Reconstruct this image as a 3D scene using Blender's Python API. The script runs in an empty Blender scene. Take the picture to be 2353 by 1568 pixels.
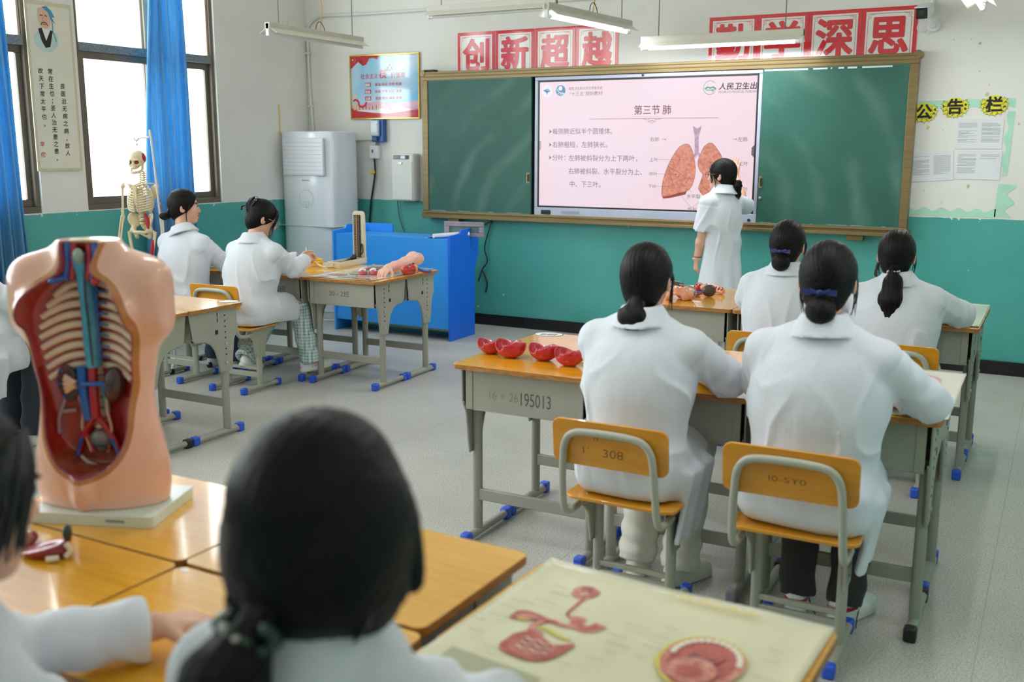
import bpy, math, random
import numpy as np
from mathutils import Vector, Matrix
from mathutils.geometry import tessellate_polygon

SC = bpy.context.scene
COL = SC.collection
PI = math.pi
R = math.radians

# ------------------------------------------------------------------ camera, world, exposure
cd = bpy.data.cameras.new('camera')
cam = bpy.data.objects.new('camera', cd)
COL.objects.link(cam)
SC.camera = cam
cd.sensor_width = 36.0
cd.lens = 2309.6 / 2353 * 36
cd.clip_start = 0.05
_yaw, _pit, _rol = -0.49990, 0.18884, 0.0028
_fw = Vector((math.sin(_yaw) * math.cos(_pit), math.cos(_yaw) * math.cos(_pit), -math.sin(_pit)))
_rt = Vector((math.cos(_yaw), -math.sin(_yaw), 0))
_up = _rt.cross(_fw)
_r2 = math.cos(_rol) * _rt + math.sin(_rol) * _up
_u2 = -math.sin(_rol) * _rt + math.cos(_rol) * _up
cam.matrix_world = Matrix(((_r2.x, _u2.x, -_fw.x, 0), (_r2.y, _u2.y, -_fw.y, 0), (_r2.z, _u2.z, -_fw.z, 1.5942), (0, 0, 0, 1)))
cd.dof.use_dof = True
cd.dof.focus_distance = 5.6
cd.dof.aperture_fstop = 3.0

SC.view_settings.view_transform = 'Standard'
SC.view_settings.look = 'None'
SC.view_settings.gamma = 1.0
SC.view_settings.use_curve_mapping = False
SC.view_settings.exposure = 0.56
SC.cycles.use_denoising = True
SC.cycles.use_adaptive_sampling = True
SC.cycles.adaptive_threshold = 0.03
SC.cycles.max_bounces = 8
SC.cycles.diffuse_bounces = 5
SC.cycles.transparent_max_bounces = 12
SC.cycles.sample_clamp_indirect = 8.0
SC.cycles.caustics_reflective = False
SC.cycles.caustics_refractive = False

WORLD = bpy.data.worlds.new('overcast_sky')
SC.world = WORLD
WORLD.use_nodes = True
_bg = WORLD.node_tree.nodes['Background']
_bg.inputs[0].default_value = (0.93, 0.97, 1.0, 1)
_bg.inputs[1].default_value = 6.0

XL, XR, YF, YB, ZC = -6.607, 0.95, 7.92, -1.6, 4.0      # room
WIN_L = [(5.28, 6.70), (3.25, 4.885), (1.15, 2.85), (-0.95, 0.75)]
WIN_R = [(2.8, 3.2)]
ZW0, ZW1 = 1.12, 3.76


def area(name, loc, rot, sx, sy, power, color=(1, 1, 1), portal=False):
    l = bpy.data.lights.new(name, 'AREA')
    l.shape = 'RECTANGLE'; l.size = sx; l.size_y = sy; l.energy = power; l.color = color
    if portal: l.cycles.is_portal = True
    o = bpy.data.objects.new(name, l); COL.objects.link(o)
    o.location = loc; o.rotation_euler = rot
    return o

for _a, _b in WIN_L:      # daylight coming in through the window openings
    area('window_portal', (XL - 0.12, (_a + _b) / 2, (ZW0 + ZW1) / 2), (0, -PI / 2, 0), ZW1 - ZW0, _b - _a, 1, portal=True)
for _a, _b in WIN_R:
    area('window_portal', (XR + 0.12, (_a + _b) / 2, (ZW0 + ZW1) / 2), (0, PI / 2, 0), ZW1 - ZW0, _b - _a, 1, portal=True)

# ------------------------------------------------------------------ helpers
def lin(c):
    def f(v):
        v = v / 255.0
        return v / 12.92 if v <= 0.04045 else ((v + 0.055) / 1.055) ** 2.4
    return (f(c[0]), f(c[1]), f(c[2]), 1.0)

MATS = {}
class NT:
    def __init__(s, m):
        s.t = m.node_tree; s.n = s.t.nodes; s.l = s.t.links
    def add(s, typ, **kw):
        n = s.n.new(typ)
        for k, v in kw.items(): setattr(n, k, v)
        return n
    def noise(s, scale, detail=3, vec=None, rough=.5):
        n = s.add('ShaderNodeTexNoise'); n.inputs['Scale'].default_value = scale
        n.inputs['Detail'].default_value = detail; n.inputs['Roughness'].default_value = rough
        if vec is not None: s.l.new(vec, n.inputs['Vector'])
        return n.outputs['Fac']
    def ramp(s, fac, pts):
        n = s.add('ShaderNodeValToRGB'); e = n.color_ramp.elements
        while len(e) < len(pts): e.new(0.5)
        for i, (p, c) in enumerate(pts): e[i].position = p; e[i].color = c
        s.l.new(fac, n.inputs[0]); return n.outputs[0]
    def math(s, op, a, b=None, clamp=False):
        n = s.add('ShaderNodeMath', operation=op, use_clamp=clamp)
        for i, v in enumerate((a, b)):
            if v is None: continue
            if isinstance(v, (int, float)): n.inputs[i].default_value = v
            else: s.l.new(v, n.inputs[i])
        return n.outputs[0]
    def mix(s, fac, a, b, blend='MIX'):
        n = s.add('ShaderNodeMix', data_type='RGBA', blend_type=blend)
        for i, v in ((0, fac), (6, a), (7, b)):
            if isinstance(v, (int, float)): n.inputs[i].default_value = v
            elif isinstance(v, tuple): n.inputs[i].default_value = v
            else: s.l.new(v, n.inputs[i])
        return n.outputs[2]

def newmat(name):
    m = bpy.data.materials.new(name); m.use_nodes = True
    return m, NT(m), m.node_tree.nodes['Principled BSDF']

def pm(name, rgb, rough=.5, metal=0, var=0, vs=8, bump=0, bs=60, coat=0, spec=.5, stretch=None, rgb2=None, emit=0, sub=0):
    """procedural principled material; var / rgb2 give a noise variation, bump a fine relief"""
    if name in MATS: return MATS[name]
    m, t, p = newmat(name)
    c = lin(rgb)
    p.inputs['Base Color'].default_value = c
    p.inputs['Roughness'].default_value = rough
    p.inputs['Metallic'].default_value = metal
    p.inputs['Specular IOR Level'].default_value = spec
    p.inputs['Coat Weight'].default_value = coat
    p.inputs['Coat Roughness'].default_value = .06
    if sub:
        p.inputs['Subsurface Weight'].default_value = sub
        p.inputs['Subsurface Radius'].default_value = (.02, .008, .004)
    tc = t.add('ShaderNodeTexCoord'); vec = tc.outputs['Object']
    if stretch:
        mp = t.add('ShaderNodeMapping'); mp.inputs['Scale'].default_value = stretch
        t.l.new(vec, mp.inputs[0]); vec = mp.outputs[0]
    if var or rgb2:
        n = t.noise(vs, 4, vec)
        c2 = lin(rgb2) if rgb2 else None
        a = c2 if c2 else tuple(v * (1 - var) for v in c[:3]) + (1,)
        b = c if c2 else tuple(min(1, v * (1 + var)) for v in c[:3]) + (1,)
        o = t.ramp(n, [(.35, a), (.65, b)])
        t.l.new(o, p.inputs['Base Color'])
    if bump:
        b = t.add('ShaderNodeBump'); b.inputs['Strength'].default_value = bump; b.inputs['Distance'].default_value = .004
        t.l.new(t.noise(bs, 3, vec), b.inputs['Height']); t.l.new(b.outputs[0], p.inputs['Normal'])
    if emit:
        p.inputs['Emission Color'].default_value = c; p.inputs['Emission Strength'].default_value = emit
        if var or rgb2: t.l.new(o, p.inputs['Emission Color'])
        p.inputs['Base Color'].default_value = (0.01, 0.01, 0.01, 1)
        for l in list(p.inputs['Base Color'].links): t.l.remove(l)
    MATS[name] = m
    return m

def fr(o, x, y):
    x = Vector(x).normalized(); y = Vector(y).normalized(); z = x.cross(y)
    return Matrix(((x.x, y.x, z.x, o[0]), (x.y, y.y, z.y, o[1]), (x.z, y.z, z.z, o[2]), (0, 0, 0, 1)))

def catmull(pts, k=6):
    P = [Vector(p) for p in pts]
    if len(P) < 3 or k <= 1: return P
    out = []
    for i in range(len(P) - 1):
        a, b, c, d = P[max(i - 1, 0)], P[i], P[i + 1], P[min(i + 2, len(P) - 1)]
        for j in range(k):
            t = j / k
            out.append(.5 * ((2 * b) + (c - a) * t + (2 * a - 5 * b + 4 * c - d) * t * t + (3 * b - a - 3 * c + d) * t ** 3))
    out.append(P[-1]); return out

_TXT = {}
def text_mesh(s, bold):
    key = (s, bold)
    if key not in _TXT:
        cu = bpy.data.curves.new('lettering', 'FONT'); cu.body = s; cu.offset = bold; cu.resolution_u = 3
        o = bpy.data.objects.new('lettering', cu)
        m = o.to_mesh()
        v = [tuple(x.co) for x in m.vertices]; f = [tuple(p.vertices) for p in m.polygons]
        o.to_mesh_clear(); bpy.data.objects.remove(o); bpy.data.curves.remove(cu)
        _TXT[key] = (v, f)
    return _TXT[key]

class MB:
    """collects shapes into ONE mesh; m is the material slot"""
    def __init__(s): s.v = []; s.f = []; s.m = []; s.sm = []
    def _add(s, vs, fs, m=0, smooth=True, M=None):
        b = len(s.v)
        s.v += [tuple(M @ Vector(v)) for v in vs] if M is not None else [tuple(v) for v in vs]
        s.f += [tuple(i + b for i in f) for f in fs]; s.m += [m] * len(fs); s.sm += [smooth] * len(fs)
        return s
    def box(s, x0, x1, y0, y1, z0, z1, m=0, M=None):
        vs = [(x, y, z) for z in (z0, z1) for y in (y0, y1) for x in (x0, x1)]
        return s._add(vs, [(0, 2, 3, 1), (4, 5, 7, 6), (0, 1, 5, 4), (2, 6, 7, 3), (0, 4, 6, 2), (1, 3, 7, 5)], m, False, M)
    def tube(s, pts, r, n=10, m=0, k=1, rs=None, caps=True, flat=1.0):
        P = catmull(pts, k); L = len(P)
        if rs is not None:
            rr = np.interp(np.linspace(0, 1, L), np.linspace(0, 1, len(rs)), rs)
        else: rr = [r] * L
        t0 = (P[1] - P[0]).normalized()
        u = t0.orthogonal().normalized(); vs = []; fs = []
        for i in range(L):
            t = (P[min(i + 1, L - 1)] - P[max(i - 1, 0)]).normalized()
            u = (u - t * u.dot(t)).normalized(); w = t.cross(u)
            for j in range(n):
                a = 2 * PI * j / n
                vs.append(tuple(P[i] + u * (math.cos(a) * rr[i]) + w * (math.sin(a) * rr[i] * flat)))
        for i in range(L - 1):
            for j in range(n):
                a, b = i * n + j, i * n + (j + 1) % n
                fs.append((a, b, b + n, a + n))
        if caps: fs += [tuple(range(n - 1, -1, -1)), tuple(range((L - 1) * n, L * n))]
        return s._add(vs, fs, m)
    def cyl(s, a, b, r, r2=None, n=16, m=0):
        return s.tube([a, b], r, n, m, 1, [r, r if r2 is None else r2])
    def lathe(s, prof, n=20, m=0, M=None):
        vs = []; fs = []; L = len(prof)
        for r, z in prof:
            for j in range(n):
                a = 2 * PI * j / n; vs.append((r * math.cos(a), r * math.sin(a), z))
        for i in range(L - 1):
            for j in range(n):
                a, b = i * n + j, i * n + (j + 1) % n
                fs.append((a, b, b + n, a + n))
        fs += [tuple(range(n - 1, -1, -1)), tuple(range((L - 1) * n, L * n))]
        return s._add(vs, fs, m, True, M)
    def ball(s, c, r, n=12, m=0, M=None):
        if not hasattr(r, '__len__'): r = (r, r, r)
        vs = []; fs = []; k = n // 2 + 1
        for i in range(k + 1):
            th = PI * i / k
            for j in range(n):
                a = 2 * PI * j / n
                vs.append((c[0] + r[0] * math.sin(th) * math.cos(a), c[1] + r[1] * math.sin(th) * math.sin(a), c[2] - r[2] * math.cos(th)))
        for i in range(k):
            for j in range(n):
                a, b = i * n + j, i * n + (j + 1) % n
                fs.append((a, b, b + n, a + n))
        return s._add(vs, fs, m, True, M)
    def prism(s, poly, h, m=0, M=None, z=0.0, msides=None):
        n = len(poly)
        tri = tessellate_polygon([[Vector((p[0], p[1], 0)) for p in poly]])
        ar = sum(poly[i][0] * poly[(i + 1) % n][1] - poly[(i + 1) % n][0] * poly[i][1] for i in range(n))
        vs = [(p[0], p[1], z) for p in poly] + [(p[0], p[1], z + h) for p in poly]
        fs = []
        for t in tri:
            a, b, c = [poly[i] for i in t]
            up = (b[0] - a[0]) * (c[1] - a[1]) - (b[1] - a[1]) * (c[0] - a[0]) > 0
            t2 = tuple(t) if up else tuple(reversed(t))
            fs.append(tuple(i + n for i in t2)); fs.append(tuple(reversed(t2)))
        s._add(vs, fs, m, False, M)
        b = len(s.v) - 2 * n
        for i in range(n):
            j = (i + 1) % n
            q = (b + i, b + j, b + n + j, b + n + i)
            s.f.append(q if ar > 0 else tuple(reversed(q))); s.m.append(m if msides is None else msides); s.sm.append(False)
        return s
    def flat(s, poly, m=0, M=None, z=0.0):
        tri = tessellate_polygon([[Vector((p[0], p[1], 0)) for p in poly]])
        fs = []
        for t in tri:
            a, b, c = [poly[i] for i in t]
            up = (b[0] - a[0]) * (c[1] - a[1]) - (b[1] - a[1]) * (c[0] - a[0]) > 0
            fs.append(tuple(t) if up else tuple(reversed(t)))
        return s._add([(p[0], p[1], z) for p in poly], fs, m, False, M)
    def line(s, pts, w, m=0, M=None, z=0.0, k=1):
        P = catmull([(p[0], p[1], 0) for p in pts], k); vs = []; fs = []
        for i, p in enumerate(P):
            t = (P[min(i + 1, len(P) - 1)] - P[max(i - 1, 0)]).normalized(); nrm = Vector((-t.y, t.x, 0))
            vs += [tuple(p - nrm * w / 2 + Vector((0, 0, z))), tuple(p + nrm * w / 2 + Vector((0, 0, z)))]
        for i in range(len(P) - 1): fs.append((2 * i, 2 * i + 2, 2 * i + 3, 2 * i + 1))
        return s._add(vs, fs, m, False, M)
    def text(s, body, M, size, m=0, bold=0.0, z=0.0, width=None, align='L', shear=0.0, sy=1.0):
        v, f = text_mesh(body, 0.0)
        if not v: return s
        x0 = min(p[0] for p in v); x1 = max(p[0] for p in v)
        sx = size if width is None else width / max(x1 - x0, 1e-6)
        off = {'L': x0, 'C': (x0 + x1) / 2, 'R': x1}[align]
        sh = [(0, 0)] if bold <= 0 else [(0, 0)] + [(bold * math.cos(a), bold * math.sin(a)) for a in (0, PI / 2, PI, 1.5 * PI)]
        if bold > .025: sh = [(0, 0)] + [(bold * q * math.cos(a * PI / 8), bold * q * math.sin(a * PI / 8)) for q in (.5, 1) for a in range(16)]
        for i, (bx, by) in enumerate(sh):       # heavier weight: the same glyphs laid over each other
            s._add([((p[0] + bx - off + shear * p[1]) * sx, (p[1] + by) * size * sy, z + i * 4e-5) for p in v], f, m, False, M)
        return s
    def grid(s, fn, nu, nv, m=0, smooth=True):
        vs = [fn(i / nu, j / nv) for j in range(nv + 1) for i in range(nu + 1)]
        fs = [(j * (nu + 1) + i, j * (nu + 1) + i + 1, (j + 1) * (nu + 1) + i + 1, (j + 1) * (nu + 1) + i) for j in range(nv) for i in range(nu)]
        return s._add(vs, fs, m, smooth)
    def build(s, name, mats, parent=None, bevel=0, angle=40, solid=0):
        me = bpy.data.meshes.new(name)
        me.from_pydata(s.v, [], s.f)
        if not isinstance(mats, (list, tuple)): mats = [mats]
        for mt in mats: me.materials.append(mt)
        me.polygons.foreach_set('material_index', s.m)
        me.polygons.foreach_set('use_smooth', [True] * len(s.f))
        me.update()
        me.set_sharp_from_angle(angle=R(angle))
        o = bpy.data.objects.new(name, me); COL.objects.link(o)
        if parent: o.parent = parent
        if solid:
            md = o.modifiers.new('thickness', 'SOLIDIFY'); md.thickness = solid; md.offset = 0
        if bevel:
            md = o.modifiers.new('bevel', 'BEVEL'); md.width = bevel; md.segments = 2; md.limit_method = 'ANGLE'; md.angle_limit = R(40)
            md.harden_normals = False
        return o

def tag(o, label=None, cat=None, group=None, kind=None):
    if label: o['label'] = label
    if cat: o['category'] = cat
    if group: o['group'] = group
    if kind: o['kind'] = kind
    return o

def thing(name, label, cat, loc=(0, 0, 0), rz=0.0, group=None):
    o = bpy.data.objects.new(name, None); COL.objects.link(o)
    o.empty_display_size = .05
    o.location = loc; o.rotation_euler = (0, 0, rz)
    return tag(o, label, cat, group)

def dup(o, loc=None, rz=None, label=None, group=None, parent=None):
    c = o.copy(); COL.objects.link(c); c.parent = parent
    for ch in list(o.children): dup(ch, parent=c)
    if loc is not None: c.location = loc
    if rz is not None: c.rotation_euler = (0, 0, rz)
    if label: c['label'] = label
    if group: c['group'] = group
    return c

# ------------------------------------------------------------------ signed-distance modelling for organic shapes
f32 = np.float32
def V(*a): return np.array(a, f32)
def smin(a, b, k):
    h = np.clip(.5 + .5 * (b - a) / k, 0, 1)
    return b + (a - b) * h - k * h * (1 - h)
def smax(a, b, k): return -smin(-a, -b, k)
def ell(P, c, r, Rm=None):
    q = P - np.asarray(c, f32)
    if Rm is not None: q = q @ np.asarray(Rm, f32)      # columns of Rm = local axes
    r = np.asarray(r, f32)
    k0 = np.sqrt(((q / r) ** 2).sum(1)) + 1e-9; k1 = np.sqrt(((q / (r * r)) ** 2).sum(1)) + 1e-9
    return k0 * (k0 - 1) / k1
def cap(P, a, b, ra, rb=None):
    a = np.asarray(a, f32); b = np.asarray(b, f32); rb = ra if rb is None else rb
    d = b - a; t = np.clip(((P - a) @ d) / max(float(d @ d), 1e-9), 0, 1)
    return np.sqrt(((P - a - t[:, None] * d) ** 2).sum(1)) - (ra + (rb - ra) * t)
def chain(P, pts, rs, k=.01):
    d = None
    for i in range(len(pts) - 1):
        e = cap(P, pts[i], pts[i + 1], rs[i], rs[i + 1])
        d = e if d is None else smin(d, e, k)
    return d
def rbox(P, c, h, r=.0, Rm=None):
    q = P - np.asarray(c, f32)
    if Rm is not None: q = q @ np.asarray(Rm, f32)
    q = np.abs(q) - (np.asarray(h, f32) - r)
    return np.sqrt((np.maximum(q, 0) ** 2).sum(1)) + np.minimum(q.max(1), 0) - r
def wob(P, sc, seed=0, n=5):
    g = np.random.default_rng(seed); s = 0
    sc = np.asarray(sc, f32)
    for i in range(n):
        k = g.normal(size=3).astype(f32); k /= np.linalg.norm(k) + 1e-6; k *= g.uniform(.7, 1.5)
        s = s + np.sin((P * sc) @ k + f32(g.uniform(0, 6.28)))
    return s / math.sqrt(n) / 1.2
def rotm(rz=0, rx=0, ry=0):
    return np.array((Matrix.Rotation(rz, 3, 'Z') @ Matrix.Rotation(rx, 3, 'X') @ Matrix.Rotation(ry, 3, 'Y')), f32)
def axes(y, up=(0, 0, 1)):
    """3x3 with columns x, y, z where y points along the given direction"""
    y = Vector(y).normalized(); x = y.cross(Vector(up))
    if x.length < 1e-4: x = Vector((1, 0, 0))
    x.normalize(); z = x.cross(y)
    return np.array(((x.x, y.x, z.x), (x.y, y.y, z.y), (x.z, y.z, z.z)), f32)

def sdf_geo(fn, lo, hi, h):
    K = 4
    lo = np.asarray(lo, f32) - h * 2; hi = np.asarray(hi, f32) + h * 2
    nb = np.maximum(1, np.ceil((hi - lo) / (K * h)).astype(int))
    bc = np.stack(np.meshgrid(*[lo[i] + (np.arange(nb[i]) + .5) * K * h - h / 2 for i in range(3)], indexing='ij'), -1).reshape(-1, 3).astype(f32)
    cdist = fn(bc).reshape(nb)
    act = np.abs(cdist) < 6.2 * h + .012
    D = np.repeat(np.repeat(np.repeat(cdist, K, 0), K, 1), K, 2).astype(f32)
    mk = np.repeat(np.repeat(np.repeat(act, K, 0), K, 1), K, 2)
    ii = np.argwhere(mk)
    pts = (lo + ii * h).astype(f32)
    vals = np.empty(len(pts), f32)
    CH = 400000
    for s in range(0, len(pts), CH): vals[s:s + CH] = fn(pts[s:s + CH])
    D[mk] = vals
    for ax in range(3):                     # close the border
        sl = [slice(None)] * 3
        for e in (0, -1):
            sl[ax] = e; D[tuple(sl)] = np.maximum(D[tuple(sl)], h)
    ins = D < 0
    n = np.array(D.shape) - 1
    cnt = np.zeros(n, np.int8)
    cr = [(a, b, c) for a in (0, 1) for b in (0, 1) for c in (0, 1)]
    for a, b, c in cr: cnt += ins[a:a + n[0], b:b + n[1], c:c + n[2]]
    cells = np.argwhere((cnt > 0) & (cnt < 8))
    cv = np.stack([D[cells[:, 0] + a, cells[:, 1] + b, cells[:, 2] + c] for a, b, c in cr], 0)
    acc = np.zeros((len(cells), 3)); num = np.zeros(len(cells))
    for i in range(8):
        for j in range(i + 1, 8):
            df = [cr[j][k] - cr[i][k] for k in range(3)]
            if sum(abs(x) for x in df) != 1: continue
            a, b = cv[i], cv[j]; mkk = (a < 0) != (b < 0)
            t = a[mkk] / (a[mkk] - b[mkk])
            acc[mkk] += np.array(cr[i]) + t[:, None] * np.array(df); num[mkk] += 1
    verts = lo + (cells + acc / num[:, None]) * h
    idx = -np.ones(n, np.int64); idx[tuple(cells.T)] = np.arange(len(cells))
    quads = []
    for ax in range(3):
        u, w = (ax + 1) % 3, (ax + 2) % 3
        s0 = [slice(None)] * 3; s1 = [slice(None)] * 3
        s0[ax] = slice(0, -1); s1[ax] = slice(1, None)
        A, B = ins[tuple(s0)], ins[tuple(s1)]
        e = np.argwhere(A != B)
        e = e[(e[:, u] > 0) & (e[:, w] > 0) & (e[:, u] < n[u]) & (e[:, w] < n[w])]
        flip = A[tuple(e.T)]
        def cell(du, dw):
            q = e.copy(); q[:, u] += du; q[:, w] += dw
            return idx[tuple(q.T)]
        a, b, c, d = cell(-1, -1), cell(0, -1), cell(0, 0), cell(-1, 0)
        q = np.stack([a, b, c, d], 1)
        q[~flip] = q[~flip][:, ::-1]
        quads.append(q)
    return verts.astype(f32), np.concatenate(quads)

def sdf_obj(name, fn, lo, hi, h, mats, parent=None, matfn=None, attr=None, smooth=1):
    v, q = sdf_geo(fn, lo, hi, h)
    me = bpy.data.meshes.new(name)
    me.vertices.add(len(v)); me.vertices.foreach_set('co', v.ravel())
    me.loops.add(q.size); me.loops.foreach_set('vertex_index', q.ravel().astype(np.int32))
    me.polygons.add(len(q)); me.polygons.foreach_set('loop_start', np.arange(0, q.size, 4, dtype=np.int32))
    if not isinstance(mats, (list, tuple)): mats = [mats]
    for mt in mats: me.materials.append(mt)
    me.polygons.foreach_set('use_smooth', np.ones(len(q), bool))
    if matfn is not None:
        c = v[q].mean(1)
        me.polygons.foreach_set('material_index', matfn(c).astype(np.int32))
    me.update(calc_edges=True); me.validate()
    if attr is not None:
        a = me.attributes.new('hv', 'FLOAT_VECTOR', 'POINT')
        a.data.foreach_set('vector', attr(v).astype(f32).ravel())
    o = bpy.data.objects.new(name, me); COL.objects.link(o)
    if parent: o.parent = parent
    if smooth:
        md = o.modifiers.new('smooth', 'SMOOTH'); md.factor = .5; md.iterations = smooth
    return o
# ------------------------------------------------------------------ room shell
ZT = 1.114          # top of the teal paint
def wall_mat():
    m, t, p = newmat('painted_wall')
    tc = t.add('ShaderNodeTexCoord'); ob = tc.outputs['Object']
    sp = t.add('ShaderNodeSeparateXYZ'); t.l.new(ob, sp.inputs[0])
    wob_ = t.math('MULTIPLY', t.math('SUBTRACT', t.noise(9, 3, ob), .5), .012)
    zz = t.math('ADD', sp.outputs[2], wob_)
    low = t.math('LESS_THAN', zz, ZT)
    # white plaster with faint smudges, glue stains and hairline dirt
    base = t.ramp(t.noise(1.6, 5, ob), [(.3, lin((226, 224, 217))), (.7, lin((236, 235, 230)))])
    sm = t.ramp(t.noise(5.5, 6, ob, .65), [(.66, (0, 0, 0, 1)), (.76, (1, 1, 1, 1))])
    base = t.mix(t.math('MULTIPLY', sm, .35), base, lin((196, 190, 172)))
    mp = t.add('ShaderNodeMapping'); mp.inputs['Scale'].default_value = (7, 7, 3.2); t.l.new(ob, mp.inputs[0])
    st = t.ramp(t.noise(1.3, 2, mp.outputs[0]), [(.735, (0, 0, 0, 1)), (.75, (1, 1, 1, 1))])
    base = t.mix(t.math('MULTIPLY', st, .55), base, lin((206, 190, 140)))
    # teal oil paint with chipped specks
    teal = t.ramp(t.noise(2.2, 4, ob), [(.3, lin((74, 162, 154))), (.7, lin((88, 174, 166)))])
    vo = t.add('ShaderNodeTexVoronoi'); vo.inputs['Scale'].default_value = 7.5; vo.inputs['Randomness'].default_value = 1
    mp2 = t.add('ShaderNodeMapping'); mp2.inputs['Scale'].default_value = (1, 1, 1.6); t.l.new(ob, mp2.inputs[0]); t.l.new(mp2.outputs[0], vo.inputs['Vector'])
    rnd = t.add('ShaderNodeSeparateColor'); t.l.new(vo.outputs['Color'], rnd.inputs[0])
    size = t.math('MULTIPLY', t.math('SUBTRACT', rnd.outputs[0], .50, True), .19)
    chip = t.math('LESS_THAN', vo.outputs['Distance'], size)
    teal = t.mix(chip, teal, lin((214, 224, 216)))
    edge = t.math('MULTIPLY', t.math('GREATER_THAN', zz, ZT - .022), t.math('GREATER_THAN', t.noise(14, 3, ob), .66))
    teal = t.mix(edge, teal, lin((222, 224, 218)))
    t.l.new(t.mix(low, base, teal), p.inputs['Base Color'])
    t.l.new(t.math('SUBTRACT', .75, t.math('MULTIPLY', low, .42)), p.inputs['Roughness'])
    b = t.add('ShaderNodeBump'); b.inputs['Strength'].default_value = .12; b.inputs['Distance'].default_value = .01
    t.l.new(t.noise(13, 5, ob), b.inputs['Height']); t.l.new(b.outputs[0], p.inputs['Normal'])
    return m
WALL = wall_mat()

def floor_mat():
    m, t, p = newmat('floor_sheet')
    tc = t.add('ShaderNodeTexCoord'); ob = tc.outputs['Object']
    sp = t.add('ShaderNodeSeparateXYZ'); t.l.new(ob, sp.inputs[0])
    c = t.ramp(t.noise(1.2, 6, ob, .6), [(.3, lin((190, 188, 178))), (.7, lin((206, 205, 197)))])
    speck = t.ramp(t.noise(160, 2, ob), [(.40, lin((150, 148, 138))), (.52, (1, 1, 1, 1))])
    c = t.mix(.55, c, speck, 'MULTIPLY')
    dirt = t.ramp(t.noise(2.7, 8, ob, .7), [(.55, (0, 0, 0, 1)), (.72, (1, 1, 1, 1))])
    c = t.mix(t.math('MULTIPLY', dirt, .22), c, lin((146, 140, 124)))
    blot = t.ramp(t.noise(23, 2, ob), [(.765, (0, 0, 0, 1)), (.79, (1, 1, 1, 1))])
    c = t.mix(t.math('MULTIPLY', blot, .5), c, lin((96, 92, 84)))
    for ax, per in ((0, 1.5), (1, 1.5)):      # welded seams between the sheets
        fr_ = t.math('FRACT', t.math('DIVIDE', t.math('ADD', sp.outputs[ax], 50.37), per))
        sm = t.math('LESS_THAN', t.math('ABSOLUTE', t.math('SUBTRACT', fr_, .5)), .0016)
        c = t.mix(t.math('MULTIPLY', sm, .35), c, lin((120, 116, 105)))
    t.l.new(c, p.inputs['Base Color'])
    t.l.new(t.ramp(t.noise(3, 4, ob), [(.3, (.30,) * 3 + (1,)), (.7, (.42,) * 3 + (1,))]), p.inputs['Roughness'])
    p.inputs['Specular IOR Level'].default_value = .4
    b = t.add('ShaderNodeBump'); b.inputs['Strength'].default_value = .03; b.inputs['Distance'].default_value = .003
    t.l.new(t.noise(45, 2, ob), b.inputs['Height']); t.l.new(b.outputs[0], p.inputs['Normal'])
    return m
FLOOR = floor_mat()
CEIL = pm('ceiling_paint', (228, 226, 220), .8, var=.03, vs=2)
FRAME = pm('window_frame_paint', (104, 94, 80), .4, var=.06, vs=6)
FRAMEB = pm('window_frame_pale', (206, 186, 158), .5, var=.05)
TILE = pm('black_skirting_tile', (22, 22, 24), .25, var=.2, vs=5)

def struct(o, kind='structure'):
    o['kind'] = kind; return o

struct(MB().box(XL - .3, XR + .3, YB - .3, YF + .3, -.12, 0).build('floor', FLOOR))
struct(MB().box(XL - .3, XR + .3, YB - .3, YF + .3, ZC, ZC + .15).build('ceiling', CEIL))
struct(MB().box(XL - .3, XR + .3, YF, YF + .25, 0, ZC).build('wall_front', WALL))
struct(MB().box(XL - .3, XR + .3, YB - .25, YB, 0, ZC).build('wall_back', WALL))
def side_wall(name, x0, x1, wins):
    b = MB(); y = YB
    for a, c in sorted(wins):
        b.box(x0, x1, y, a, 0, ZC); b.box(x0, x1, a, c, 0, ZW0); b.box(x0, x1, a, c, ZW1, ZC); y = c
    b.box(x0, x1, y, YF, 0, ZC)
    struct(b.build(name, WALL))
side_wall('wall_left', XL - .1, XL, WIN_L)
side_wall('wall_right', XR, XR + .1, WIN_R)
sk = MB()
x = XL
while x < XR:
    sk.box(x + .0015, min(x + .6, XR) - .0015, YF - .016, YF, 0, .1); x += .6
struct(sk.build('baseboard_front', TILE, bevel=.0015))
sk = MB(); y = YB
while y < YF - .02:
    sk.box(XL, XL + .016, y + .0015, min(y + .6, YF - .017) - .0015, 0, .1); y += .6
struct(sk.build('baseboard_left', TILE, bevel=.0015))

def glass_mat():
    m, t, p = newmat('window_glass')
    t.n.remove(p)
    tr = t.add('ShaderNodeBsdfTransparent'); tr.inputs[0].default_value = (.96, .98, .97, 1)
    gl = t.add('ShaderNodeBsdfGlossy'); gl.inputs['Roughness'].default_value = .02
    fz = t.add('ShaderNodeFresnel'); fz.inputs[0].default_value = 1.45
    mx = t.add('ShaderNodeMixShader'); ge = t.add('ShaderNodeNewGeometry')
    t.l.new(t.math('MULTIPLY', fz.outputs[0], t.math('SUBTRACT', 1.0, ge.outputs['Backfacing'])), mx.inputs[0]); t.l.new(tr.outputs[0], mx.inputs[1]); t.l.new(gl.outputs[0], mx.inputs[2])
    t.l.new(mx.outputs[0], t.n['Material Output'].inputs[0])
    return m
GLASS = glass_mat()
PRINT = pm('printed_tape', (140, 150, 160), .5, rgb2=(96, 104, 112), vs=14, stretch=(1, 5, 12))

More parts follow.
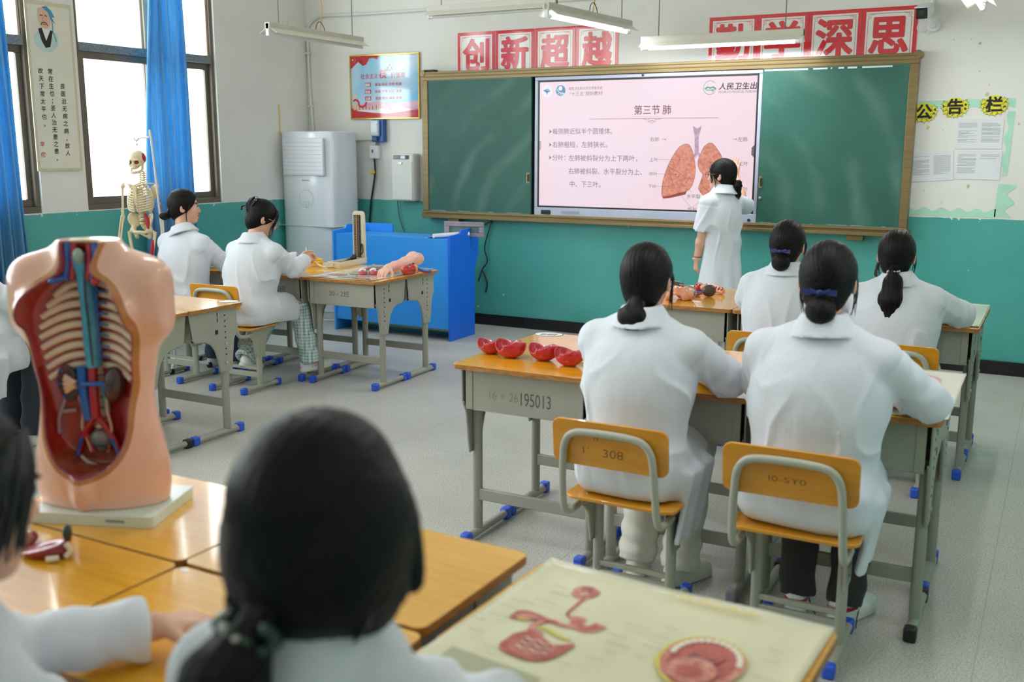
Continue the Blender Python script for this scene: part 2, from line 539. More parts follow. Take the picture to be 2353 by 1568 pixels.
def window(n, y0, y1, side):
    w = bpy.data.objects.new('window_%d' % n, None); COL.objects.link(w); w['kind'] = 'structure'
    xi = XL - .02 if side < 0 else XR + .02        # inner face of the frame
    def bx(b, a0, a1, z0, z1, d0=0, d1=.07, m=0):
        b.box(min(xi + side * d0, xi + side * d1), max(xi + side * d0, xi + side * d1), a0, a1, z0, z1, m)
    zt = 2.315; ym = y0 + (y1 - y0) * .497
    f = MB()
    bx(f, y0, y1, ZW0, ZW0 + .045); bx(f, y0, y1, ZW1 - .05, ZW1)
    bx(f, y0, y0 + .035, ZW0 + .045, ZW1 - .05); bx(f, y1 - .035, y1, ZW0 + .045, ZW1 - .05)
    f.build('frame', FRAME, w, .003)
    tb = MB(); bx(tb, y0 + .035, y1 - .035, zt, zt + .065, -.004, .066); tb.build('transom', PRINT, w, .003)
    mu = MB(); bx(mu, ym - .03, ym + .03, zt + .065, ZW1 - .05, 0, .06); mu.build('mullion', FRAMEB, w, .003)
    for a0, a1, d in ((y0 + .035, ym + .022, .006), (ym - .022, y1 - .035, .036)):      # two sliding sashes
        s = MB(); k = .042
        bx(s, a0, a1, ZW0 + .045, ZW0 + .1, d, d + .028); bx(s, a0, a1, zt - .055, zt, d, d + .028)
        bx(s, a0, a0 + k, ZW0 + .1, zt - .055, d, d + .028); bx(s, a1 - k, a1, ZW0 + .1, zt - .055, d, d + .028)
        so = s.build('sash', FRAME, w, .003)
        g = MB(); bx(g, a0 + k, a1 - k, ZW0 + .1, zt - .055, d + .012, d + .016); g.build('pane', GLASS, so)
    for a0, a1 in ((y0 + .035, ym - .03), (ym + .03, y1 - .035)):
        s = MB()
        for c in ((a0, a0 + .02, zt + .065, ZW1 - .05), (a1 - .02, a1, zt + .065, ZW1 - .05)): bx(s, *c, .02, .05)
        so = s.build('upper_bead', FRAMEB, w, .002)
        g = MB(); bx(g, a0 + .02, a1 - .02, zt + .065, ZW1 - .05, .033, .037); g.build('pane', GLASS, so)
    return w
_n = 1
for a, b in WIN_L: window(_n, a, b, -1); _n += 1
for a, b in WIN_R: window(_n, a, b, 1); _n += 1

# ------------------------------------------------------------------ curtains
def curtain_mat():
    m, t, p = newmat('blue_curtain_cloth')
    t.n.remove(p)
    tc = t.add('ShaderNodeTexCoord')
    mp = t.add('ShaderNodeMapping'); mp.inputs['Scale'].default_value = (60, 60, 2); t.l.new(tc.outputs['Object'], mp.inputs[0])
    c = t.ramp(t.noise(3, 2, mp.outputs[0]), [(.3, lin((92, 160, 204))), (.7, lin((120, 186, 222)))])
    d = t.add('ShaderNodeBsdfDiffuse'); tr = t.add('ShaderNodeBsdfTranslucent'); g = t.add('ShaderNodeBsdfGlossy')
    g.inputs['Roughness'].default_value = .38; g.inputs[0].default_value = (.55, .7, .9, 1)
    for s in (d, tr): t.l.new(c, s.inputs[0])
    m1 = t.add('ShaderNodeMixShader'); m1.inputs[0].default_value = .55
    t.l.new(d.outputs[0], m1.inputs[1]); t.l.new(tr.outputs[0], m1.inputs[2])
    m2 = t.add('ShaderNodeMixShader'); m2.inputs[0].default_value = .1
    t.l.new(m1.outputs[0], m2.inputs[1]); t.l.new(g.outputs[0], m2.inputs[2])
    t.l.new(m2.outputs[0], t.n['Material Output'].inputs[0])
    return m
CURT = curtain_mat()
STEEL = pm('brushed_steel', (188, 190, 192), .3, .9)
def curtain(label, yt0, yt1, yb0, yb1, zt, zb, nf, x, amp, seed):
    rg = random.Random(seed); ph = [rg.uniform(-.6, .6) for _ in range(nf + 2)]
    def fn(u, v):
        a = yt0 + (yt1 - yt0) * u; b = yb0 + (yb1 - yb0) * u
        s = v ** .8; y = a + (b - a) * s
        k = u * nf; i = int(k); e = ph[i] * (1 - (k - i)) + ph[min(i + 1, nf)] * (k - i)
        am = amp * (.55 + .6 * v) * (1 + .35 * math.sin(i * 2.3 + seed))
        xx = x + am * math.sin(2 * PI * k + e + .5 * math.sin(3.1 * v + i)) + .012 * math.sin(5 * v + 9 * u)
        return (xx, y + .012 * math.sin(7 * v + 5 * u), zt + (zb - zt) * v)
    o = MB().grid(fn, nf * 14, 40).build('window_curtain', CURT, angle=180, solid=.0025)
    return tag(o, label, 'curtain')
curtain('bright blue gathered curtain hanging before the window behind the skeleton', 5.96, 6.22, 5.72, 6.28, 3.82, .62, 6, XL + .12, .03, 3)
curtain('blue curtain at the far left edge, beside the calligraphy scroll', 3.9, 4.56, 4.05, 4.66, 3.82, .5, 8, XL + .12, .04, 5)
rail = MB().tube([(XL + .12, YB + .4, 3.86), (XL + .12, 6.75, 3.86)], .012, 12)
for yy in (YB + .6, 1.0, 3.05, 5.08, 6.7): rail.tube([(XL, yy, 3.86), (XL + .12, yy, 3.86)], .008, 8)
tag(rail.build('curtain_rail', STEEL), 'steel curtain rail above the left windows carrying both blue curtains', 'curtain rail')

# ------------------------------------------------------------------ front wall: sliding blackboard with screen
GOLD = pm('bronze_aluminium', (136, 116, 78), .36, .5, var=.1, vs=5, stretch=(.4, 1, 9))
CHALK = None
def board_mat():
    m, t, p = newmat('green_chalkboard')
    tc = t.add('ShaderNodeTexCoord'); ob = tc.outputs['Object']
    w = t.add('ShaderNodeTexWave', wave_type='RINGS', rings_direction='SPHERICAL'); w.inputs['Scale'].default_value = 1.1
    w.inputs['Distortion'].default_value = 5; w.inputs['Detail'].default_value = 3; w.inputs['Detail Scale'].default_value = .8
    mp = t.add('ShaderNodeMapping'); mp.inputs['Location'].default_value = (.25, 0, .35); t.l.new(ob, mp.inputs[0]); t.l.new(mp.outputs[0], w.inputs[0])
    n = t.noise(1.7, 5, ob, .6)
    haze = t.math('MULTIPLY', t.math('POWER', w.outputs['Fac'], 3), t.ramp(n, [(.42, (0, 0, 0, 1)), (.75, (1, 1, 1, 1))]))
    base = t.ramp(t.noise(2.3, 5, ob), [(.3, lin((44, 92, 80))), (.7, lin((54, 104, 92)))])
    c = t.mix(t.math('MULTIPLY', haze, .28), base, lin((150, 178, 168)))
    t.l.new(c, p.inputs['Base Color']); p.inputs['Roughness'].default_value = .42
    p.inputs['Specular IOR Level'].default_value = .35
    return m
BOARD = board_mat()
SILVER = pm('silver_plastic', (176, 182, 200), .4, .2, var=.03)
BLACK = pm('black_plastic', (20, 20, 22), .4)
DARK = pm('dark_recess', (46, 44, 44), .7)
WHITE = pm('white_plastic', (232, 234, 236), .4)
OFFW = pm('off_white_metal', (222, 222, 214), .42, var=.02)
CHALKW = pm('chalk_white', (226, 230, 226), .9, var=.06, vs=40)

bd = thing('sliding_blackboard', 'wide green sliding blackboard with bronze frame on the front wall', 'blackboard', (-3.105, YF, .9832))
BX0, BX1, BH = -2.104, 2.104, 1.2895
ring = MB()
for (a0, a1, z0, z1) in ((BX0, BX1, BH - .075, BH), (BX0, BX1, 0, .05)):
    ring.box(a0, a1, -.10, -.015, z0, z1)
for (a0, a1) in ((BX0, BX0 + .06), (BX1 - .06, BX1)): ring.box(a0, a1, -.10, -.015, .05, BH - .075)
# raised bead lines of the extrusion
for z in (BH - .045, BH - .018): ring.box(BX0 + .02, BX1 - .02, -.106, -.10, z - .004, z + .004)
ring.box(BX0 + .02, BX1 - .02, -.112, -.10, .03, .042)
ring.box(BX0 + .01, BX1 - .01, -.135, -.10, -.012, .012)
for a in (BX0 + .01, BX1 - .01):
    for z in (.012, BH - .012): ring.cyl((a, -.104, z), (a, -.012, z), .03, n=20)
ring.build('frame', GOLD, bd, .006)
MB().box(BX0 + .05, BX1 - .05, -.03, -.005, .03, BH - .05).build('back_panel', DARK, bd)
def slide(x0, x1, hx, lock):
    b = MB().box(x0, x1, -.092, -.068, .05, BH - .075)
    p = b.build('sliding_panel', BOARD, bd, .002)
    for z0_, z1_ in ((.046, .056), (BH - .082, BH - .074)):
        MB().box(x0, x1, -.096, -.066, z0_, z1_).build('edge_strip', pm('green_edge', (70, 120, 108), .4), p)
    c = MB(); g = random.Random(int(x0 * 10))
    xx = x0 + .03
    while xx < x1 - .05:
        w = g.uniform(.02, .16); c.box(xx, min(xx + w, x1), -.0972, -.0962, .056, .0575); xx += w + g.uniform(.01, .2)
    c.build('chalk_dust', CHALKW, p)['kind'] = 'stuff'
    h = MB(); h.tube([(hx, -.094, .32), (hx, -.094, .41)], .0165, 14, flat=.35); h.tube([(hx, -.099, .335), (hx, -.099, .395)], .009, 10, 1)
    for z in (.345, .365, .385): h.ball((hx, -.1, z), .004, 8, 0)
    h.build('handle', [pm('worn_brass', (178, 158, 110), .35, .7), DARK], p)
    if lock:
        MB().cyl((hx - .001, -.1, .244), (hx - .001, -.09, .244), .013).ball((hx - .001, -.101, .244), (.006, .004, .006), 10).build('lock', STEEL, p)
    return p
slide(-2.044, -.990, -1.012, False)
rp = slide(.998, 2.044, 1.02, True)
for a, b in ((-2.098, -1.774), (-1.736, -1.632), (-1.610, -1.600), (-1.555, -1.515), (-1.49, -1.423), (-1.387, -1.178)):
    MB().box(a + 3.105, b + 3.105, -.0935, -.0922, BH - .094, BH - .081).build('torn_tape', CHALKW, rp)
for a in (-4.887, -1.36): MB().box(a + 3.105 - .06, a + 3.105 + .06, -.1, -.03, -.055, -.012).build('support_block', GOLD, bd, .005)
MB().box(-2.09, -1.98, -.09, -.02, BH, BH + .02).build('cap_scrap', DARK, bd)

# interactive screen
SCX0, SCX1, SCZ0, SCZ1 = -4.0344, -2.1386, 1.0993, 2.1657
PINK = (242, 220, 226)
def emis(name, rgb, s=.62, rgb2=None, vs=8):
    return pm(name, rgb, .3, emit=s, rgb2=rgb2, vs=vs)
ESTR = 1.0
def slide_mat():
    m, t, p = newmat('screen_slide')
    tc = t.add('ShaderNodeTexCoord')
    c = t.ramp(t.noise(1.1, 3, tc.outputs['Object']), [(.3, lin((246, 214, 222))), (.7, lin((236, 220, 232)))])
    t.l.new(c, p.inputs['Emission Color']); p.inputs['Emission Strength'].default_value = .64
    p.inputs['Base Color'].default_value = (.03, .03, .035, 1); p.inputs['Roughness'].default_value = .3
    return m
sc = thing('interactive_screen', 'large interactive screen showing a pink lung anatomy slide between the green panels', 'screen', (0, 0, 0))
YS = YF - .034
b = MB()
b.box(SCX0 - .03, SCX1 + .028, YS - .05, YS, SCZ1, SCZ1 + .03).box(SCX0 - .03, SCX1 + .028, YS - .05, YS, SCZ0 - .072, SCZ0)
b.box(SCX0 - .03, SCX0, YS - .05, YS, SCZ0, SCZ1).box(SCX1, SCX1 + .028, YS - .05, YS, SCZ0, SCZ1)
b.build('bezel', SILVER, sc, .004)
b = MB(); k = .014
b.box(SCX0, SCX1, YS - .046, YS, SCZ1 - k, SCZ1).box(SCX0, SCX1, YS - .046, YS, SCZ0, SCZ0 + k)
b.box(SCX0, SCX0 + k, YS - .046, YS, SCZ0 + k, SCZ1 - k).box(SCX1 - k, SCX1, YS - .046, YS, SCZ0 + k, SCZ1 - k)
b.build('inner_border', BLACK, sc)
MB().box(SCX0 + k, SCX1 - k, YS - .043, YS, SCZ0 + k, SCZ1 - k).build('slide', slide_mat(), sc)
FM = fr((0, YS - .0435, 0), (1, 0, 0), (0, 0, 1))
GREYT, MAROON, TEALE = emis('slide_grey_text', (104, 96, 104)), emis('slide_maroon', (134, 72, 84)), emis('slide_teal', (56, 160, 140))
LUNG = emis('slide_lung', (232, 158, 134), .62, (206, 116, 92), 48)
LUNGD, TRACH, NAVY = emis('slide_lung_dark', (150, 66, 56)), emis('slide_trachea', (214, 180, 206), .62, (176, 136, 170), 60), emis('slide_blue', (92, 168, 204), .62, (60, 120, 176), 20)
WHE, BLK, LAV = emis('slide_white', (246, 240, 248)), emis('slide_black', (40, 36, 42)), emis('slide_lavender', (190, 160, 176))
t = MB()
W = lambda s, x0, x1, z, size, m, **k: t.text(s, FM @ Matrix.Translation((x0, z, 0)), size, m, width=x1 - x0, **k)
W('第三节', -3.155, -2.935, 1.878, .080, 1, bold=.012); W('肺', -2.912, -2.839, 1.877, .080, 1, bold=.012)
W('每侧肺近似半个圆锥体。', -3.895, -3.345, 1.722, .055, 0); W('右肺粗短，左肺狭长。', -3.895, -3.387, 1.611, .055, 0)
W('分叶：', -3.895, -3.77, 1.503, .055, 0); W('左肺被斜裂分为上下两叶，', -3.741, -3.118, 1.500, .055, 0)
W('右肺被斜裂、水平裂分为上、', -3.741, -3.075, 1.391, .055, 0); W('中、下三叶。', -3.726, -3.44, 1.283, .055, 0)
for z in (1.742, 1.631, 1.523): t.flat([(-3.93, z + .018), (-3.902, z), (-3.93, z - .018), (-3.921, z)], 0, FM, .0003)
W('国家卫生和计划生育委员会', -3.746, -3.44, 2.083, .026, 0); W('“十三五”规划教材', -3.740, -3.439, 2.036, .036, 0)
W('人民卫生出', -2.455, -2.158, 2.056, .056, 7, bold=.02, shear=.12); W("PEOPLE'S MEDICAL PUBLISH", -2.455, -2.154, 2.026, .024, 0)
W('右肺', -3.01, -2.935, 1.661, .036, 0); W('上叶', -3.011, -2.938, 1.499, .036, 0); W('中叶', -3.011, -2.938, 1.384, .036, 0); W('下叶', -3.017, -2.944, 1.283, .036, 0)
W('左肺', -2.287, -2.210, 1.659, .038, 0); W('上叶', -2.272, -2.195, 1.474, .038, 0); W('下叶', -2.262, -2.19, 1.276, .038, 0)
W('水平裂', -2.685, -2.572, 1.21, .038, 0); t.text('斜裂', FM @ Matrix.Translation((-2.673, 1.114, 0)), .028, 0, width=.074)
for a, b2 in (((-2.909, 1.674), (-2.874, 1.674)), ((-2.324, 1.674), (-2.294, 1.674))):
    t.line([a, b2], .003, 0, FM, .0003); t.line([(b2[0] - .008, b2[1] + .007), b2, (b2[0] - .008, b2[1] - .007)], .003, 0, FM, .0003)
# lungs
lL = [(-2.705, 1.638), (-2.755, 1.618), (-2.808, 1.548), (-2.853, 1.46), (-2.883, 1.37), (-2.897, 1.29), (-2.89, 1.214), (-2.825, 1.216), (-2.76, 1.239), (-2.686, 1.263), (-2.642, 1.313), (-2.62, 1.41), (-2.626, 1.497), (-2.647, 1.575), (-2.672, 1.623)]
lR = [(-2.517, 1.644), (-2.553, 1.619), (-2.586, 1.549), (-2.602, 1.488), (-2.582, 1.428), (-2.558, 1.402), (-2.568, 1.358), (-2.586, 1.305), (-2.585, 1.279), (-2.537, 1.227), (-2.454, 1.213), (-2.375, 1.248), (-2.351, 1.327), (-2.36, 1.43), (-2.405, 1.533), (-2.443, 1.593), (-2.486, 1.64)]
trc = [(-2.655, 1.781), (-2.641, 1.722), (-2.636, 1.696), (-2.631, 1.566), (-2.641, 1.54), (-2.622, 1.527), (-2.609, 1.549), (-2.59, 1.536), (-2.582, 1.554), (-2.597, 1.575), (-2.603, 1.696), (-2.593, 1.722), (-2.582, 1.78), (-2.617, 1.757)]
def smoothpoly(p, k=4):
    c = catmull([(a, b, 0) for a, b in (p + p[:3])], k)
    return [(v.x, v.y) for v in c[k:-k - k + 1]][:len(p) * k]
for p_ in (lL, lR):
    q = smoothpoly(p_); t.flat(q, 3, FM, .0002); t.line(q + [q[0]], .003, 4, FM, .0004)
t.flat([(-2.89, 1.214), (-2.82, 1.228), (-2.75, 1.25), (-2.686, 1.263), (-2.695, 1.238), (-2.76, 1.222), (-2.83, 1.206), (-2.885, 1.2)], 4, FM, .0004)
t.line([(-2.568, 1.358), (-2.539, 1.288), (-2.465, 1.259), (-2.442, 1.238)], .004, 4, FM, .0005, 4)
t.line([(-2.853, 1.46), (-2.766, 1.416), (-2.7, 1.373), (-2.648, 1.363)], .0035, 4, FM, .0005, 4)
t.line([(-2.842, 1.442), (-2.816, 1.354), (-2.78, 1.283), (-2.742, 1.244)], .0035, 4, FM, .0005, 4)
t.flat(trc, 5, FM, .0003)
for i in range(14): t.line([(-2.634, 1.70 - i * .0105), (-2.6, 1.70 - i * .0105)], .0028, 8, FM, .0005)
t.flat([(-2.648, 1.776), (-2.617, 1.752), (-2.588, 1.775), (-2.6, 1.725), (-2.634, 1.725)], 8, FM, .0006)
for a, b2 in (((-2.936, 1.514), (-2.723, 1.513)), ((-2.936, 1.399), (-2.78, 1.397)), ((-2.942, 1.298), (-2.84, 1.298)), ((-2.498, 1.494), (-2.278, 1.49)), ((-2.41, 1.29), (-2.27, 1.291)),
              ((-2.644, 1.134), (-2.741, 1.24)), ((-2.644, 1.134), (-2.527, 1.214)), ((-2.646, 1.258), (-2.673, 1.294))):
    t.line([a, b2], .0018, 0, FM, .0006)
for a in ((-2.723, 1.513), (-2.78, 1.397), (-2.84, 1.298), (-2.498, 1.494)): t.flat([(a[0] + .004 * math.cos(i), a[1] + .004 * math.sin(i)) for i in (0, 1.05, 2.1, 3.14, 4.19, 5.24)], 7, FM, .0007)
# title rule with a scroll ornament, publisher marks
t.line([(-3.55, 1.8415), (-2.445, 1.8395)], .003, 1, FM, .0003)
for s in (-1, 1):
    t.line([(-2.999 + s * .075, 1.838), (-2.999 + s * .05, 1.828), (-2.999 + s * .03, 1.832), (-2.999 + s * .02, 1.818), (-2.999 + s * .034, 1.812), (-2.999 + s * .03, 1.822)], .0025, 1, FM, .0004, 4)
    t.line([(-2.999, 1.803), (-2.999 + s * .016, 1.815), (-2.999 + s * .006, 1.826), (-2.999, 1.818)], .0025, 1, FM, .0004, 4)
circ = lambda cx, cz, r, n=28, a0=0, a1=2 * PI: [(cx + r * math.cos(a0 + (a1 - a0) * i / n), cz + r * math.sin(a0 + (a1 - a0) * i / n)) for i in range(n + (0 if a1 - a0 > 6.2 else 1))]
t.flat(circ(-3.951, 2.078, .052), 6, FM, .0002)
t.flat([(-3.975, 2.088), (-3.94, 2.104), (-3.92, 2.076), (-3.955, 2.06)], 9, FM, .0004)
for r_ in (.012, .02, .028): t.line(circ(-3.945, 2.072, r_, 8, .6, 2.2), .003, 6, FM, .0006)
t.line([(-3.985, 2.085), (-3.95, 2.065), (-3.952, 2.048)], .008, 9, FM, .0005)
t.flat(circ(-3.823, 2.079, .049), 6, FM, .0002); t.flat(circ(-3.823, 2.079, .045), 9, FM, .0004); t.flat(circ(-3.825, 2.097, .018), 6, FM, .0005)
t.line([(-3.86, 2.1), (-3.835, 2.065), (-3.785, 2.052)], .006, 6, FM, .0006, 3); t.text('十三五', FM @ Matrix.Translation((-3.853, 2.044, 0)), .022, 6, .02, .0008, width=.06)
t.line(circ(-2.526, 2.07, .052, 26, .7, 5.6), .004, 2, FM, .0003); t.line([(-2.565, 2.06), (-2.545, 2.075), (-2.525, 2.068), (-2.5, 2.074), (-2.478, 2.06)], .012, 2, FM, .0004)
for i in range(4): t.line([(-2.51, 2.062 - i * .006), (-2.474 - i * .008, 2.054 - i * .008)], .003, 2, FM, .0004)
t.line([(-2.56, 2.052), (-2.49, 2.05)], .006, 2, FM, .0004)
# side tabs of the display software
t.flat([(SCX0 + k, 1.67), (SCX0 + k + .016, 1.655), (SCX0 + k + .016, 1.595), (SCX0 + k, 1.58)], 8, FM, .0003)
t.flat([(SCX1 - k, 1.63), (SCX1 - k - .022, 1.61), (SCX1 - k - .022, 1.555), (SCX1 - k, 1.535)], 0, FM, .0003)
t.build('slide_artwork', [GREYT, MAROON, TEALE, LUNG, LUNGD, TRACH, WHE, BLK, LAV, NAVY], sc)
b = MB().box(SCX0 + .04, SCX0 + .13, YS - .058, YS - .05, SCZ0 - .06, SCZ0 - .024); b.build('port_tray', BLACK, sc, .003)
MB().box(SCX0 + .235, SCX0 + .405, YS - .0525, YS - .05, SCZ0 - .05, SCZ0 - .026).box(SCX1 - .46, SCX1 - .3, YS - .0525, YS - .05, SCZ0 - .05, SCZ0 - .026).build('speaker_grille', pm('grille', (150, 156, 176), .5), sc)
MB().cyl((SCX1 - .03, YS - .058, SCZ0 - .048), (SCX1 - .03, YS - .05, SCZ0 - .048), .011).build('power_button', BLACK, sc)
MB().box(-3.085 - .009, -3.085 + .009, YS - .054, YS - .05, SCZ1 + .008, SCZ1 + .024).build('webcam', BLACK, sc)
MB().text('Hisense', fr((-3.13, YS - .0508, SCZ0 - .044), (1, 0, 0), (0, 0, 1)), .02, width=.07).build('maker_mark', pm('pale_mark', (206, 210, 222), .4), sc)

# ------------------------------------------------------------------ red banner sheets above the board
RED = pm('banner_red', (216, 28, 44), .16, coat=.6, bump=.25, bs=22)
PAPERW = pm('banner_white', (232, 232, 226), .18, coat=.6, bump=.25, bs=22)
def banner_sheet(ch, x0, x1, z0, z1, label, gap=True):
    w, h = x1 - x0, z1 - z0
    s = MB(); M_ = fr((x0, YF - .004, z0), (1, 0, 0), (0, 0, 1))
    s.box(x0, x1, YF - .004, YF - .0005, z0, z1, 0)
    e = .028
    s.flat([(e, 0.0), (w - e, 0.0), (w - e, h - e), (e, h - e)], 1, M_, .0006)
    i = e + .014
    s.line([(i, 0), (i, h - i - .03), (i + .02, h - i - .03), (i + .02, h - i), (w - i - .02, h - i), (w - i - .02, h - i - .03), (w - i, h - i - .03), (w - i, 0)], .0035, 0, M_, .001)
    for sgn, cx in ((1, i), (-1, w - i)):       # fretwork corners
        for q in ([(0, 0), (0, -.016), (.012, -.016), (.012, -.006), (.03, -.006), (.03, 0), (0, 0)], [(0, -.02), (.006, -.02), (.006, -.034)], [(.034, 0), (.034, -.006), (.046, -.006)]):
            s.line([(cx + sgn * a, h - i + b) for a, b in q], .003, 0, M_, .0012)
    cs = w * .67
    s.text(ch, M_ @ Matrix.Translation((w / 2, h - .058 - cs * .96, 0)), cs, 0, .034, .0014, width=cs, align='C', sy=1.12)
    return tag(s.build('banner_sheet', [RED, PAPERW]), label, 'banner', 'red banner sheets above the blackboard')
for i, c in enumerate('创新超越'):
    x0 = -4.883 + i * .388
    banner_sheet(c, x0, x0 + .38, 2.17, 2.605, 'red banner sheet with the character %s above the left half of the blackboard' % c)
for i, c in enumerate('勤学深思'):
    x0 = -2.572 + i * .3825
    banner_sheet(c, x0, x0 + .3815, 2.17, 2.605, 'red banner sheet with the character %s above the right half of the blackboard' % c)

# ------------------------------------------------------------------ framed poster
ps = thing('framed_poster', 'gold framed blue and red poster of slogans left of the blackboard', 'poster', (-6.08, YF, 1.868))
PW, PH = .79, .59
b = MB(); k = .012
b.box(0, PW, -.022, 0, 0, k).box(0, PW, -.022, 0, PH - k, PH).box(0, k, -.022, 0, k, PH - k).box(PW - k, PW, -.022, 0, k, PH - k)
b.build('frame', pm('polished_gold', (226, 186, 84), .18, .8), ps, .002)
SKYB = pm('poster_sky', (120, 196, 232), .12, rgb2=(216, 226, 240), vs=2.2, coat=1)
PRED = pm('poster_red', (198, 34, 52), .12, coat=1); PREDD = pm('poster_dark_red', (140, 24, 40), .12, coat=1)
PGOLD = pm('poster_gold', (232, 206, 150), .12, coat=1, var=.1, vs=30); PWHT = pm('poster_white', (240, 240, 246), .12, coat=1)
PPINK = pm('poster_pink', (232, 190, 204), .12, coat=1, rgb2=(214, 150, 176), vs=6)
a = MB(); M_ = fr((0, -.0125, 0), (1, 0, 0), (0, 0, 1))
a.box(k, PW - k, -.012, -.001, k, PH - k, 0)
a.flat([(k, k), (PW - k, k), (PW - k, .17), (.5, .14), (.3, .16), (k, .13)], 5, M_, .0002)
a.flat([(k, k), (PW - k, k), (PW - k, .085), (.6, .07), (.4, .055), (.2, .065), (k, .1)], 1, M_, .0004)
a.flat([(.06, .08), (.25, .06), (.42, .05), (.62, .068), (.7, .08), (.62, .1), (.54, .09), (.45, .075), (.36, .1), (.28, .085), (.2, .09)], 4, M_, .0006)
a.flat(smoothpoly([(k, PH - k), (k, PH - .125), (.06, PH - .09), (.1, PH - .06), (.15, PH - .1), (.19, PH - .09), (.23, PH - .035), (.27, PH - .03), (.32, PH - .045), (.34, PH - k)], 1), 1, M_, .0004)
a.flat([(.1, PH - .06), (.135, PH - .04), (.15, PH - .065), (.14, PH - .09)], 2, M_, .0005)
star = lambda cx, cy, r, n=5, q=.4, a0=PI / 2: [(cx + (r if i % 2 == 0 else r * q) * math.cos(a0 + i * PI / n), cy + (r if i % 2 == 0 else r * q) * math.sin(a0 + i * PI / n)) for i in range(2 * n)]
a.flat(star(.035, PH - .042, .013), 3, M_, .0007)
for q in ((.058, PH - .027), (.066, PH - .04), (.064, PH - .054), (.055, PH - .066)): a.flat(star(*q, .005), 3, M_, .0007)
a.text('社会主义', M_ @ Matrix.Translation((.125, .375, 0)), .05, 1, .01, .0006, width=.2)
a.text('核', M_ @ Matrix.Translation((.335, .378, 0)), .092, 1, .02, .0006, shear=.15)
a.text('心', M_ @ Matrix.Translation((.42, .44, 0)), .07, 1, .01, .0006, shear=.15)
a.text('价值观', M_ @ Matrix.Translation((.47, .378, 0)), .05, 1, .01, .0006, width=.16)
for z, h_, ws in ((.31, '国家', '富强 民主 文明 和谐'), (.247, '社会', '自由 平等 公正 法治'), (.184, '公民', '爱国 敬业 诚信 友善')):
    a.flat([(.17, z - .012), (.24, z - .012), (.24, z + .026), (.17, z + .026)], 1, M_, .0005)
    a.text(h_, M_ @ Matrix.Translation((.176, z - .006, 0)), .03, 4, .03, .0008, width=.056)
    a.line([(.256, z - .014), (.256, z + .028)], .0015, 5, M_, .0005)
    a.text(ws, M_ @ Matrix.Translation((.29, z - .004, 0)), .029, 1, .012, .0006, width=.3)
a.flat([(.045, .09), (.063, .09), (.064, .2), (.07, .205), (.07, .222), (.058, .24), (.045, .222), (.045, .205), (.05, .2)], 3, M_, .0007)      # carved stone column with a red ribbon
a.flat([(.02, .235), (.03, .225), (.05, .19), (.05, .182), (.024, .21)], 3, M_, .0007)
a.line([(.03, .17), (.06, .18), (.09, .165), (.1, .13), (.13, .115), (.17, .13), (.185, .16)], .02, 1, M_, .0008, 5)
for i in range(24): a.flat([(.02 + i * .013, .085), (.027 + i * .013, .085), (.027 + i * .013, .1 + .03 * abs(math.sin(i * 1.7))), (.02 + i * .013, .1 + .03 * abs(math.sin(i * 1.7)))], 3 if i % 3 else 2, M_, .0006)
for q in ((.69, .29), (.715, .25)): a.line([(q[0] - .012, q[1] + .006), q, (q[0] + .012, q[1] + .008)], .004, 4, M_, .0006)
a.build('poster_print', [SKYB, PRED, PREDD, PGOLD, PWHT, PPINK], ps)

# ------------------------------------------------------------------ small wall things
mt = thing('electricity_meter', 'blue and clear electricity meter below the framed poster', 'meter', (-5.81, YF, 1.655))
MB().box(0, .135, -.06, 0, 0, .21).build('back_case', pm('meter_blue', (54, 96, 168), .4), mt, .006)
MB().box(.006, .1, -.095, -.06, .055, .2).build('clear_cover', pm('meter_cover', (196, 212, 222), .12), mt, .01)
MB().box(.02, .085, -.0975, -.095, .09, .17).build('dial_plate', WHITE, mt)
MB().box(.03, .08, -.098, -.06, .012, .046).build('terminal_cover', pm('meter_navy', (70, 92, 130), .4), mt, .004)
bx = thing('wall_switch_box', 'small white switch box on the wall under the electricity meter', 'switch box', (-5.855, YF, 1.5))
MB().box(0, .105, -.05, 0, 0, .125).build('case', WHITE, bx, .01)
MB().box(.035, .055, -.056, -.05, .055, .085).build('toggle', pm('grey_toggle', (120, 122, 126), .4), bx, .002)
w_ = MB().tube([(-5.79, YF - .02, 1.66), (-5.785, YF - .022, 1.64), (-5.8, YF - .02, 1.622)], .003, 6, 0, 3).tube([(-5.77, YF - .02, 1.66), (-5.765, YF - .024, 1.64), (-5.785, YF - .02, 1.622)], .003, 6, 1, 3)
tag(w_.build('meter_wires', [pm('wire_red', (170, 40, 40), .5), pm('wire_green', (40, 120, 70), .5)]), 'red and green wires between the electricity meter and the switch box', 'wires')
cb = thing('power_cable', 'thick black cable with yellow tag dropping from the switch box', 'cable')
MB().tube([(-5.805, YF - .03, 1.505), (-5.8, YF - .03, 1.38), (-5.828, YF - .025, 1.235), (-5.862, YF - .02, 1.09), (-5.89, YF - .02, .86), (-5.9, YF - .03, .5), (-5.86, YF - .05, .2), (-5.8, YF - .06, .1)], .009, 8, 0, 6).build('cord', BLACK, cb)
MB().box(-5.85, -5.797, YF - .044, YF - .018, 1.36, 1.39).build('yellow_tag', pm('tag_yellow', (232, 204, 40), .5), cb, .003)
wb = thing('white_wall_cabinet', 'tall white lockable metal case on the wall beside the blackboard', 'cabinet', (-5.55, YF, 1.115))
MB().box(0, .245, -.12, 0, 0, .435).build('body', OFFW, wb, .012)
MB().box(.012, .236, -.126, -.12, .012, .365).build('door', OFFW, wb, .004)
MB().cyl((.118, -.136, .348), (.118, -.124, .348), .011).box(.09, .118, -.14, -.136, .345, .352).build('lock_key', STEEL, wb)
MB().box(.03, .2, -.128, -.12, .385, .42).build('display_window', pm('display_dark', (66, 74, 96), .15), wb, .003)
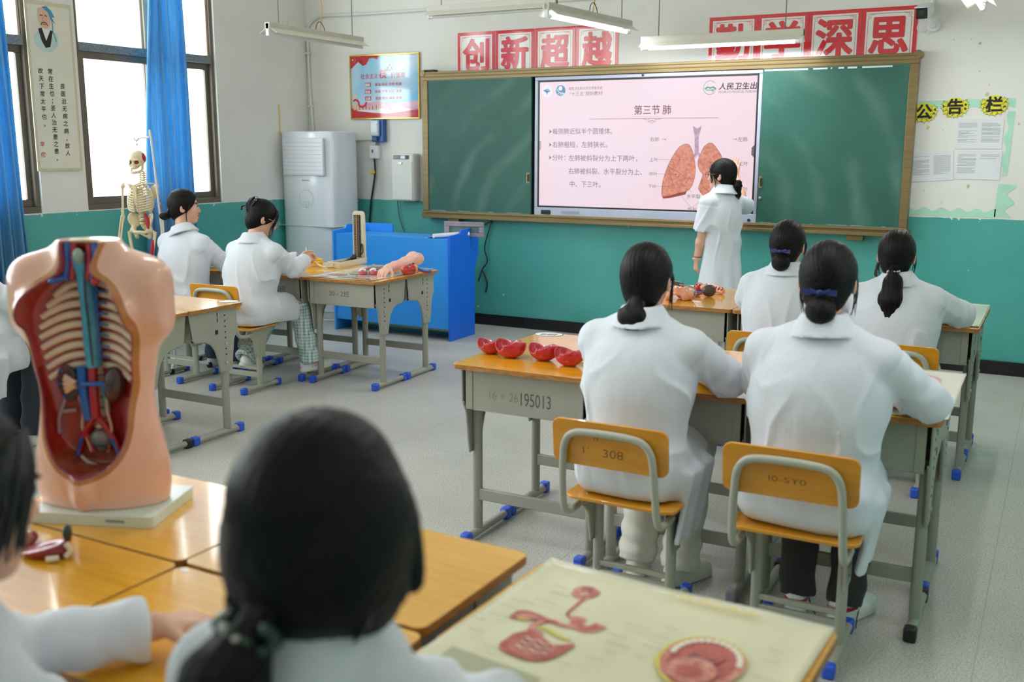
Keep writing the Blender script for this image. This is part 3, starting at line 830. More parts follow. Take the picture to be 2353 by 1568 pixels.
MB().box(.115, .165, -.129, -.1275, .388, .416).build('sticker', WHITE, wb)
c2 = thing('charger_cord', 'thin black cord hanging from the white wall cabinet', 'cord')
MB().tube([(-5.555, YF - .03, 1.46), (-5.585, YF - .03, 1.44), (-5.59, YF - .03, 1.36), (-5.56, YF - .03, 1.24), (-5.552, YF - .025, 1.11), (-5.535, YF - .02, .955), (-5.48, YF - .02, .81), (-5.4, YF - .03, .6), (-5.35, YF - .05, .3)], .0035, 6, 0, 5).build('cord', BLACK, c2)
MB().cyl((-5.5895, YF - .03, 1.375), (-5.583, YF - .03, 1.342), .009, n=10).build('plug', BLACK, c2)
# conduit
PIPE = pm('white_conduit', (222, 222, 216), .4)
pp = MB().tube([(XR - .2, YF - .015, 2.80), (-5.27, YF - .015, 2.822), (-6.284, YF - .015, 2.837), (-6.45, YF - .015, 2.825), (-6.555, YF - .015, 2.76), (-6.577, YF - .015, 2.66), (-6.57, YF - .015, 2.183), (-6.55, YF - .015, 1.788), (-6.54, YF - .015, 1.2)], .013, 10, 0, 4)
pp.tube([(-6.5, YF - .015, 1.655), (-5.8, YF - .015, 1.684)], .012, 10)
for q in ((-6.577, 2.5), (-6.566, 2.0)): pp.box(q[0] - .03, q[0] + .03, YF - .03, YF, q[1] - .008, q[1] + .008)
tag(pp.build('wall_conduit', PIPE), 'white cable conduit running up the corner and along the front wall', 'pipe')
MBc = MB().tube([(-4.5, YF - .02, .985), (-4.53, YF - .02, .94), (-4.6, YF - .02, .72), (-4.572, YF - .02, .592), (-4.628, YF - .02, .509), (-4.66, YF - .03, .4)], .006, 8, 0, 5)
MBc.tube([(-4.628, YF - .02, .509), (-4.59, YF - .02, .44), (-4.575, YF - .02, .38), (-4.59, YF - .02, .30)], .008, 8, 0, 5, flat=.4)
MBc.tube([(-4.49, YF - .02, .98), (-4.58, YF - .02, .93), (-4.68, YF - .03, .87)], .004, 6, 0, 4)
tag(MBc.build('black_cables', BLACK), 'tangled black cables hanging below the blackboard beside the blue lectern', 'cables')
tag(MB().box(XL, XL + .003, 7.48, 7.5, 1.72, 2.0).build('tape_strip', pm('old_tape', (222, 200, 120), .4)), 'narrow yellowed tape strip on the left wall above the air conditioner', 'tape')

# security camera
cm = thing('security_camera', 'white bullet security camera high at the right of the red banner', 'camera', (-.965, YF, 2.46))
MB().cyl((0.03, 0, 0), (0.03, -.03, 0), .045, n=24).build('base', WHITE, cm, .004)
MB().tube([(.03, -.03, 0), (.02, -.08, .01), (0, -.1, .05)], .018, 12, 0, 4).ball((.025, -.05, 0), .026).build('bracket', WHITE, cm)
R3 = fr((-.02, -.12, .085), (1, -.1, 0), (.08, .9, .22))
MB().box(-.042, .042, -.1, .1, -.04, .04, 0, R3).build('housing', WHITE, cm, .016)
MB().box(-.046, .046, -.115, .1, .038, .046, 0, R3).build('sunshield', WHITE, cm, .003)
MB().box(-.038, .038, -.104, -.098, -.036, .036, 0, R3).build('face_plate', BLACK, cm, .008)
MB().box(-.02, .02, -.107, -.103, -.014, .022, 0, R3).build('lens_window', pm('lens_glass', (50, 54, 60), .05), cm, .004)
MB().tube([(-.02, -.03, .06), (-.07, -.05, .0), (-.06, -.03, -.04), (.0, -.02, -.03), (-.01, -.025, -.06)], .004, 6, 0, 5).build('cable', WHITE, cm)
MB().tube([(.01, -.02, .1), (.012, -.015, .36)], .011, 8).build('conduit', WHITE, cm)

# ------------------------------------------------------------------ notice board on the right
MINT = pm('mint_paper', (178, 224, 200), .8, var=.05); YEL = pm('star_yellow', (232, 222, 54), .6, var=.05); INK = pm('marker_black', (26, 26, 28), .7)
M_ = fr((0, YF - .001, 0), (1, 0, 0), (0, 0, 1))
b = MB()
def wavy(p0, p1, w, n, ph=0):
    out = []; inn = []
    d = Vector((p1[0] - p0[0], p1[1] - p0[1])); nn = Vector((-d.y, d.x)).normalized()
    for i in range(n * 8 + 1):
        t_ = i / (n * 8); c = Vector(p0) + d * t_; o_ = .5 * w + .28 * w * math.sin(2 * PI * t_ * n + ph)
        out.append(tuple(c + nn * o_)); inn.append(tuple(c - nn * .5 * w))
    return out + inn[::-1]
for q in (wavy((-1.0, 1.905), (-.37, 1.915), -.07, 3), wavy((-.385, 1.36), (-.395, 1.13), .09, 2, 1), wavy((-.385, 1.86), (-.40, 1.42), -.04, 3), wavy((-1.01, 1.15), (-.43, 1.15), .05, 5, 2)):
    b.prism(q, .0012, 0, M_)
tag(b.build('paper_border', MINT), 'torn mint green paper border of the notice board right of the blackboard', 'paper border')
def starcard(ch, cx, cz, seed, label):
    g = random.Random(seed); s = MB(); s.prism([(cx + .070 * math.cos(i * .4) * (1 + .05 * math.sin(i * 3)), cz + .064 * math.sin(i * .4)) for i in range(15)], .002, 0, M_)
    for i in range(9):
        a_ = PI * .9 + i * PI * 1.25 / 8; q = star(cx + .072 * math.cos(a_), cz + .060 * math.sin(a_), .026, 5, .45, g.uniform(0, 2)); s.prism(q, .0024, 0, M_); s.line(q + [q[0]], .0022, 1, M_, .0027)
    s.text(ch, M_ @ Matrix.Translation((cx, cz - .040, 0)), .11, 1, .03, .003, align='C')
    return tag(s.build('star_card', [YEL, INK]), label, 'card', 'yellow star cards of the notice board')
starcard('公', -.955, 1.865, 1, 'yellow star card with the character 公, partly behind the blackboard frame')
starcard('告', -.752, 1.897, 2, 'yellow star card with the character 告, middle of the notice board heading')
starcard('栏', -.502, 1.908, 3, 'yellow star card with the character 栏, last of the notice board heading')
SHEET = pm('notice_paper', (224, 226, 230), .6, var=.02)
PRN = pm('small_print', (140, 142, 150), .8)
def notice(x0, x1, z0, z1, label, rot, cols, seed):
    g = random.Random(seed); w, h = x1 - x0, z1 - z0; s = MB()
    Mx = fr((x0, YF - .003, z0), (math.cos(rot), 0, math.sin(rot)), (-math.sin(rot), 0, math.cos(rot)))
    s.prism([(0, 0), (w, 0), (w, h), (0, h)], .0012, 0, Mx)
    for c in range(cols):
        a0 = .04 * w + c * w / cols; a1 = (c + 1) * w / cols - .06 * w; z = h - .03
        while z > .045:
            if g.random() > .1: s.line([(a0, z), (a0 + (a1 - a0) * (1 if g.random() > .25 else g.uniform(.3, .9)), z)], .0026, 1, Mx, .0015)
            z -= .0085
            if cols == 2 and c == 1 and seed == 3 and z < h - .06: break
    return tag(s.build('notice_sheet', [SHEET, PRN]), label, 'paper', 'printed sheets on the notice board')
notice(-.728, -.43, 1.605, 1.81, 'printed notice sheet directly under the two right star cards', 0, 2, 1)
notice(-1.008, -.725, 1.365, 1.572, 'crooked printed notice sheet lower left, beside the blackboard frame', .07, 2, 2)
notice(-.718, -.425, 1.392, 1.595, 'half empty printed notice sheet at the lower right of the notice board', -.01, 2, 3)
# stray smudges / tape remains
g = random.Random(8); sm = MB()
for i in range(26):
    cx, cz = g.uniform(-1.0, -.1), g.uniform(1.2, 2.4); w = g.uniform(.005, .017)
    sm.flat([(cx + w * g.uniform(.4, 1) * math.cos(a_ * 1.05), cz + w * g.uniform(.4, 1.3) * math.sin(a_ * 1.05)) for a_ in range(6)], 0, M_, .0006 + .00002 * i)
struct(sm.build('trim_1', pm('glue_stain', (206, 194, 146), .7, var=.1, vs=30)))

# ------------------------------------------------------------------ calligraphy scroll on the window pier
scr = thing('calligraphy_scroll', 'tall cream scroll with a bearded man portrait and brush writing beside the window', 'scroll', (XL + .012, 4.862, 1.425))
SW_, SH_ = .385, 1.205
CREAM = pm('scroll_paper', (226, 222, 206), .7, var=.03, vs=5); CREAM2 = pm('scroll_border', (208, 200, 172), .7, var=.05)
b = MB().box(-.008, 0, 0, SW_, 0, SH_, 1)
M_ = fr((.0005, 0, 0), (0, 1, 0), (0, 0, 1))
b.flat([(.02, .02), (SW_ - .02, .02), (SW_ - .02, SH_ - .03), (.02, SH_ - .03)], 0, M_, 0)
b.build('scroll_sheet', [CREAM, CREAM2], scr)
a = MB()
def column(txt, x, z0, dz, size, m):
    a = MB()
    for i, ch in enumerate(txt):
        a.text(ch, M_ @ Matrix.Translation((x, z0 - i * dz, .001)), size, 0, .015, 0, align='C', shear=.1)
    a.build('brush_writing', pm('seal_red', (206, 44, 44), .7) if m else pm('brush_ink', (38, 36, 40), .7), scr)
column('故天下常太平也。', .085, .70, .054, .043, 0); column('常在生也；圣人治无患之患，', .165, .70, .052, .043, 0); column('良医治无病之病，故人', .262, .60, .054, .043, 0)
column('华佗', .05, .18, .075, .04, 1)
cxp, czp = .155, .98
a.flat([(cxp + .105 * math.cos(t_), czp - .02 + .11 * math.sin(t_)) for t_ in [PI + i * PI / 14 for i in range(15)]], 4, M_, .0008)
a.flat([(cxp - .075, czp + .005), (cxp - .02, czp + .03), (cxp + .05, czp + .03), (cxp + .095, czp + .005), (cxp + .1, czp - .02), (cxp - .1, czp - .02)], 4, M_, .001)
a.flat([(cxp - .06, czp + .03), (cxp - .03, czp + .04), (cxp, czp - .05), (cxp + .04, czp + .03), (cxp + .06, czp + .02), (cxp + .03, czp - .09), (cxp - .01, czp - .1), (cxp - .04, czp - .05)], 0, M_, .0014)
a.flat([(cxp - .03, czp + .035), (cxp + .045, czp + .03), (cxp + .002, czp - .05)], 5, M_, .0012)
a.flat(smoothpoly([(cxp - .055, czp + .15), (cxp - .05, czp + .09), (cxp - .03, czp + .05), (cxp, czp + .035), (cxp + .03, czp + .05), (cxp + .05, czp + .1), (cxp + .035, czp + .16), (cxp - .01, czp + .18), (cxp - .045, czp + .175)], 3), 2, M_, .0018)
a.flat([(cxp - .02, czp + .185), (cxp + .02, czp + .195), (cxp + .06, czp + .165), (cxp + .085, czp + .12), (cxp + .06, czp + .12), (cxp + .085, czp + .075), (cxp + .05, czp + .1), (cxp + .03, czp + .15)], 3, M_, .002)
for q in ([(cxp - .04, czp + .125), (cxp - .015, czp + .128)], [(cxp + .0, czp + .128), (cxp + .022, czp + .122)], [(cxp - .025, czp + .075), (cxp - .005, czp + .08), (cxp + .015, czp + .07), (cxp + .02, czp + .055)], [(cxp - .025, czp + .075), (cxp - .035, czp + .058)]): a.line(q, .006, 0, M_, .0022)
a.line([(cxp - .012, czp + .12), (cxp - .022, czp + .093), (cxp - .01, czp + .09)], .003, 6, M_, .0022); a.line([(cxp - .02, czp + .066), (cxp + .008, czp + .066)], .005, 1, M_, .0023)
a.line([(cxp + .06, czp + .1), (cxp + .062, czp + .02), (cxp + .085, czp - .05)], .006, 3, M_, .0023)
a.build('portrait', [pm('brush_ink', (38, 36, 40), .7), pm('seal_red', (206, 44, 44), .7), pm('painted_skin', (222, 182, 156), .7, var=.06, vs=30), pm('painted_blue', (74, 148, 184), .7), pm('painted_robe', (190, 214, 208), .7, var=.05, vs=20), pm('painted_white', (236, 234, 228), .7), pm('painted_line', (150, 96, 80), .7)], scr)

# ------------------------------------------------------------------ hanging tube lamps
TUBE_ON = pm('tube_lit', (240, 248, 255), .3, emit=9.0)
TUBE_OFF = pm('tube_unlit', (226, 226, 220), .3)
LAMPW = pm('lamp_enamel', (206, 202, 190), .38, var=.03, vs=6)
LAMPIN = pm('lamp_reflector', (224, 220, 206), .3)
def lamp(label, c, along, lit, L=1.2, drop=ZC, power=8, cord=True, yaw=0):
    t_ = thing('hanging_tube_lamp', label, 'lamp', c, (0 if along == 'x' else PI / 2) + yaw, 'fluorescent lamps hung from the ceiling')
    h = L / 2
    MB().box(-h, h, -.025, .025, .0, .05).build('housing', LAMPW, t_, .003)
    r_ = MB()
    for s in (-1, 1):
        q = [(s * .022, .012), (s * .085, -.03), (s * .085, -.033), (s * .022, .008)]
        vs = [(xx, yy, zz) for xx in (-h + .01, h - .01) for yy, zz in q]
        r_._add(vs, [(0, 1, 5, 4), (1, 2, 6, 5), (2, 3, 7, 6), (3, 0, 4, 7), (0, 3, 2, 1), (4, 5, 6, 7)], 0, False)
    r_.build('reflector', LAMPIN, t_)
    MB().cyl((-h + .045, 0, -.035), (h - .045, 0, -.035), .014, n=16).build('tube', TUBE_ON if lit else TUBE_OFF, t_)
    for s in (-1, 1):
        MB().box(min(s * h, s * (h - .022)), max(s * h, s * (h - .022)), -.016, .016, -.05, .045).cyl((s * (h - .022), 0, -.035), (s * (h - .06), 0, -.035), .015).build('lamp_holder', WHITE, t_, .003)
    for s in (-1, 1):
        MB().tube([(s * h * .78, 0, .045), (s * h * .78, .004, drop - c[2])], .004, 8).build('hanger_rod', pm('hanger_grey', (120, 116, 110), .5), t_)
    if cord:
        MB().tube([(.05 + .012 * math.sin(i * 1.3), .012 * math.cos(i * 1.3), .05 + i * (drop - c[2] - .05) / 16) for i in range(17)], .004, 6, 0, 2).tube([(-.02, 0, .05), (0, 0, .1), (.04, 0, .12), (.08, 0, .09), (.1, 0, .05)], .003, 6, 1, 3).build('flex', [pm('flex_yellow', (206, 160, 60), .5), BLACK], t_)
    if lit:
        l = bpy.data.lights.new('tube_light', 'AREA'); l.shape = 'RECTANGLE'; l.size = L - .1; l.size_y = .05; l.energy = power; l.color = (.95, .98, 1)
        o = bpy.data.objects.new('tube_light', l); COL.objects.link(o); o.parent = t_; o.location = (0, 0, -.056)
    return t_
lamp('unlit tube lamp hanging at the left, above the tall air conditioner', (-5.53, 6.77, 2.50), 'y', False)
lamp('lit tube lamp pointing at the front wall, above the banner character 越', (-3.13, 6.9, 2.515), 'y', True, yaw=-.1)
lamp('lit tube lamp in front of the banner character 勤, above the screen', (-2.34, 7.45, 2.385), 'x', True, L=1.22, cord=False)
lamp('unlit tube lamp at the top, parallel to the front wall, above the banner character 创', (-4.23, 7.36, 2.71), 'x', False, cord=False)
lamp('lit tube lamp at the top right corner, near the security camera', (-.57, 6.58, 2.50), 'y', True)
lamp('unlit tube lamp mostly out of frame at the top centre', (-3.92, 5.55, 2.72), 'y', False)
lamp('lit tube lamp over the middle of the classroom, above the camera view', (-2.2, 2.6, 2.6), 'y', True, power=6)
lamp('lit tube lamp over the left desks, above the camera view', (-4.6, 2.6, 2.6), 'y', True, power=6)
lamp('lit tube lamp over the back right desks, above the camera view', (-.5, 3.0, 2.6), 'y', True, power=5)

# ------------------------------------------------------------------ air conditioner
ac = thing('air_conditioner', 'tall white floor standing air conditioner in the front left corner', 'air conditioner', (-6.27, 7.62, 0))
ACW = pm('ac_white', (226, 230, 236), .22, coat=.3)
def acshell(u, v):
    return None
pts = [(.27, .2), (-.27, .2)] + [(-.27 - .07 * math.sin(a_), .2 - .0 - .04 * (a_ / 1.2)) for a_ in ()]
prof = [(.31, .2), (-.31, .2), (-.34, .12), (-.335, -.06), (-.3, -.15), (-.22, -.19), (0, -.205), (.22, -.19), (.3, -.15), (.335, -.06), (.34, .12)]
MB().prism(prof, 1.69, 0, Matrix.Translation((0, 0, .06))).build('cabinet', ACW, ac, .012, 60)
MB().prism([(p[0] * .97, p[1] * .97) for p in prof], .06, 0).build('plinth', pm('ac_grey', (206, 210, 216), .35), ac)
MB().box(-.24, .245, -.219, -.19, 1.345, 1.69).build('air_outlet', pm('ac_panel', (214, 218, 224), .2), ac, .006)
lv = MB()
for i in range(9): lv.box(-.232, .237, -.2215, -.218, 1.36 + i * .036, 1.388 + i * .036)
lv.build('louvre', pm('ac_louvre', (220, 224, 230), .25), ac, .002)
b = MB(); b.line(circ(0, 0, .082, 40) + [(.082, 0)], .003, 0, fr((.02, -.2075, 1.13), (1, 0, 0), (0, 0, 1)))
M_ = fr((.02, -.2075, 1.13), (1, 0, 0), (0, 0, 1))
for ax_ in (-.03, 0, .03):
    for az in (-.03, -.055): b.flat(circ(ax_, az, .005, 8), 0, M_)
b.flat(circ(0, -.068, .004, 8), 1, M_)
b.build('touch_dial', [pm('dial_grey', (168, 172, 178), .4), INK], ac)
MB().box(-.345, .345, -.208, .2, .872, .875).build('panel_seam', pm('seam_grey', (186, 190, 196), .5), ac)
MB().box(-.02, -.008, -.2078, -.2068, 1.296, 1.306).box(-.004, .03, -.2078, -.2068, 1.298, 1.304).box(.038, .06, -.2078, -.2068, 1.298, 1.304).build('maker_mark', pm('ac_mark', (120, 124, 130), .5), ac)
MB().tube([(-.02, -.19, .1), (.07, -.32, .012), (.32, -.27, .01), (.5, -.1, .01)], .007, 8, 0, 6).build('power_cord', WHITE, ac)

# ------------------------------------------------------------------ blue lectern desk
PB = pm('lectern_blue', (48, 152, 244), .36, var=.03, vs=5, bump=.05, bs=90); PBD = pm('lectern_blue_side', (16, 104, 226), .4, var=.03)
pd = thing('blue_lectern', 'bright blue teacher lectern desk before the front wall', 'lectern', (-5.04, 7.03, 0))
side = [(0, 0), (.0, .885), (.17, .895), (.19, .925), (.47, .935), (.475, .82), (.465, .7), (.41, .58), (.405, 0)]
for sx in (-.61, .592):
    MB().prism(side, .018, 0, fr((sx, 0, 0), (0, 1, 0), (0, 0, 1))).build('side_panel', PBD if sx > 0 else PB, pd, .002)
MB().box(-.592, .592, .012, .03, .1, .86).build('front_panel', PB, pd, .001)
MB().box(-.592, .592, .03, .40, .84, .858).build('worktop', PB, pd, .001)
MB().box(-.592, -.25, .41, .43, .858, .93).build('rear_ledge', PB, pd, .001)
MB().box(-.592, .592, .38, .40, .06, .84).build('rear_panel', PB, pd, .001)
b = MB()
for q in ((.25, .70), (-.3, .885)): b.cyl((q[0], .004, q[1]), (q[0], .014, q[1]), .006, n=8)
b.build('screw_cap', STEEL, pd)
mf = thing('monitor_frame', 'grey rectangular frame standing on the blue lectern', 'frame', (-4.49, 7.36, .858), R(6))
b = MB().box(-.185, .185, -.012, .012, 0, .03).box(-.185, .185, -.012, .012, .085, .125).box(-.185, -.135, -.012, .012, .03, .085).box(.145, .185, -.012, .012, .03, .085)
b.build('bezel', pm('grey_bezel', (150, 140, 146), .5, var=.1, vs=14), mf, .004)
MB().box(-.14, .15, .004, .01, .028, .09).build('back_plate', pm('slate_plate', (94, 126, 120), .4), mf)
pr = thing('paper_roll', 'loosely rolled white paper lying on the blue lectern', 'paper', (-4.52, 7.2, .858), R(62))
MB().tube([(-.17, 0, .022), (.17, 0, .026)], .02, 16, 0, 1, [.018, .022]).build('roll', pm('roll_white', (232, 232, 230), .6), pr)
MB().grid(lambda u, v: (-.2 + .36 * u, .02 + .08 * v, .002 + .012 * (1 - v) ** 2), 8, 6).build('loose_edge', pm('roll_white', (232, 232, 230), .6), pr, solid=.001)
# ------------------------------------------------------------------ school desks
def wood_mat(name, c1, c2, rough):
    m, t, p = newmat(name)
    tc = t.add('ShaderNodeTexCoord'); ob = tc.outputs['Object']
    mp = t.add('ShaderNodeMapping'); mp.inputs['Scale'].default_value = (1.2, 14, 6); t.l.new(ob, mp.inputs[0])
    c = t.ramp(t.noise(4, 5, mp.outputs[0]), [(.3, lin(c1)), (.7, lin(c2))])
    sc_ = t.ramp(t.noise(18, 6, ob, .7), [(.64, (0, 0, 0, 1)), (.74, (1, 1, 1, 1))])
    c = t.mix(t.math('MULTIPLY', sc_, .14), c, lin((236, 206, 140)))
    t.l.new(c, p.inputs['Base Color'])
    p.inputs['Roughness'].default_value = rough; p.inputs['Coat Weight'].default_value = .75; p.inputs['Coat Roughness'].default_value = .07
    b = t.add('ShaderNodeBump'); b.inputs['Strength'].default_value = .05; b.inputs['Distance'].default_value = .002
    t.l.new(t.noise(30, 3, ob), b.inputs['Height']); t.l.new(b.outputs[0], p.inputs['Normal'])
    MATS[name] = m
    return m
WOOD = wood_mat('yellow_varnished_board', (220, 154, 24), (234, 174, 42), .26)
WEDGE = pm('worn_board_edge', (190, 128, 56), .55, rgb2=(150, 96, 42), vs=26, stretch=(1, 1, 6), bump=.3, bs=90)
CHW = wood_mat('chair_plywood', (212, 140, 22), (224, 156, 34), .3)
def metal_mat(name, rgb):
    m, t, p = newmat(name)
    tc = t.add('ShaderNodeTexCoord'); ob = tc.outputs['Object']
    c = t.ramp(t.noise(5, 4, ob), [(.3, lin(tuple(v * .95 for v in rgb))), (.7, lin(rgb))])
    w = t.ramp(t.noise(20, 7, ob, .75), [(.69, (0, 0, 0, 1)), (.73, (1, 1, 1, 1))])
    c = t.mix(t.math('MULTIPLY', w, .7), c, lin((84, 78, 68)))
    t.l.new(c, p.inputs['Base Color']); p.inputs['Roughness'].default_value = .42
    MATS[name] = m
    return m
DMET = metal_mat('grey_desk_enamel', (164, 162, 150)); DMETG = metal_mat('greenish_desk_enamel', (158, 162, 142))
CMET = metal_mat('chair_enamel', (176, 176, 160)); WMET = metal_mat('white_desk_enamel', (222, 220, 214))
CAPB = pm('blue_end_cap', (44, 92, 214), .4, var=.05); CAPK = pm('black_end_cap', (34, 34, 36), .5); CAPG = pm('faded_end_cap', (150, 148, 160), .5)
HOLE = pm('dark_hole', (24, 24, 22), .8); RIV = pm('rivet', (196, 196, 190), .35, .5)
TW, TD, TH = .597, .397, .76

def rrect(w, d, r, n=5):
    out = []
    for cx, cy, a0 in ((w / 2 - r, d / 2 - r, 0), (-w / 2 + r, d / 2 - r, PI / 2), (-w / 2 + r, -d / 2 + r, PI), (w / 2 - r, -d / 2 + r, 1.5 * PI)):
        for i in range(n + 1): out.append((cx + r * math.cos(a0 + i * PI / 2 / n), cy + r * math.sin(a0 + i * PI / 2 / n)))
    return out

def make_desk(metal, cap):
    """origin on the floor under the middle of the top; the pupil sits on the -y side"""
    t = thing('school_desk', 'desk', 'desk')
    MB().prism(rrect(TW, TD, .022), .02, 0, Matrix.Translation((0, 0, TH - .02)), msides=1).build('desktop', [WOOD, WEDGE], t, .004)
    zb, zt = .575, TH - .02
    xi = .255
    b = MB()                                    # pressed steel book box, sides splay towards the bottom
    b.prism([(-xi, zb), (xi, zb), (xi, zt), (-xi, zt)], .004, 0, fr((0, -.155, 0), (1, 0, 0), (0, 0, 1)))
    b.prism([(-xi, zb), (xi, zb), (xi, zt), (-xi, zt)], .004, 0, fr((0, .165, 0), (1, 0, 0), (0, 0, 1)))
    b.box(-xi, xi, -.16, .165, zb - .003, zb)
    b.build('book_box', metal, t, .003)
    rv = MB()
    for sx in (-1, 1):
        for z in (zb + .03, zt - .035): rv.cyl((sx * (xi - .016), -.162, z), (sx * (xi - .016), -.158, z), .006, n=8)
    for sx in (-1, 1):
        fl = MB().box(min(sx * (xi - .03), sx * xi), max(sx * (xi - .03), sx * xi), -.1625, -.159, zb, zt); fl.build('corner_flange', metal, t, .001)
    rv.build('rivets', RIV, t)
    px = .272                                   # side plates with an arch, running down into the leg sleeve
    plate = [(-.165, zt), (-.16, .60), (-.135, .555), (-.11, .38), (-.03, .38), (-.012, .46), (.005, .51), (.035, .55), (.08, .572), (.15, .578), (.17, .6), (.19, zt)]
    leg_y = -.07
    for sx in (-1, 1):
        s = MB().prism(plate, .006, 0, fr((sx * px - .003, 0, 0), (0, 1, 0), (0, 0, 1)))
        rim = [(-.16, .60), (-.135, .555), (-.11, .38), (-.03, .38), (-.012, .46), (.005, .51), (.035, .55), (.08, .572), (.15, .578), (.17, .6)]
        s.tube([(sx * (px - .004), a_, z_) for a_, z_ in rim], .006, 6)
        s.tube([(sx * (px + .002), y_, .64 + .055 * (1 if abs(y_ + .04) < .04 else .8)) for y_ in (-.07, -.04, -.01)], .003, 6)
        pl = s.build('side_plate', metal, t, .001)
        h = MB()
        fx = sx * px + sx * .0032
        def hole(y, z, w_, h_): h.box(min(fx, fx + sx * .0012), max(fx, fx + sx * .0012), y - w_ / 2, y + w_ / 2, z - h_ / 2, z + h_ / 2)
        for z_ in (.70, .668, .636, .604, .572, .508, .476): hole(leg_y, z_, .008, .008)
        hole(-.015, .71, .005, .022); hole(-.015, .68, .005, .022); hole(-.005, .612, .02, .024)
        h.build('punched_hole', HOLE, pl)
        q = MB()
        for z_ in (.54, .43): q.cyl((sx * (px + .003), leg_y, z_), (sx * (px + .009), leg_y, z_), .009, n=10)
        q.build('bolt', RIV, pl)
        MB().tube([(sx * (px - .018), leg_y, .04), (sx * (px - .018), leg_y, .60)], .021, 14, flat=.72).build('leg', metal, t)
        ft = MB().tube([(sx * (px - .018), -TD / 2 + .035, .026), (sx * (px - .018), TD / 2 - .03, .026)], .021, 14, flat=.8).build('foot', metal, t)
        for y0, y1 in ((-TD / 2 + .01, -TD / 2 + .055), (TD / 2 - .048, TD / 2 - .003)):
            MB().box(sx * (px - .018) - .0205, sx * (px - .018) + .0205, y0, y1, 0, .05).build('end_cap', cap, ft, .008)
    MB().box(-px + .02, px - .02, leg_y - .009, leg_y + .009, .165, .215).build('crossbar', metal, t, .004)
    return t

DESKS = {}
_used = set()
def desk(x, y, label, kind='grey', flip=False, rz=0.0, sc=1.0, h=TH):
    metal, cap = {'grey': (DMET, CAPB), 'black': (DMETG, CAPK), 'faded': (DMET, CAPG), 'white': (WMET, CAPB)}[kind]
    if kind not in DESKS: DESKS[kind] = make_desk(metal, cap)
    d = DESKS[kind] if kind not in _used else dup(DESKS[kind])
    _used.add(kind)
    d.location = (x, y, 0); d.rotation_euler = (0, 0, rz + (PI if flip else 0)); d.scale = (sc, 1, h / TH)
    d['label'] = label; d['group'] = 'school desks pushed together in blocks'
    return d

A0, AY = -2.076, 3.297
for i, w in enumerate(('left end', 'middle', 'right end')):
    x = A0 + .3 + i * .6
    desk(x, AY + .2, ('desk with the four red lung lobes, in front of the white trousered student\'s left', 'desk before the student with white trousers, middle of the front right block', 'desk with a glossy chart before the student with the navy bow and dark trousers')[i], ('grey', 'faded', 'black')[i], rz=.011)
    desk(x - .008, AY + .6, ('desk with the oval paper label, behind the red lung lobes', 'bare yellow desk just behind the middle desk with no objects on it', 'desk under the far half of the glossy chart, before the ponytail student\'s chair')[i], 'grey', True, rz=.011)
B0, BYY = -2.104, 5.175
for i in range(3):
    x = B0 + .3 + i * .6
    desk(x, BYY + .2, ('desk with organ model pieces, left end of the back right block', 'desk before the back row student with the navy bow', 'desk with a chart at the right, before the student with the silver hair tie')[i], 'grey')
    desk(x, BYY + .6, ('far desk behind the organ model pieces, near the teacher', 'far middle desk of the back right block, behind the navy bow student', 'far desk at the right wall side, under the top of the chart')[i], 'grey', True)
CX, CY, CR = -4.51, 5.262, .03
for i in range(3):
    for j in range(2):
        lx, ly = -.31 - .617 + i * .617, .2 + .4 * j
        x = CX + lx * math.cos(CR) - ly * math.sin(CR); y = CY + lx * math.sin(CR) + ly * math.cos(CR)
        desk(x, y, (('desk before the student with the low bun at the window', 'desk with 2 and 班 written on its box, before the student with the hair claw', 'desk with 20-2班 written on its box, under the anatomy chart'),
                    ('far left desk of the left back block, before the air conditioner', 'far desk holding the mercury pressure gauge, before the blue lectern', 'far desk under the heart model and the arm model\'s shoulder end'))[j][i], 'grey', j == 1, CR, 1.028, .737)
QX, QY = -3.94 * 1.015, 3.33 * 1.015
for i in range(2):
    desk(QX - .3 - .6 * i, QY + .2, ('chipped greenish desk right behind the torso model', 'white painted desk with red scribbles at the far left')[i], ('black', 'white')[i], h=.746)
    desk(QX - .3 - .6 * i, QY + .6, ('desk with a white paper on its corner, behind the torso model\'s shoulder', 'far desk of the left middle block, hidden mostly behind the torso model')[i], 'grey', True, h=.746)
PX, PY = -1.5216, 1.375
desk(PX - .305, PY + .2, 'foreground desk carrying the torso model', 'grey', True)
desk(PX + .3, PY + .198, 'foreground desk beyond the blurred ponytail head, nothing on it', 'grey', True, -.02)
desk(PX - .295, PY - .205, 'foreground desk at the lower left with the red liver pieces', 'grey')
desk(PX + .308, PY - .212, 'foreground desk under the hand of the left edge student', 'grey', False, -.012)
desk(-.585, PY + .155, 'foreground desk under the yellowed digestive chart, far half', 'grey', True, -.035)
desk(-.60, PY - .25, 'foreground desk under the yellowed digestive chart, near half', 'grey', False, -.035)

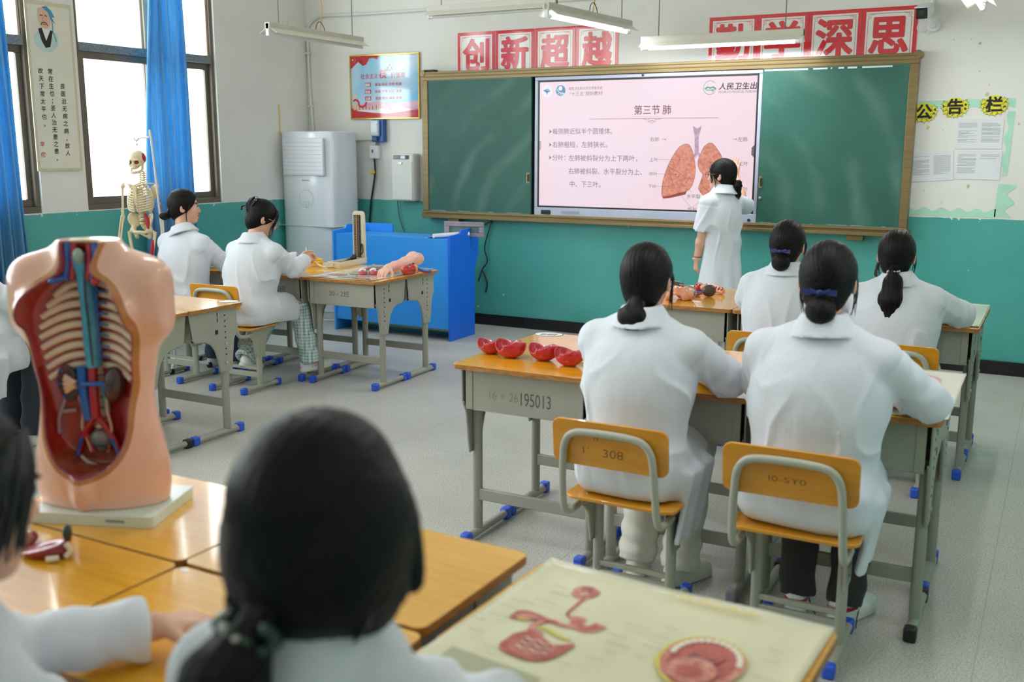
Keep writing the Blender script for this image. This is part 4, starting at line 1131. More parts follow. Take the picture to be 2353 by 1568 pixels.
# handwriting on the desk boxes
PENCIL = pm('pencil_mark', (92, 91, 84), .8); REDP = pm('red_scribble', (224, 96, 110), .8)
def scrawl(txt, x, y, z, size, width, m=None, shear=.0):
    return MB().text(txt, fr((x, y, z), (1, 0, 0), (0, 0, 1)), size, 0, 0, 0, width=width, shear=shear), m or PENCIL
def scribble(parent, txt, lx, lz, size, width, m=None, shear=0.0):
    MB().text(txt, fr((lx, -.1596, lz), (1, 0, 0), (0, 0, 1)), size, 0, width=width, shear=shear).build('handwriting', m or PENCIL, parent)
for o in [o for o in COL.objects if o.name.startswith('school_desk') and o.parent is None]:
    l = o['label']
    if 'four red lung' in l:
        scribble(o, '16 + 26', -.15, .625, .05, .13, pm('faint_pencil', (140, 138, 124), .8)); scribble(o, '195013', -.01, .615, .075, .13)
    if '20-2班' in l: scribble(o, '20 - 2班', -.10, .64, .045, .16)
    if 'with 2 and' in l: scribble(o, '- 2班', .02, .64, .045, .12)
    if 'white painted' in l: scribble(o, 'Lfkg', .02, .63, .05, .13, REDP); scribble(o, '~·.~', .0, .67, .05, .08)

# ------------------------------------------------------------------ school chairs
def make_chair():
    """origin on the floor under the seat; faces +y"""
    t = thing('school_chair', 'chair', 'chair')
    zs = .44
    def seat(u, v):
        return (0, 0, 0)
    w2, d2 = .2, .18
    out = []
    for q in rrect(.40, .36, .045): out.append((q[0] * (1 - .06 * (q[1] + .18) / .36), q[1]))
    b = MB(); b.prism(out, .012, 0, Matrix.Translation((0, 0, zs - .012)))
    so = b.build('seat', [CHW], t, .004)
    bk = MB()
    rr = rrect(.40, .155, .028)
    Mb = fr((0, -.245, .655), (1, 0, 0), (0, -.10, 1))
    bk.prism(rr, .011, 0, Mb)
    bk.build('backrest', CHW, t, .004)
    hoop = [(-.165, -.10, zs - .045), (-.165, -.17, zs - .05), (-.165, -.232, zs - .028), (-.162, -.257, .51), (-.157, -.266, .60), (-.148, -.272, .655), (-.12, -.277, .69), (-.06, -.278, .70)]
    hp = hoop + [(-a, b_, c) for a, b_, c in hoop[::-1]]
    MB().tube(hp, .0125, 12, 0, 4).build('back_hoop', CMET, t)
    s = MB()
    for sx in (-1, 1):
        for sy in (-.13, .12): s.cyl((sx * .125, sy, zs), (sx * .125, sy, zs + .0015), .007, n=10)
    s.build('seat_screws', STEEL, t)
    lx = .15
    plate = [(-.14, zs - .012), (-.12, zs - .05), (-.075, zs - .09), (-.055, zs - .20), (.035, zs - .20), (.05, zs - .09), (.09, zs - .05), (.13, zs - .012)]
    for sx in (-1, 1):
        pl = MB().prism(plate, .006, 0, fr((sx * lx - .003, 0, 0), (0, 1, 0), (0, 0, 1))).tube([(sx * (lx - .003), a_, z_) for a_, z_ in plate[1:-1]], .005, 6).build('side_plate', CMET, t, .001)
        q = MB()
        for z_ in (zs - .11, zs - .17): q.cyl((sx * (lx + .003), -.01, z_), (sx * (lx + .008), -.01, z_), .008, n=10)
        q.build('bolt', RIV, pl)
        MB().tube([(sx * (lx - .014), -.01, .03), (sx * (lx - .014), -.01, zs - .06)], .019, 14, flat=.72).build('leg', CMET, t)
        ft = MB().tube([(sx * (lx - .014), -.17, .024), (sx * (lx - .014), .17, .024)], .019, 14, flat=.8).build('foot', CMET, t)
        for y0, y1 in ((-.19, -.15), (.15, .19)):
            MB().box(sx * (lx - .014) - .019, sx * (lx - .014) + .019, y0, y1, 0, .046).build('end_cap', CAPB, ft, .008)
    for z0, z1 in ((.085, .12), (.135, .155)): MB().box(-lx + .02, lx - .02, -.018, -.002, z0, z1).build('stretcher', CMET, t, .003)
    return t
CH0 = make_chair(); _ch = [False]
def chair(x, y, label, rz=0.0):
    c = dup(CH0) if _ch[0] else CH0; _ch[0] = True
    c.location = (x, y, 0); c.rotation_euler = (0, 0, rz); c['label'] = label; c['group'] = 'yellow school chairs'
    return c
cA = chair(-1.215, 3.13, 'yellow plywood chair under the student with white trousers, 308 on its back')
cC = chair(-.645, 3.13, 'yellow plywood chair under the student with the navy bow, nearest at the right', R(1))
chair(-1.19, 4.99, 'yellow chair under the back row student with the navy bow')
chair(-.63, 5.0, 'yellow chair under the ponytail student with the silver hair tie')
chair(-4.765, 4.96, 'yellow chair under the student with checked trousers and hair claw', R(2))
chair(-5.38, 4.99, 'yellow chair under the student with the low bun at the window', R(2))
chair(-1.21, .72, 'chair under the blurred student at the lower left edge', R(4)); chair(-.70, .66, 'chair under the blurred ponytail student in the foreground')
chair(-4.93, 3.02, 'chair under the student cut off at the left edge')
MB().text('n', fr((-.045, -.2735, .675), (1, 0, 0), (0, -.10, 1)), .04, 0).text("I '", fr((-.08, -.277, .63), (1, 0, 0), (0, -.10, 1)), .035, 0).text('308', fr((-.01, -.277, .625), (1, 0, 0), (0, -.10, 1)), .04, 0, width=.07).build('scratched_number', pm('scratch_dark', (120, 74, 14), .7), cA)
MB().text('I0-5Y0', fr((-.055, -.2755, .635), (1, 0, 0), (0, -.10, 1)), .025, 0, width=.11).build('scratched_number', pm('scratch_dark', (120, 74, 14), .7), cC)
# ------------------------------------------------------------------ people
SKIN = pm('skin', (226, 176, 150), .5, var=.05, vs=16, bump=.05, bs=220, sub=.12)
LIPS = pm('lips', (186, 104, 98), .4); BROW = pm('brow', (52, 40, 36), .7)
def cloth(name, rgb, rough=.85, fine=500, wr=.35):
    m, t, p = newmat(name)
    tc = t.add('ShaderNodeTexCoord'); ob = tc.outputs['Object']
    c = lin(rgb)
    t.l.new(t.ramp(t.noise(7, 4, ob), [(.3, tuple(v * .97 for v in c[:3]) + (1,)), (.7, c)]), p.inputs['Base Color'])
    p.inputs['Roughness'].default_value = rough; p.inputs['Sheen Weight'].default_value = .15; p.inputs['Specular IOR Level'].default_value = .25
    mp = t.add('ShaderNodeMapping'); mp.inputs['Scale'].default_value = (1, 1, .45); t.l.new(ob, mp.inputs[0])
    n = t.noise(13, 4, mp.outputs[0], .5)
    rid = t.math('ABSOLUTE', t.math('SUBTRACT', n, .5))
    b1 = t.add('ShaderNodeBump'); b1.inputs['Strength'].default_value = wr; b1.inputs['Distance'].default_value = .02
    t.l.new(rid, b1.inputs['Height'])
    b2 = t.add('ShaderNodeBump'); b2.inputs['Strength'].default_value = .12; b2.inputs['Distance'].default_value = .001
    t.l.new(t.noise(fine, 1, ob), b2.inputs['Height']); t.l.new(b1.outputs[0], b2.inputs['Normal']); t.l.new(b2.outputs[0], p.inputs['Normal'])
    MATS[name] = m
    return m
COAT = cloth('white_coat_cotton', (220, 224, 232))
TROW = cloth('cream_trouser_cloth', (226, 222, 212)); TROD = cloth('charcoal_trouser_cloth', (58, 54, 54)); JEAN = cloth('dark_jeans_cloth', (52, 56, 66)); JEANB = cloth('blue_jeans_cloth', (58, 74, 96))
def check_mat():
    m, t, p = newmat('teal_check_cloth')
    tc = t.add('ShaderNodeTexCoord'); ob = tc.outputs['Object']; sp = t.add('ShaderNodeSeparateXYZ'); t.l.new(ob, sp.inputs[0])
    w = []
    for ax in (0, 1, 2):
        f = t.math('FRACT', t.math('MULTIPLY', sp.outputs[ax], 46)); w.append(t.math('LESS_THAN', f, .45))
    s = t.math('MULTIPLY', t.math('ADD', t.math('ADD', w[0], w[1]), w[2]), .33)
    t.l.new(t.ramp(s, [(.1, lin((222, 232, 230))), (.9, lin((120, 160, 164)))]), p.inputs['Base Color']); p.inputs['Roughness'].default_value = .9
    return m
CHECK = check_mat()
def hair_mat():
    m, t, p = newmat('black_hair')
    a = t.add('ShaderNodeAttribute'); a.attribute_name = 'hv'
    n = t.noise(1.0, 4, a.outputs['Vector'], .6)
    t.l.new(t.ramp(n, [(.3, lin((13, 12, 12))), (.75, lin((29, 26, 25)))]), p.inputs['Base Color'])
    t.l.new(t.ramp(n, [(.3, (.36,) * 3 + (1,)), (.7, (.52,) * 3 + (1,))]), p.inputs['Roughness'])
    p.inputs['Specular IOR Level'].default_value = .16
    b = t.add('ShaderNodeBump'); b.inputs['Strength'].default_value = .55; b.inputs['Distance'].default_value = .004
    t.l.new(n, b.inputs['Height']); t.l.new(b.outputs[0], p.inputs['Normal'])
    return m
HAIR = hair_mat()
STRAND = pm('hair_strand', (26, 22, 21), .42)
NAVYR = pm('navy_ribbon', (30, 42, 110), .35); EYEW = pm('eye_white', (236, 234, 230), .2); IRIS = pm('iris', (40, 26, 20), .15)
SHOEW = pm('white_shoe', (232, 232, 230), .45, var=.02); SOLE = pm('pale_sole', (222, 220, 212), .6); SHOER = pm('shoe_red', (178, 26, 56), .4); CREAMS = pm('cream_shoe', (226, 222, 206), .5)
LENS = pm('clear_lens', (240, 244, 248), .05); SILV = pm('silver_bead', (206, 206, 200), .2, .6)

def hand_prims(w, d, n, side, curl=.35, sp=.10, sc=.92, thumb=.5):
    """capsules of a five fingered hand; w wrist, d pointing direction, n palm direction"""
    w = Vector(w); d = Vector(d).normalized(); n = Vector(n); n = (n - d * n.dot(d)).normalized()
    t = d.cross(n) * (1 if side == 'R' else -1)
    palm = []; fing = []
    for i, (off, ml, L) in enumerate(((.027, .078, .070), (.009, .083, .079), (-.009, .079, .073), (-.026, .071, .056))):
        k = w + d * ml * sc + t * off * sc
        palm.append((w + t * off * .62 * sc + d * .012, k, .0125 * sc, .0105 * sc))
        c = curl[i] if hasattr(curl, '__len__') else curl
        dv = (d + t * (off / .027) * sp).normalized(); p = k; r = .0092 if i < 3 else .0082
        for j, f in enumerate((.46, .30, .24)):
            ang = c * (1.0 if j == 0 else 1.15 if j == 1 else .8)
            dv = (Matrix.Rotation(-ang, 3, d.cross(n).normalized()) @ dv) if False else (dv * math.cos(ang) + (n - dv * n.dot(dv)).normalized() * math.sin(ang)).normalized()
            q = p + dv * L * f * sc
            fing.append((p, q, r * sc, r * .9 * sc)); p = q; r *= .9
    b = w + t * .02 * sc + d * .018 * sc
    q = b + (d * .55 + t * .75 + n * .3).normalized() * .042 * sc; fing.append((b, q, .0135 * sc, .0105 * sc))
    q2 = q + (d * .85 + t * (.5 - thumb * .6) + n * (.2 + thumb * .5)).normalized() * .032 * sc; fing.append((q, q2, .0105 * sc, .0092 * sc))
    q3 = q2 + (d * .9 + t * (.3 - thumb * .6) + n * (.2 + thumb * .6)).normalized() * .026 * sc; fing.append((q2, q3, .0092 * sc, .0078 * sc))
    return palm, fing

def hand_sdf(P, pr):
    palm, fing = pr
    d = None
    for a, b, ra, rb in palm:
        e = cap(P, a, b, ra, rb); d = e if d is None else smin(d, e, .012)
    for a, b, ra, rb in fing: d = smin(d, cap(P, a, b, ra, rb), .0035)
    return d

def head_sdf(q):
    d = ell(q, (0, -.014, .028), (.074, .094, .086))
    d = smin(d, ell(q, (0, .024, -.038), (.058, .064, .074)), .03)
    d = smin(d, ell(q, (0, .058, -.094), (.026, .024, .02)), .03)
    for s in (-1, 1):
        d = smin(d, ell(q, (s * .038, .058, -.022), (.024, .024, .022)), .02)
        d = smax(d, -ell(q, (s * .031, .096, .004), (.017, .014, .011)), .008)
        d = smin(d, ell(q, (s * .03, .082, .024), (.022, .010, .006)), .010)
    d = smin(d, chain(q, [(0, .084, .004), (0, .095, -.018), (0, .1005, -.031)], [.006, .0075, .009], .006), .010)
    for s in (-1, 1): d = smin(d, ell(q, (s * .010, .092, -.034), (.007, .008, .006)), .006)
    d = smin(d, ell(q, (0, .089, -.060), (.021, .011, .006)), .006)
    d = smin(d, ell(q, (0, .087, -.070), (.018, .011, .007)), .006)
    d = smax(d, -ell(q, (0, .101, -.0648), (.02, .008, .0016)), .003)
    for s in (-1, 1):
        Rm = rotm(s * .35)
        e = smax(ell(q, (s * .078, -.012, -.012), (.009, .021, .031), Rm), -ell(q, (s * .087, -.006, -.008), (.006, .012, .02), Rm), .004)
        d = smin(d, e, .008)
    return d

UPZ = V(0, 0, 1)
def person(label, loc, rz, chest, head, arms, legs, hy=0, hp=0, zs=.44, sw=.172, stand=False, coat='long', trousers=TROD, hands=None,
           hair='bun', shoe='plain', glasses=False, h=.008, loose=1.0, seed=1, hem=.42, scale_head=1.0, shoes=True, lean=0, flaps=(1, 1), taper=0):
    h = min(h, .0068)
    t = {}
    chest = V(*chest); head_c = V(*head)
    Hm = rotm(R(hy), -R(hp))
    HMX = Matrix.Translation(Vector([float(v) for v in head_c])) @ Matrix([[float(v) for v in r] for r in Hm]).to_4x4() @ Matrix.Scale(scale_head, 4)
    zh = .82 if stand else zs + .088
    hip = V(0, 0, zh)
    shr = {'L': chest + V(-sw, 0, -.032), 'R': chest + V(sw, 0, -.032)}
    if lean:
        shr['L'] = shr['L'] + V(0, 0, -lean); shr['R'] = shr['R'] + V(0, 0, lean)
    hd = {}
    for s in 'LR':
        if hands and s in hands:
            e = dict(hands[s]); w = arms[s][1]
            hd[s] = hand_prims(w, e.pop('d'), e.pop('n'), s, **e)
        else:
            el, w = Vector(arms[s][0]), Vector(arms[s][1])
            hd[s] = hand_prims(w, (w - el), (0, 0, -1), s, .35)
    neck0 = chest + V(0, -.012, .03)
    neck1 = head_c + Hm @ V(0, -.022, -.05)
    def body(P):
        d = head_sdf((P - head_c) @ Hm / scale_head) * scale_head
        d = smin(d, cap(P, neck0, neck1, .052, .046), .02)
        d2 = smin(ell(P, chest + V(0, -.005, -.12), (sw - .035, .085, .15)), ell(P, hip, (.095, .07, .1) if stand else (.14, .1, .1)), .06)
        d2 = smin(d2, cap(P, chest + V(0, 0, -.05), hip, .075 if stand else .09, .07 if stand else .1), .05)
        for s in 'LR':
            d2 = smin(d2, cap(P, neck0, shr[s], .042, .046), .03)
            el, wr_ = V(*arms[s][0]), V(*arms[s][1])
            d2 = smin(d2, chain(P, [shr[s], el, el + (wr_ - el) * .35, wr_], [.046, .035, .037, .0245], .02), .02)
            d2 = smin(d2, hand_sdf(P, hd[s]), .012)
            kn, an = V(*legs[s][0]), V(*legs[s][1])
            hj = hip + V((-.05 if stand else -.085) if s == 'L' else (.05 if stand else .085), 0, -.02)
            d2 = smin(d2, chain(P, [hj, kn, kn + (an - kn) * .3, an], [.055 if stand else .075, .05, .048, .034], .02), .02)
            fd = V(0, 1, 0) if len(legs[s]) < 3 else V(*legs[s][2])
            d2 = smin(d2, cap(P, an + V(0, 0, -.03), an + V(0, 0, -.04) + fd * .1, .03, .024), .02)
        return smin(d, d2, .015)
    def bmat(c):
        q = (c - head_c) @ Hm / scale_head
        m = np.zeros(len(c), int)
        m[(np.abs(q[:, 0]) < .021) & (np.abs(q[:, 2] + .0648) < .0085) & (q[:, 1] > .086)] = 1
        m[(np.abs(np.abs(q[:, 0]) - .032) < .018) & (np.abs(q[:, 2] - .027 + (np.abs(q[:, 0]) - .032) * .15) < .0035) & (q[:, 1] > .06)] = 2
        return m
    allp = [chest, head_c, hip] + [V(*p) for s in 'LR' for p in arms[s]] + [V(*p) for s in 'LR' for p in legs[s][:2]]
    lo = np.min(allp, 0) - V(.25, .25, .16); hi = np.max(allp, 0) + V(.25, .25, .2); lo[2] = max(lo[2], .0)
    bo = sdf_obj('person', body, lo, hi, min(h, .0062), [SKIN, LIPS, BROW], None, bmat)
    tag(bo, label, 'person'); bo.location = (loc[0], loc[1], 0); bo.rotation_euler = (0, 0, R(rz))
    # ---- coat
    a_n = (V(*neck1) - neck0); a_n = a_n / np.linalg.norm(a_n)
    nb = chest + V(0, -.014, .066)
    Cm = axes((0, 1, 0), tuple(float(v) for v in a_n))
    rgs = np.random.default_rng(seed)
    def coat_fn(P):
        d = ell(P, chest + V(0, -.012, -.11), (sw + .012, .112, .175))
        mid = chest * .45 + hip * .55
        d = smin(d, ell(P, mid + V(0, -.012, 0), ((.14 if stand else .166) * loose, .112 if stand else .128, .22)), .07 if stand else .14)
        if not stand:
            d = smin(d, ell(P, hip + V(0, -.01, .01), (.178 * loose, .142, .13)), .11)
            for s in 'LR':
                kn = V(*legs[s][0]); hj = hip + V(-.08 if s == 'L' else .08, 0, -.01)
                d = smin(d, cap(P, hj, hj + (kn - hj) * .72, .112, .096), .04)
            d = smin(d, rbox(P, hip + V(0, .07, .0), (.172 * loose, .225, .082), .06), .06)
            d = smax(d, P[:, 1] - .29 - .012 * np.sin(P[:, 0] * 40 + seed), .008)
            d = smax(d, (zs + .004) - P[:, 2], .012)
        else:
            zz = (P[:, 2] - hem) / (zh - hem)
            rx = .148 + .035 * (1 - zz); ry = .115 + .045 * (1 - zz)
            sk = (np.sqrt((P[:, 0] / rx) ** 2 + ((P[:, 1] + .01) / ry) ** 2) - 1) * .13
            th = np.arctan2(P[:, 0], P[:, 1])
            sk = sk + .008 * np.clip(1 - zz, 0, 1) * np.sin(th * 7 + 1.3 * np.sin(th * 2))
            sk = smax(smax(sk, P[:, 2] - zh - .12, .05), hem - P[:, 2], .006)
            d = smin(d, sk, .06)
        for s in 'LR':
            sg = -1 if s == 'L' else 1
            d = smin(d, cap(P, chest + V(sg * .05, -.012, .038), shr[s] + V(-sg * .016, 0, .004), .046, .054), .045)
            el, wr_ = V(*arms[s][0]), V(*arms[s][1])
            ad = el - shr[s]; ad = ad / np.linalg.norm(ad)
            if coat == 'short':
                end = shr[s] + ad * (.2)
                sl = cap(P, shr[s], end + ad * .03, .060, .073)
                sl = smax(sl, (P - end) @ ad, .004)
                sl = smax(sl, -cap(P, end - ad * .08, end + ad * .08, .048, .058), .004)
                d = smin(d, sl, .035)
            else:
                fd = wr_ - el; L = np.linalg.norm(fd); fd = fd / L
                end = el + fd * (L - .012)
                up = cap(P, shr[s] - ad * .004, el, .063, .061)
                fo = cap(P, el, end + fd * .03, .060, .047)
                # gathered folds running round the sleeve
                tt = (P - el) @ fd; uu = (P - el) @ ad
                fo = fo - .0045 * np.exp(-(tt / .09) ** 2) * np.sin(tt * 120 + 3 * wob(P, (20, 20, 20), seed)) - .003 * np.sin(tt * 75 + 4 * wob(P, (14, 14, 14), seed + 2))
                up = up - .004 * np.exp(-(uu / .10) ** 2) * np.sin(uu * 100 + 3 * wob(P, (18, 18, 18), seed + 1))
                fo = smax(fo, (P - end) @ fd, .004)
                fo = smax(fo, -cap(P, end - fd * .03, end + fd * .06, .036, .038), .004)
                sl = smin(up, fo, .02)
                d = smin(d, sl, .03)
            # armhole seam
            g_ = (P - shr[s]) @ ad - .012
            nr = np.sqrt(((P - shr[s]) ** 2).sum(1))
            d = d + .0035 * np.exp(-(g_ / .006) ** 2) * (nr < .1)
        # neckline
        q = (P - nb) @ Cm
        rr_ = np.sqrt(q[:, 0] ** 2 + (q[:, 1] * 1.0) ** 2)
        d = smax(d, -(np.maximum(rr_ - .058, -(q[:, 2] + .02))), .008)
        Rc = .060 + (.034 - q[:, 2]) * .62
        col = np.maximum(np.abs(rr_ - Rc) * .85 - .0085, np.abs(q[:, 2] - .004) - .034)
        col = smax(col, -(np.maximum(np.abs(q[:, 0]) - .022, .03 - q[:, 1])), .004)
        d = smin(d, col, .0025)
        # folds: soft undulation plus sharper creases round waist and armpits
        w1 = wob(P, (15, 15, 8), seed + 5); w2 = wob(P, (25, 25, 14), seed + 9, 5)
        cr = np.clip(1 - np.abs(w2) * 2.2, 0, 1) ** 2
        wt = np.exp(-((P[:, 2] - (mid[2] - .04)) / .16) ** 2)
        for s in 'LR': wt = wt + .9 * np.exp(-((P - shr[s] - V(0, 0, -.1)) ** 2).sum(1) / .11 ** 2)
        nk = np.clip((np.sqrt(((P - nb) ** 2).sum(1)) - .085) / .06, 0, 1)
        d = d - (.006 * w1 + .010 * cr * np.clip(wt + .10, 0, 1.1)) * nk
        if not stand:           # coat tails hanging beside the seat
            for sg, on in ((-1, flaps[0]), (1, flaps[1])):
                if not on: continue
                Rm = rotm(0, 0, sg * .16)
                fl = rbox(P, hip + V(sg * .195, .05, -.085 - .02 * on), (.012, .11, .085 + .03 * on), .01, Rm)
                fl = fl + .006 * np.sin(P[:, 1] * 55 + seed)
                d = smin(d, fl, .05)
        return d
    co = sdf_obj('lab_coat', coat_fn, lo, hi, h, [COAT], bo)
    # ---- trousers
    def tro(P):
        d = ell(P, hip + V(0, 0, -.015), (.11, .09, .1) if stand else (.15, .115, .1))
        if not stand: d = smax(d, (zs + .003) - P[:, 2], .01)
        for s in 'LR':
            kn, an = V(*legs[s][0]), V(*legs[s][1]); hj = hip + V(-.085 if s == 'L' else .085, 0, -.01)
            dv = (an - kn) / np.linalg.norm(an - kn); end = an + dv * .028
            th = cap(P, hj * V(.7, 1, 1) if stand else hj, kn * V(.8, 1, 1) if stand else kn, .062 if stand else .088, .07)
            if not stand: th = smax(th, (zs + .003) - P[:, 2] - 3 * np.clip(P[:, 1] - .2, 0, 1), .01)
            ca = cap(P, kn, end + dv * .04, .07, .072 - taper)
            tt = (P - kn) @ dv
            ca = ca - .004 * np.sin(tt * 60 + 4 * wob(P, (12, 12, 12), seed + 3)) * np.clip(tt * 4, 0, 1)
            ca = smax(ca, (P - end) @ dv, .005); ca = smax(ca, -cap(P, end - dv * .02, end + dv * .08, .05 - taper), .004)
            d = smin(d, smin(th, ca, .025), .02)
        return d
    hb = hi.copy(); hb[2] = zh + .12
    sdf_obj('trousers', tro, lo, hb, .0085, trousers, bo)
    # ---- shoes
    for s in 'LR':
        if not shoes: break
        an = V(*legs[s][1]); fd = legs[s][2] if len(legs[s]) > 2 else (0, 1, 0)
        Fm = axes(fd)
        org = an + V(0, 0, -.085)
        def shoe_fn(P):
            q = (P - org) @ Fm
            d = smin(ell(q, (0, .065, .034), (.043, .095, .040)), ell(q, (0, -.022, .048), (.038, .050, .058)), .03)
            d = smax(d, -(q[:, 2] - .004), .003)
            d = smax(d, q[:, 2] - (.082 + .0 * q[:, 1]), .008)
            sole = rbox(q, (0, .04, .013), (.042, .122, .013), .012)
            sole = smax(sole, ell(q, (0, .04, .013), (.047, .128, .3)), .01)
            d = smin(d, sole, .004)
            d = smax(d, -cap(q, (0, -.02, .075), (0, -.02, .12), .03), .004)
            return d
        def smat(c):
            q = (c - org) @ Fm
            m = np.where(q[:, 2] < .025, 1, 0)
            if shoe == 'stripe': m = np.where((np.abs(q[:, 2] - .054 - .1 * np.clip(q[:, 1], 0, .03)) < .0065) & (q[:, 1] < .02) & (np.abs(q[:, 0]) > .017), 2, m)
            return m
        cu = CREAMS if shoe == 'cream' else SHOEW
        so = sdf_obj('shoe', shoe_fn, org - V(.16, .16, .02), org + V(.16, .19, .16), .005, [cu, SOLE, SHOER], bo, smat)
        if shoe == 'stripe':
            Mt = Matrix([[float(v) for v in r] for r in Fm]).to_4x4(); Mt.translation = Vector([float(v) for v in org])
            MB().text('NIKE', Mt @ fr((-.019, -.0725, .056), (1, 0, 0), (0, -.05, 1)), .016, 0, .02, width=.038).build('heel_lettering', SHOER, so)
            MB().tube([(.012, .05, .075), (.03, .04, .06), (.05, .0, .02), (.07, -.03, .004)], .002, 6, 0, 4).build('lace', BLACK, so).matrix_local = Mt
        if shoe == 'chunky':
            Mt = Matrix([[float(v) for v in r] for r in Fm]).to_4x4(); Mt.translation = Vector([float(v) for v in org])
            b = MB()
            for sx in (-1, 1):
                for yy in (.0, .03, .06): b.tube([(sx * .043, yy, .03), (sx * .044, yy + .012, .05), (sx * .04, yy + .026, .05), (sx * .043, yy + .022, .03)], .0035, 6, 0, 4)
            b.build('shoe_cutout', pm('shoe_outline', (216, 176, 160), .5), so).matrix_local = Mt
    # ---- eyes
    for sx in (-1, 1):
        e = MB().ball((sx * .0305, .0752, .004), .0112, 14)
        eo = e.build('eye', EYEW, bo); eo.matrix_local = HMX
        MB().ball((sx * .0305 , .0836, .003), (.0056, .0032, .0056), 12).build('iris', IRIS, eo)
        MB().tube([(sx * .018, .086, .004), (sx * .026, .0875, .0095), (sx * .036, .0855, .0095), (sx * .046, .079, .003)], .0022, 6, 0, 4).build('lashes', BROW, eo)
    # ---- hair
    build_hair(bo, hair, HMX, min(h, .006), seed)
    if glasses:
        b = MB()
        for sx in (-1, 1):
            b.tube([(sx * .033 + .025 * math.cos(a), .103, -.002 + .021 * math.sin(a)) for a in [i * 2 * PI / 20 for i in range(21)]], .0014, 6)
            b.tube([(sx * .058, .102, .004), (sx * .078, .06, .006), (sx * .083, -.012, .006)], .0014, 6)
        b.tube([(-.009, .104, 0), (.009, .104, 0)], .0014, 6)
        b.build('glasses', BLACK if glasses == 'dark' else STEEL, bo).matrix_local = HMX
    return bo, HMX

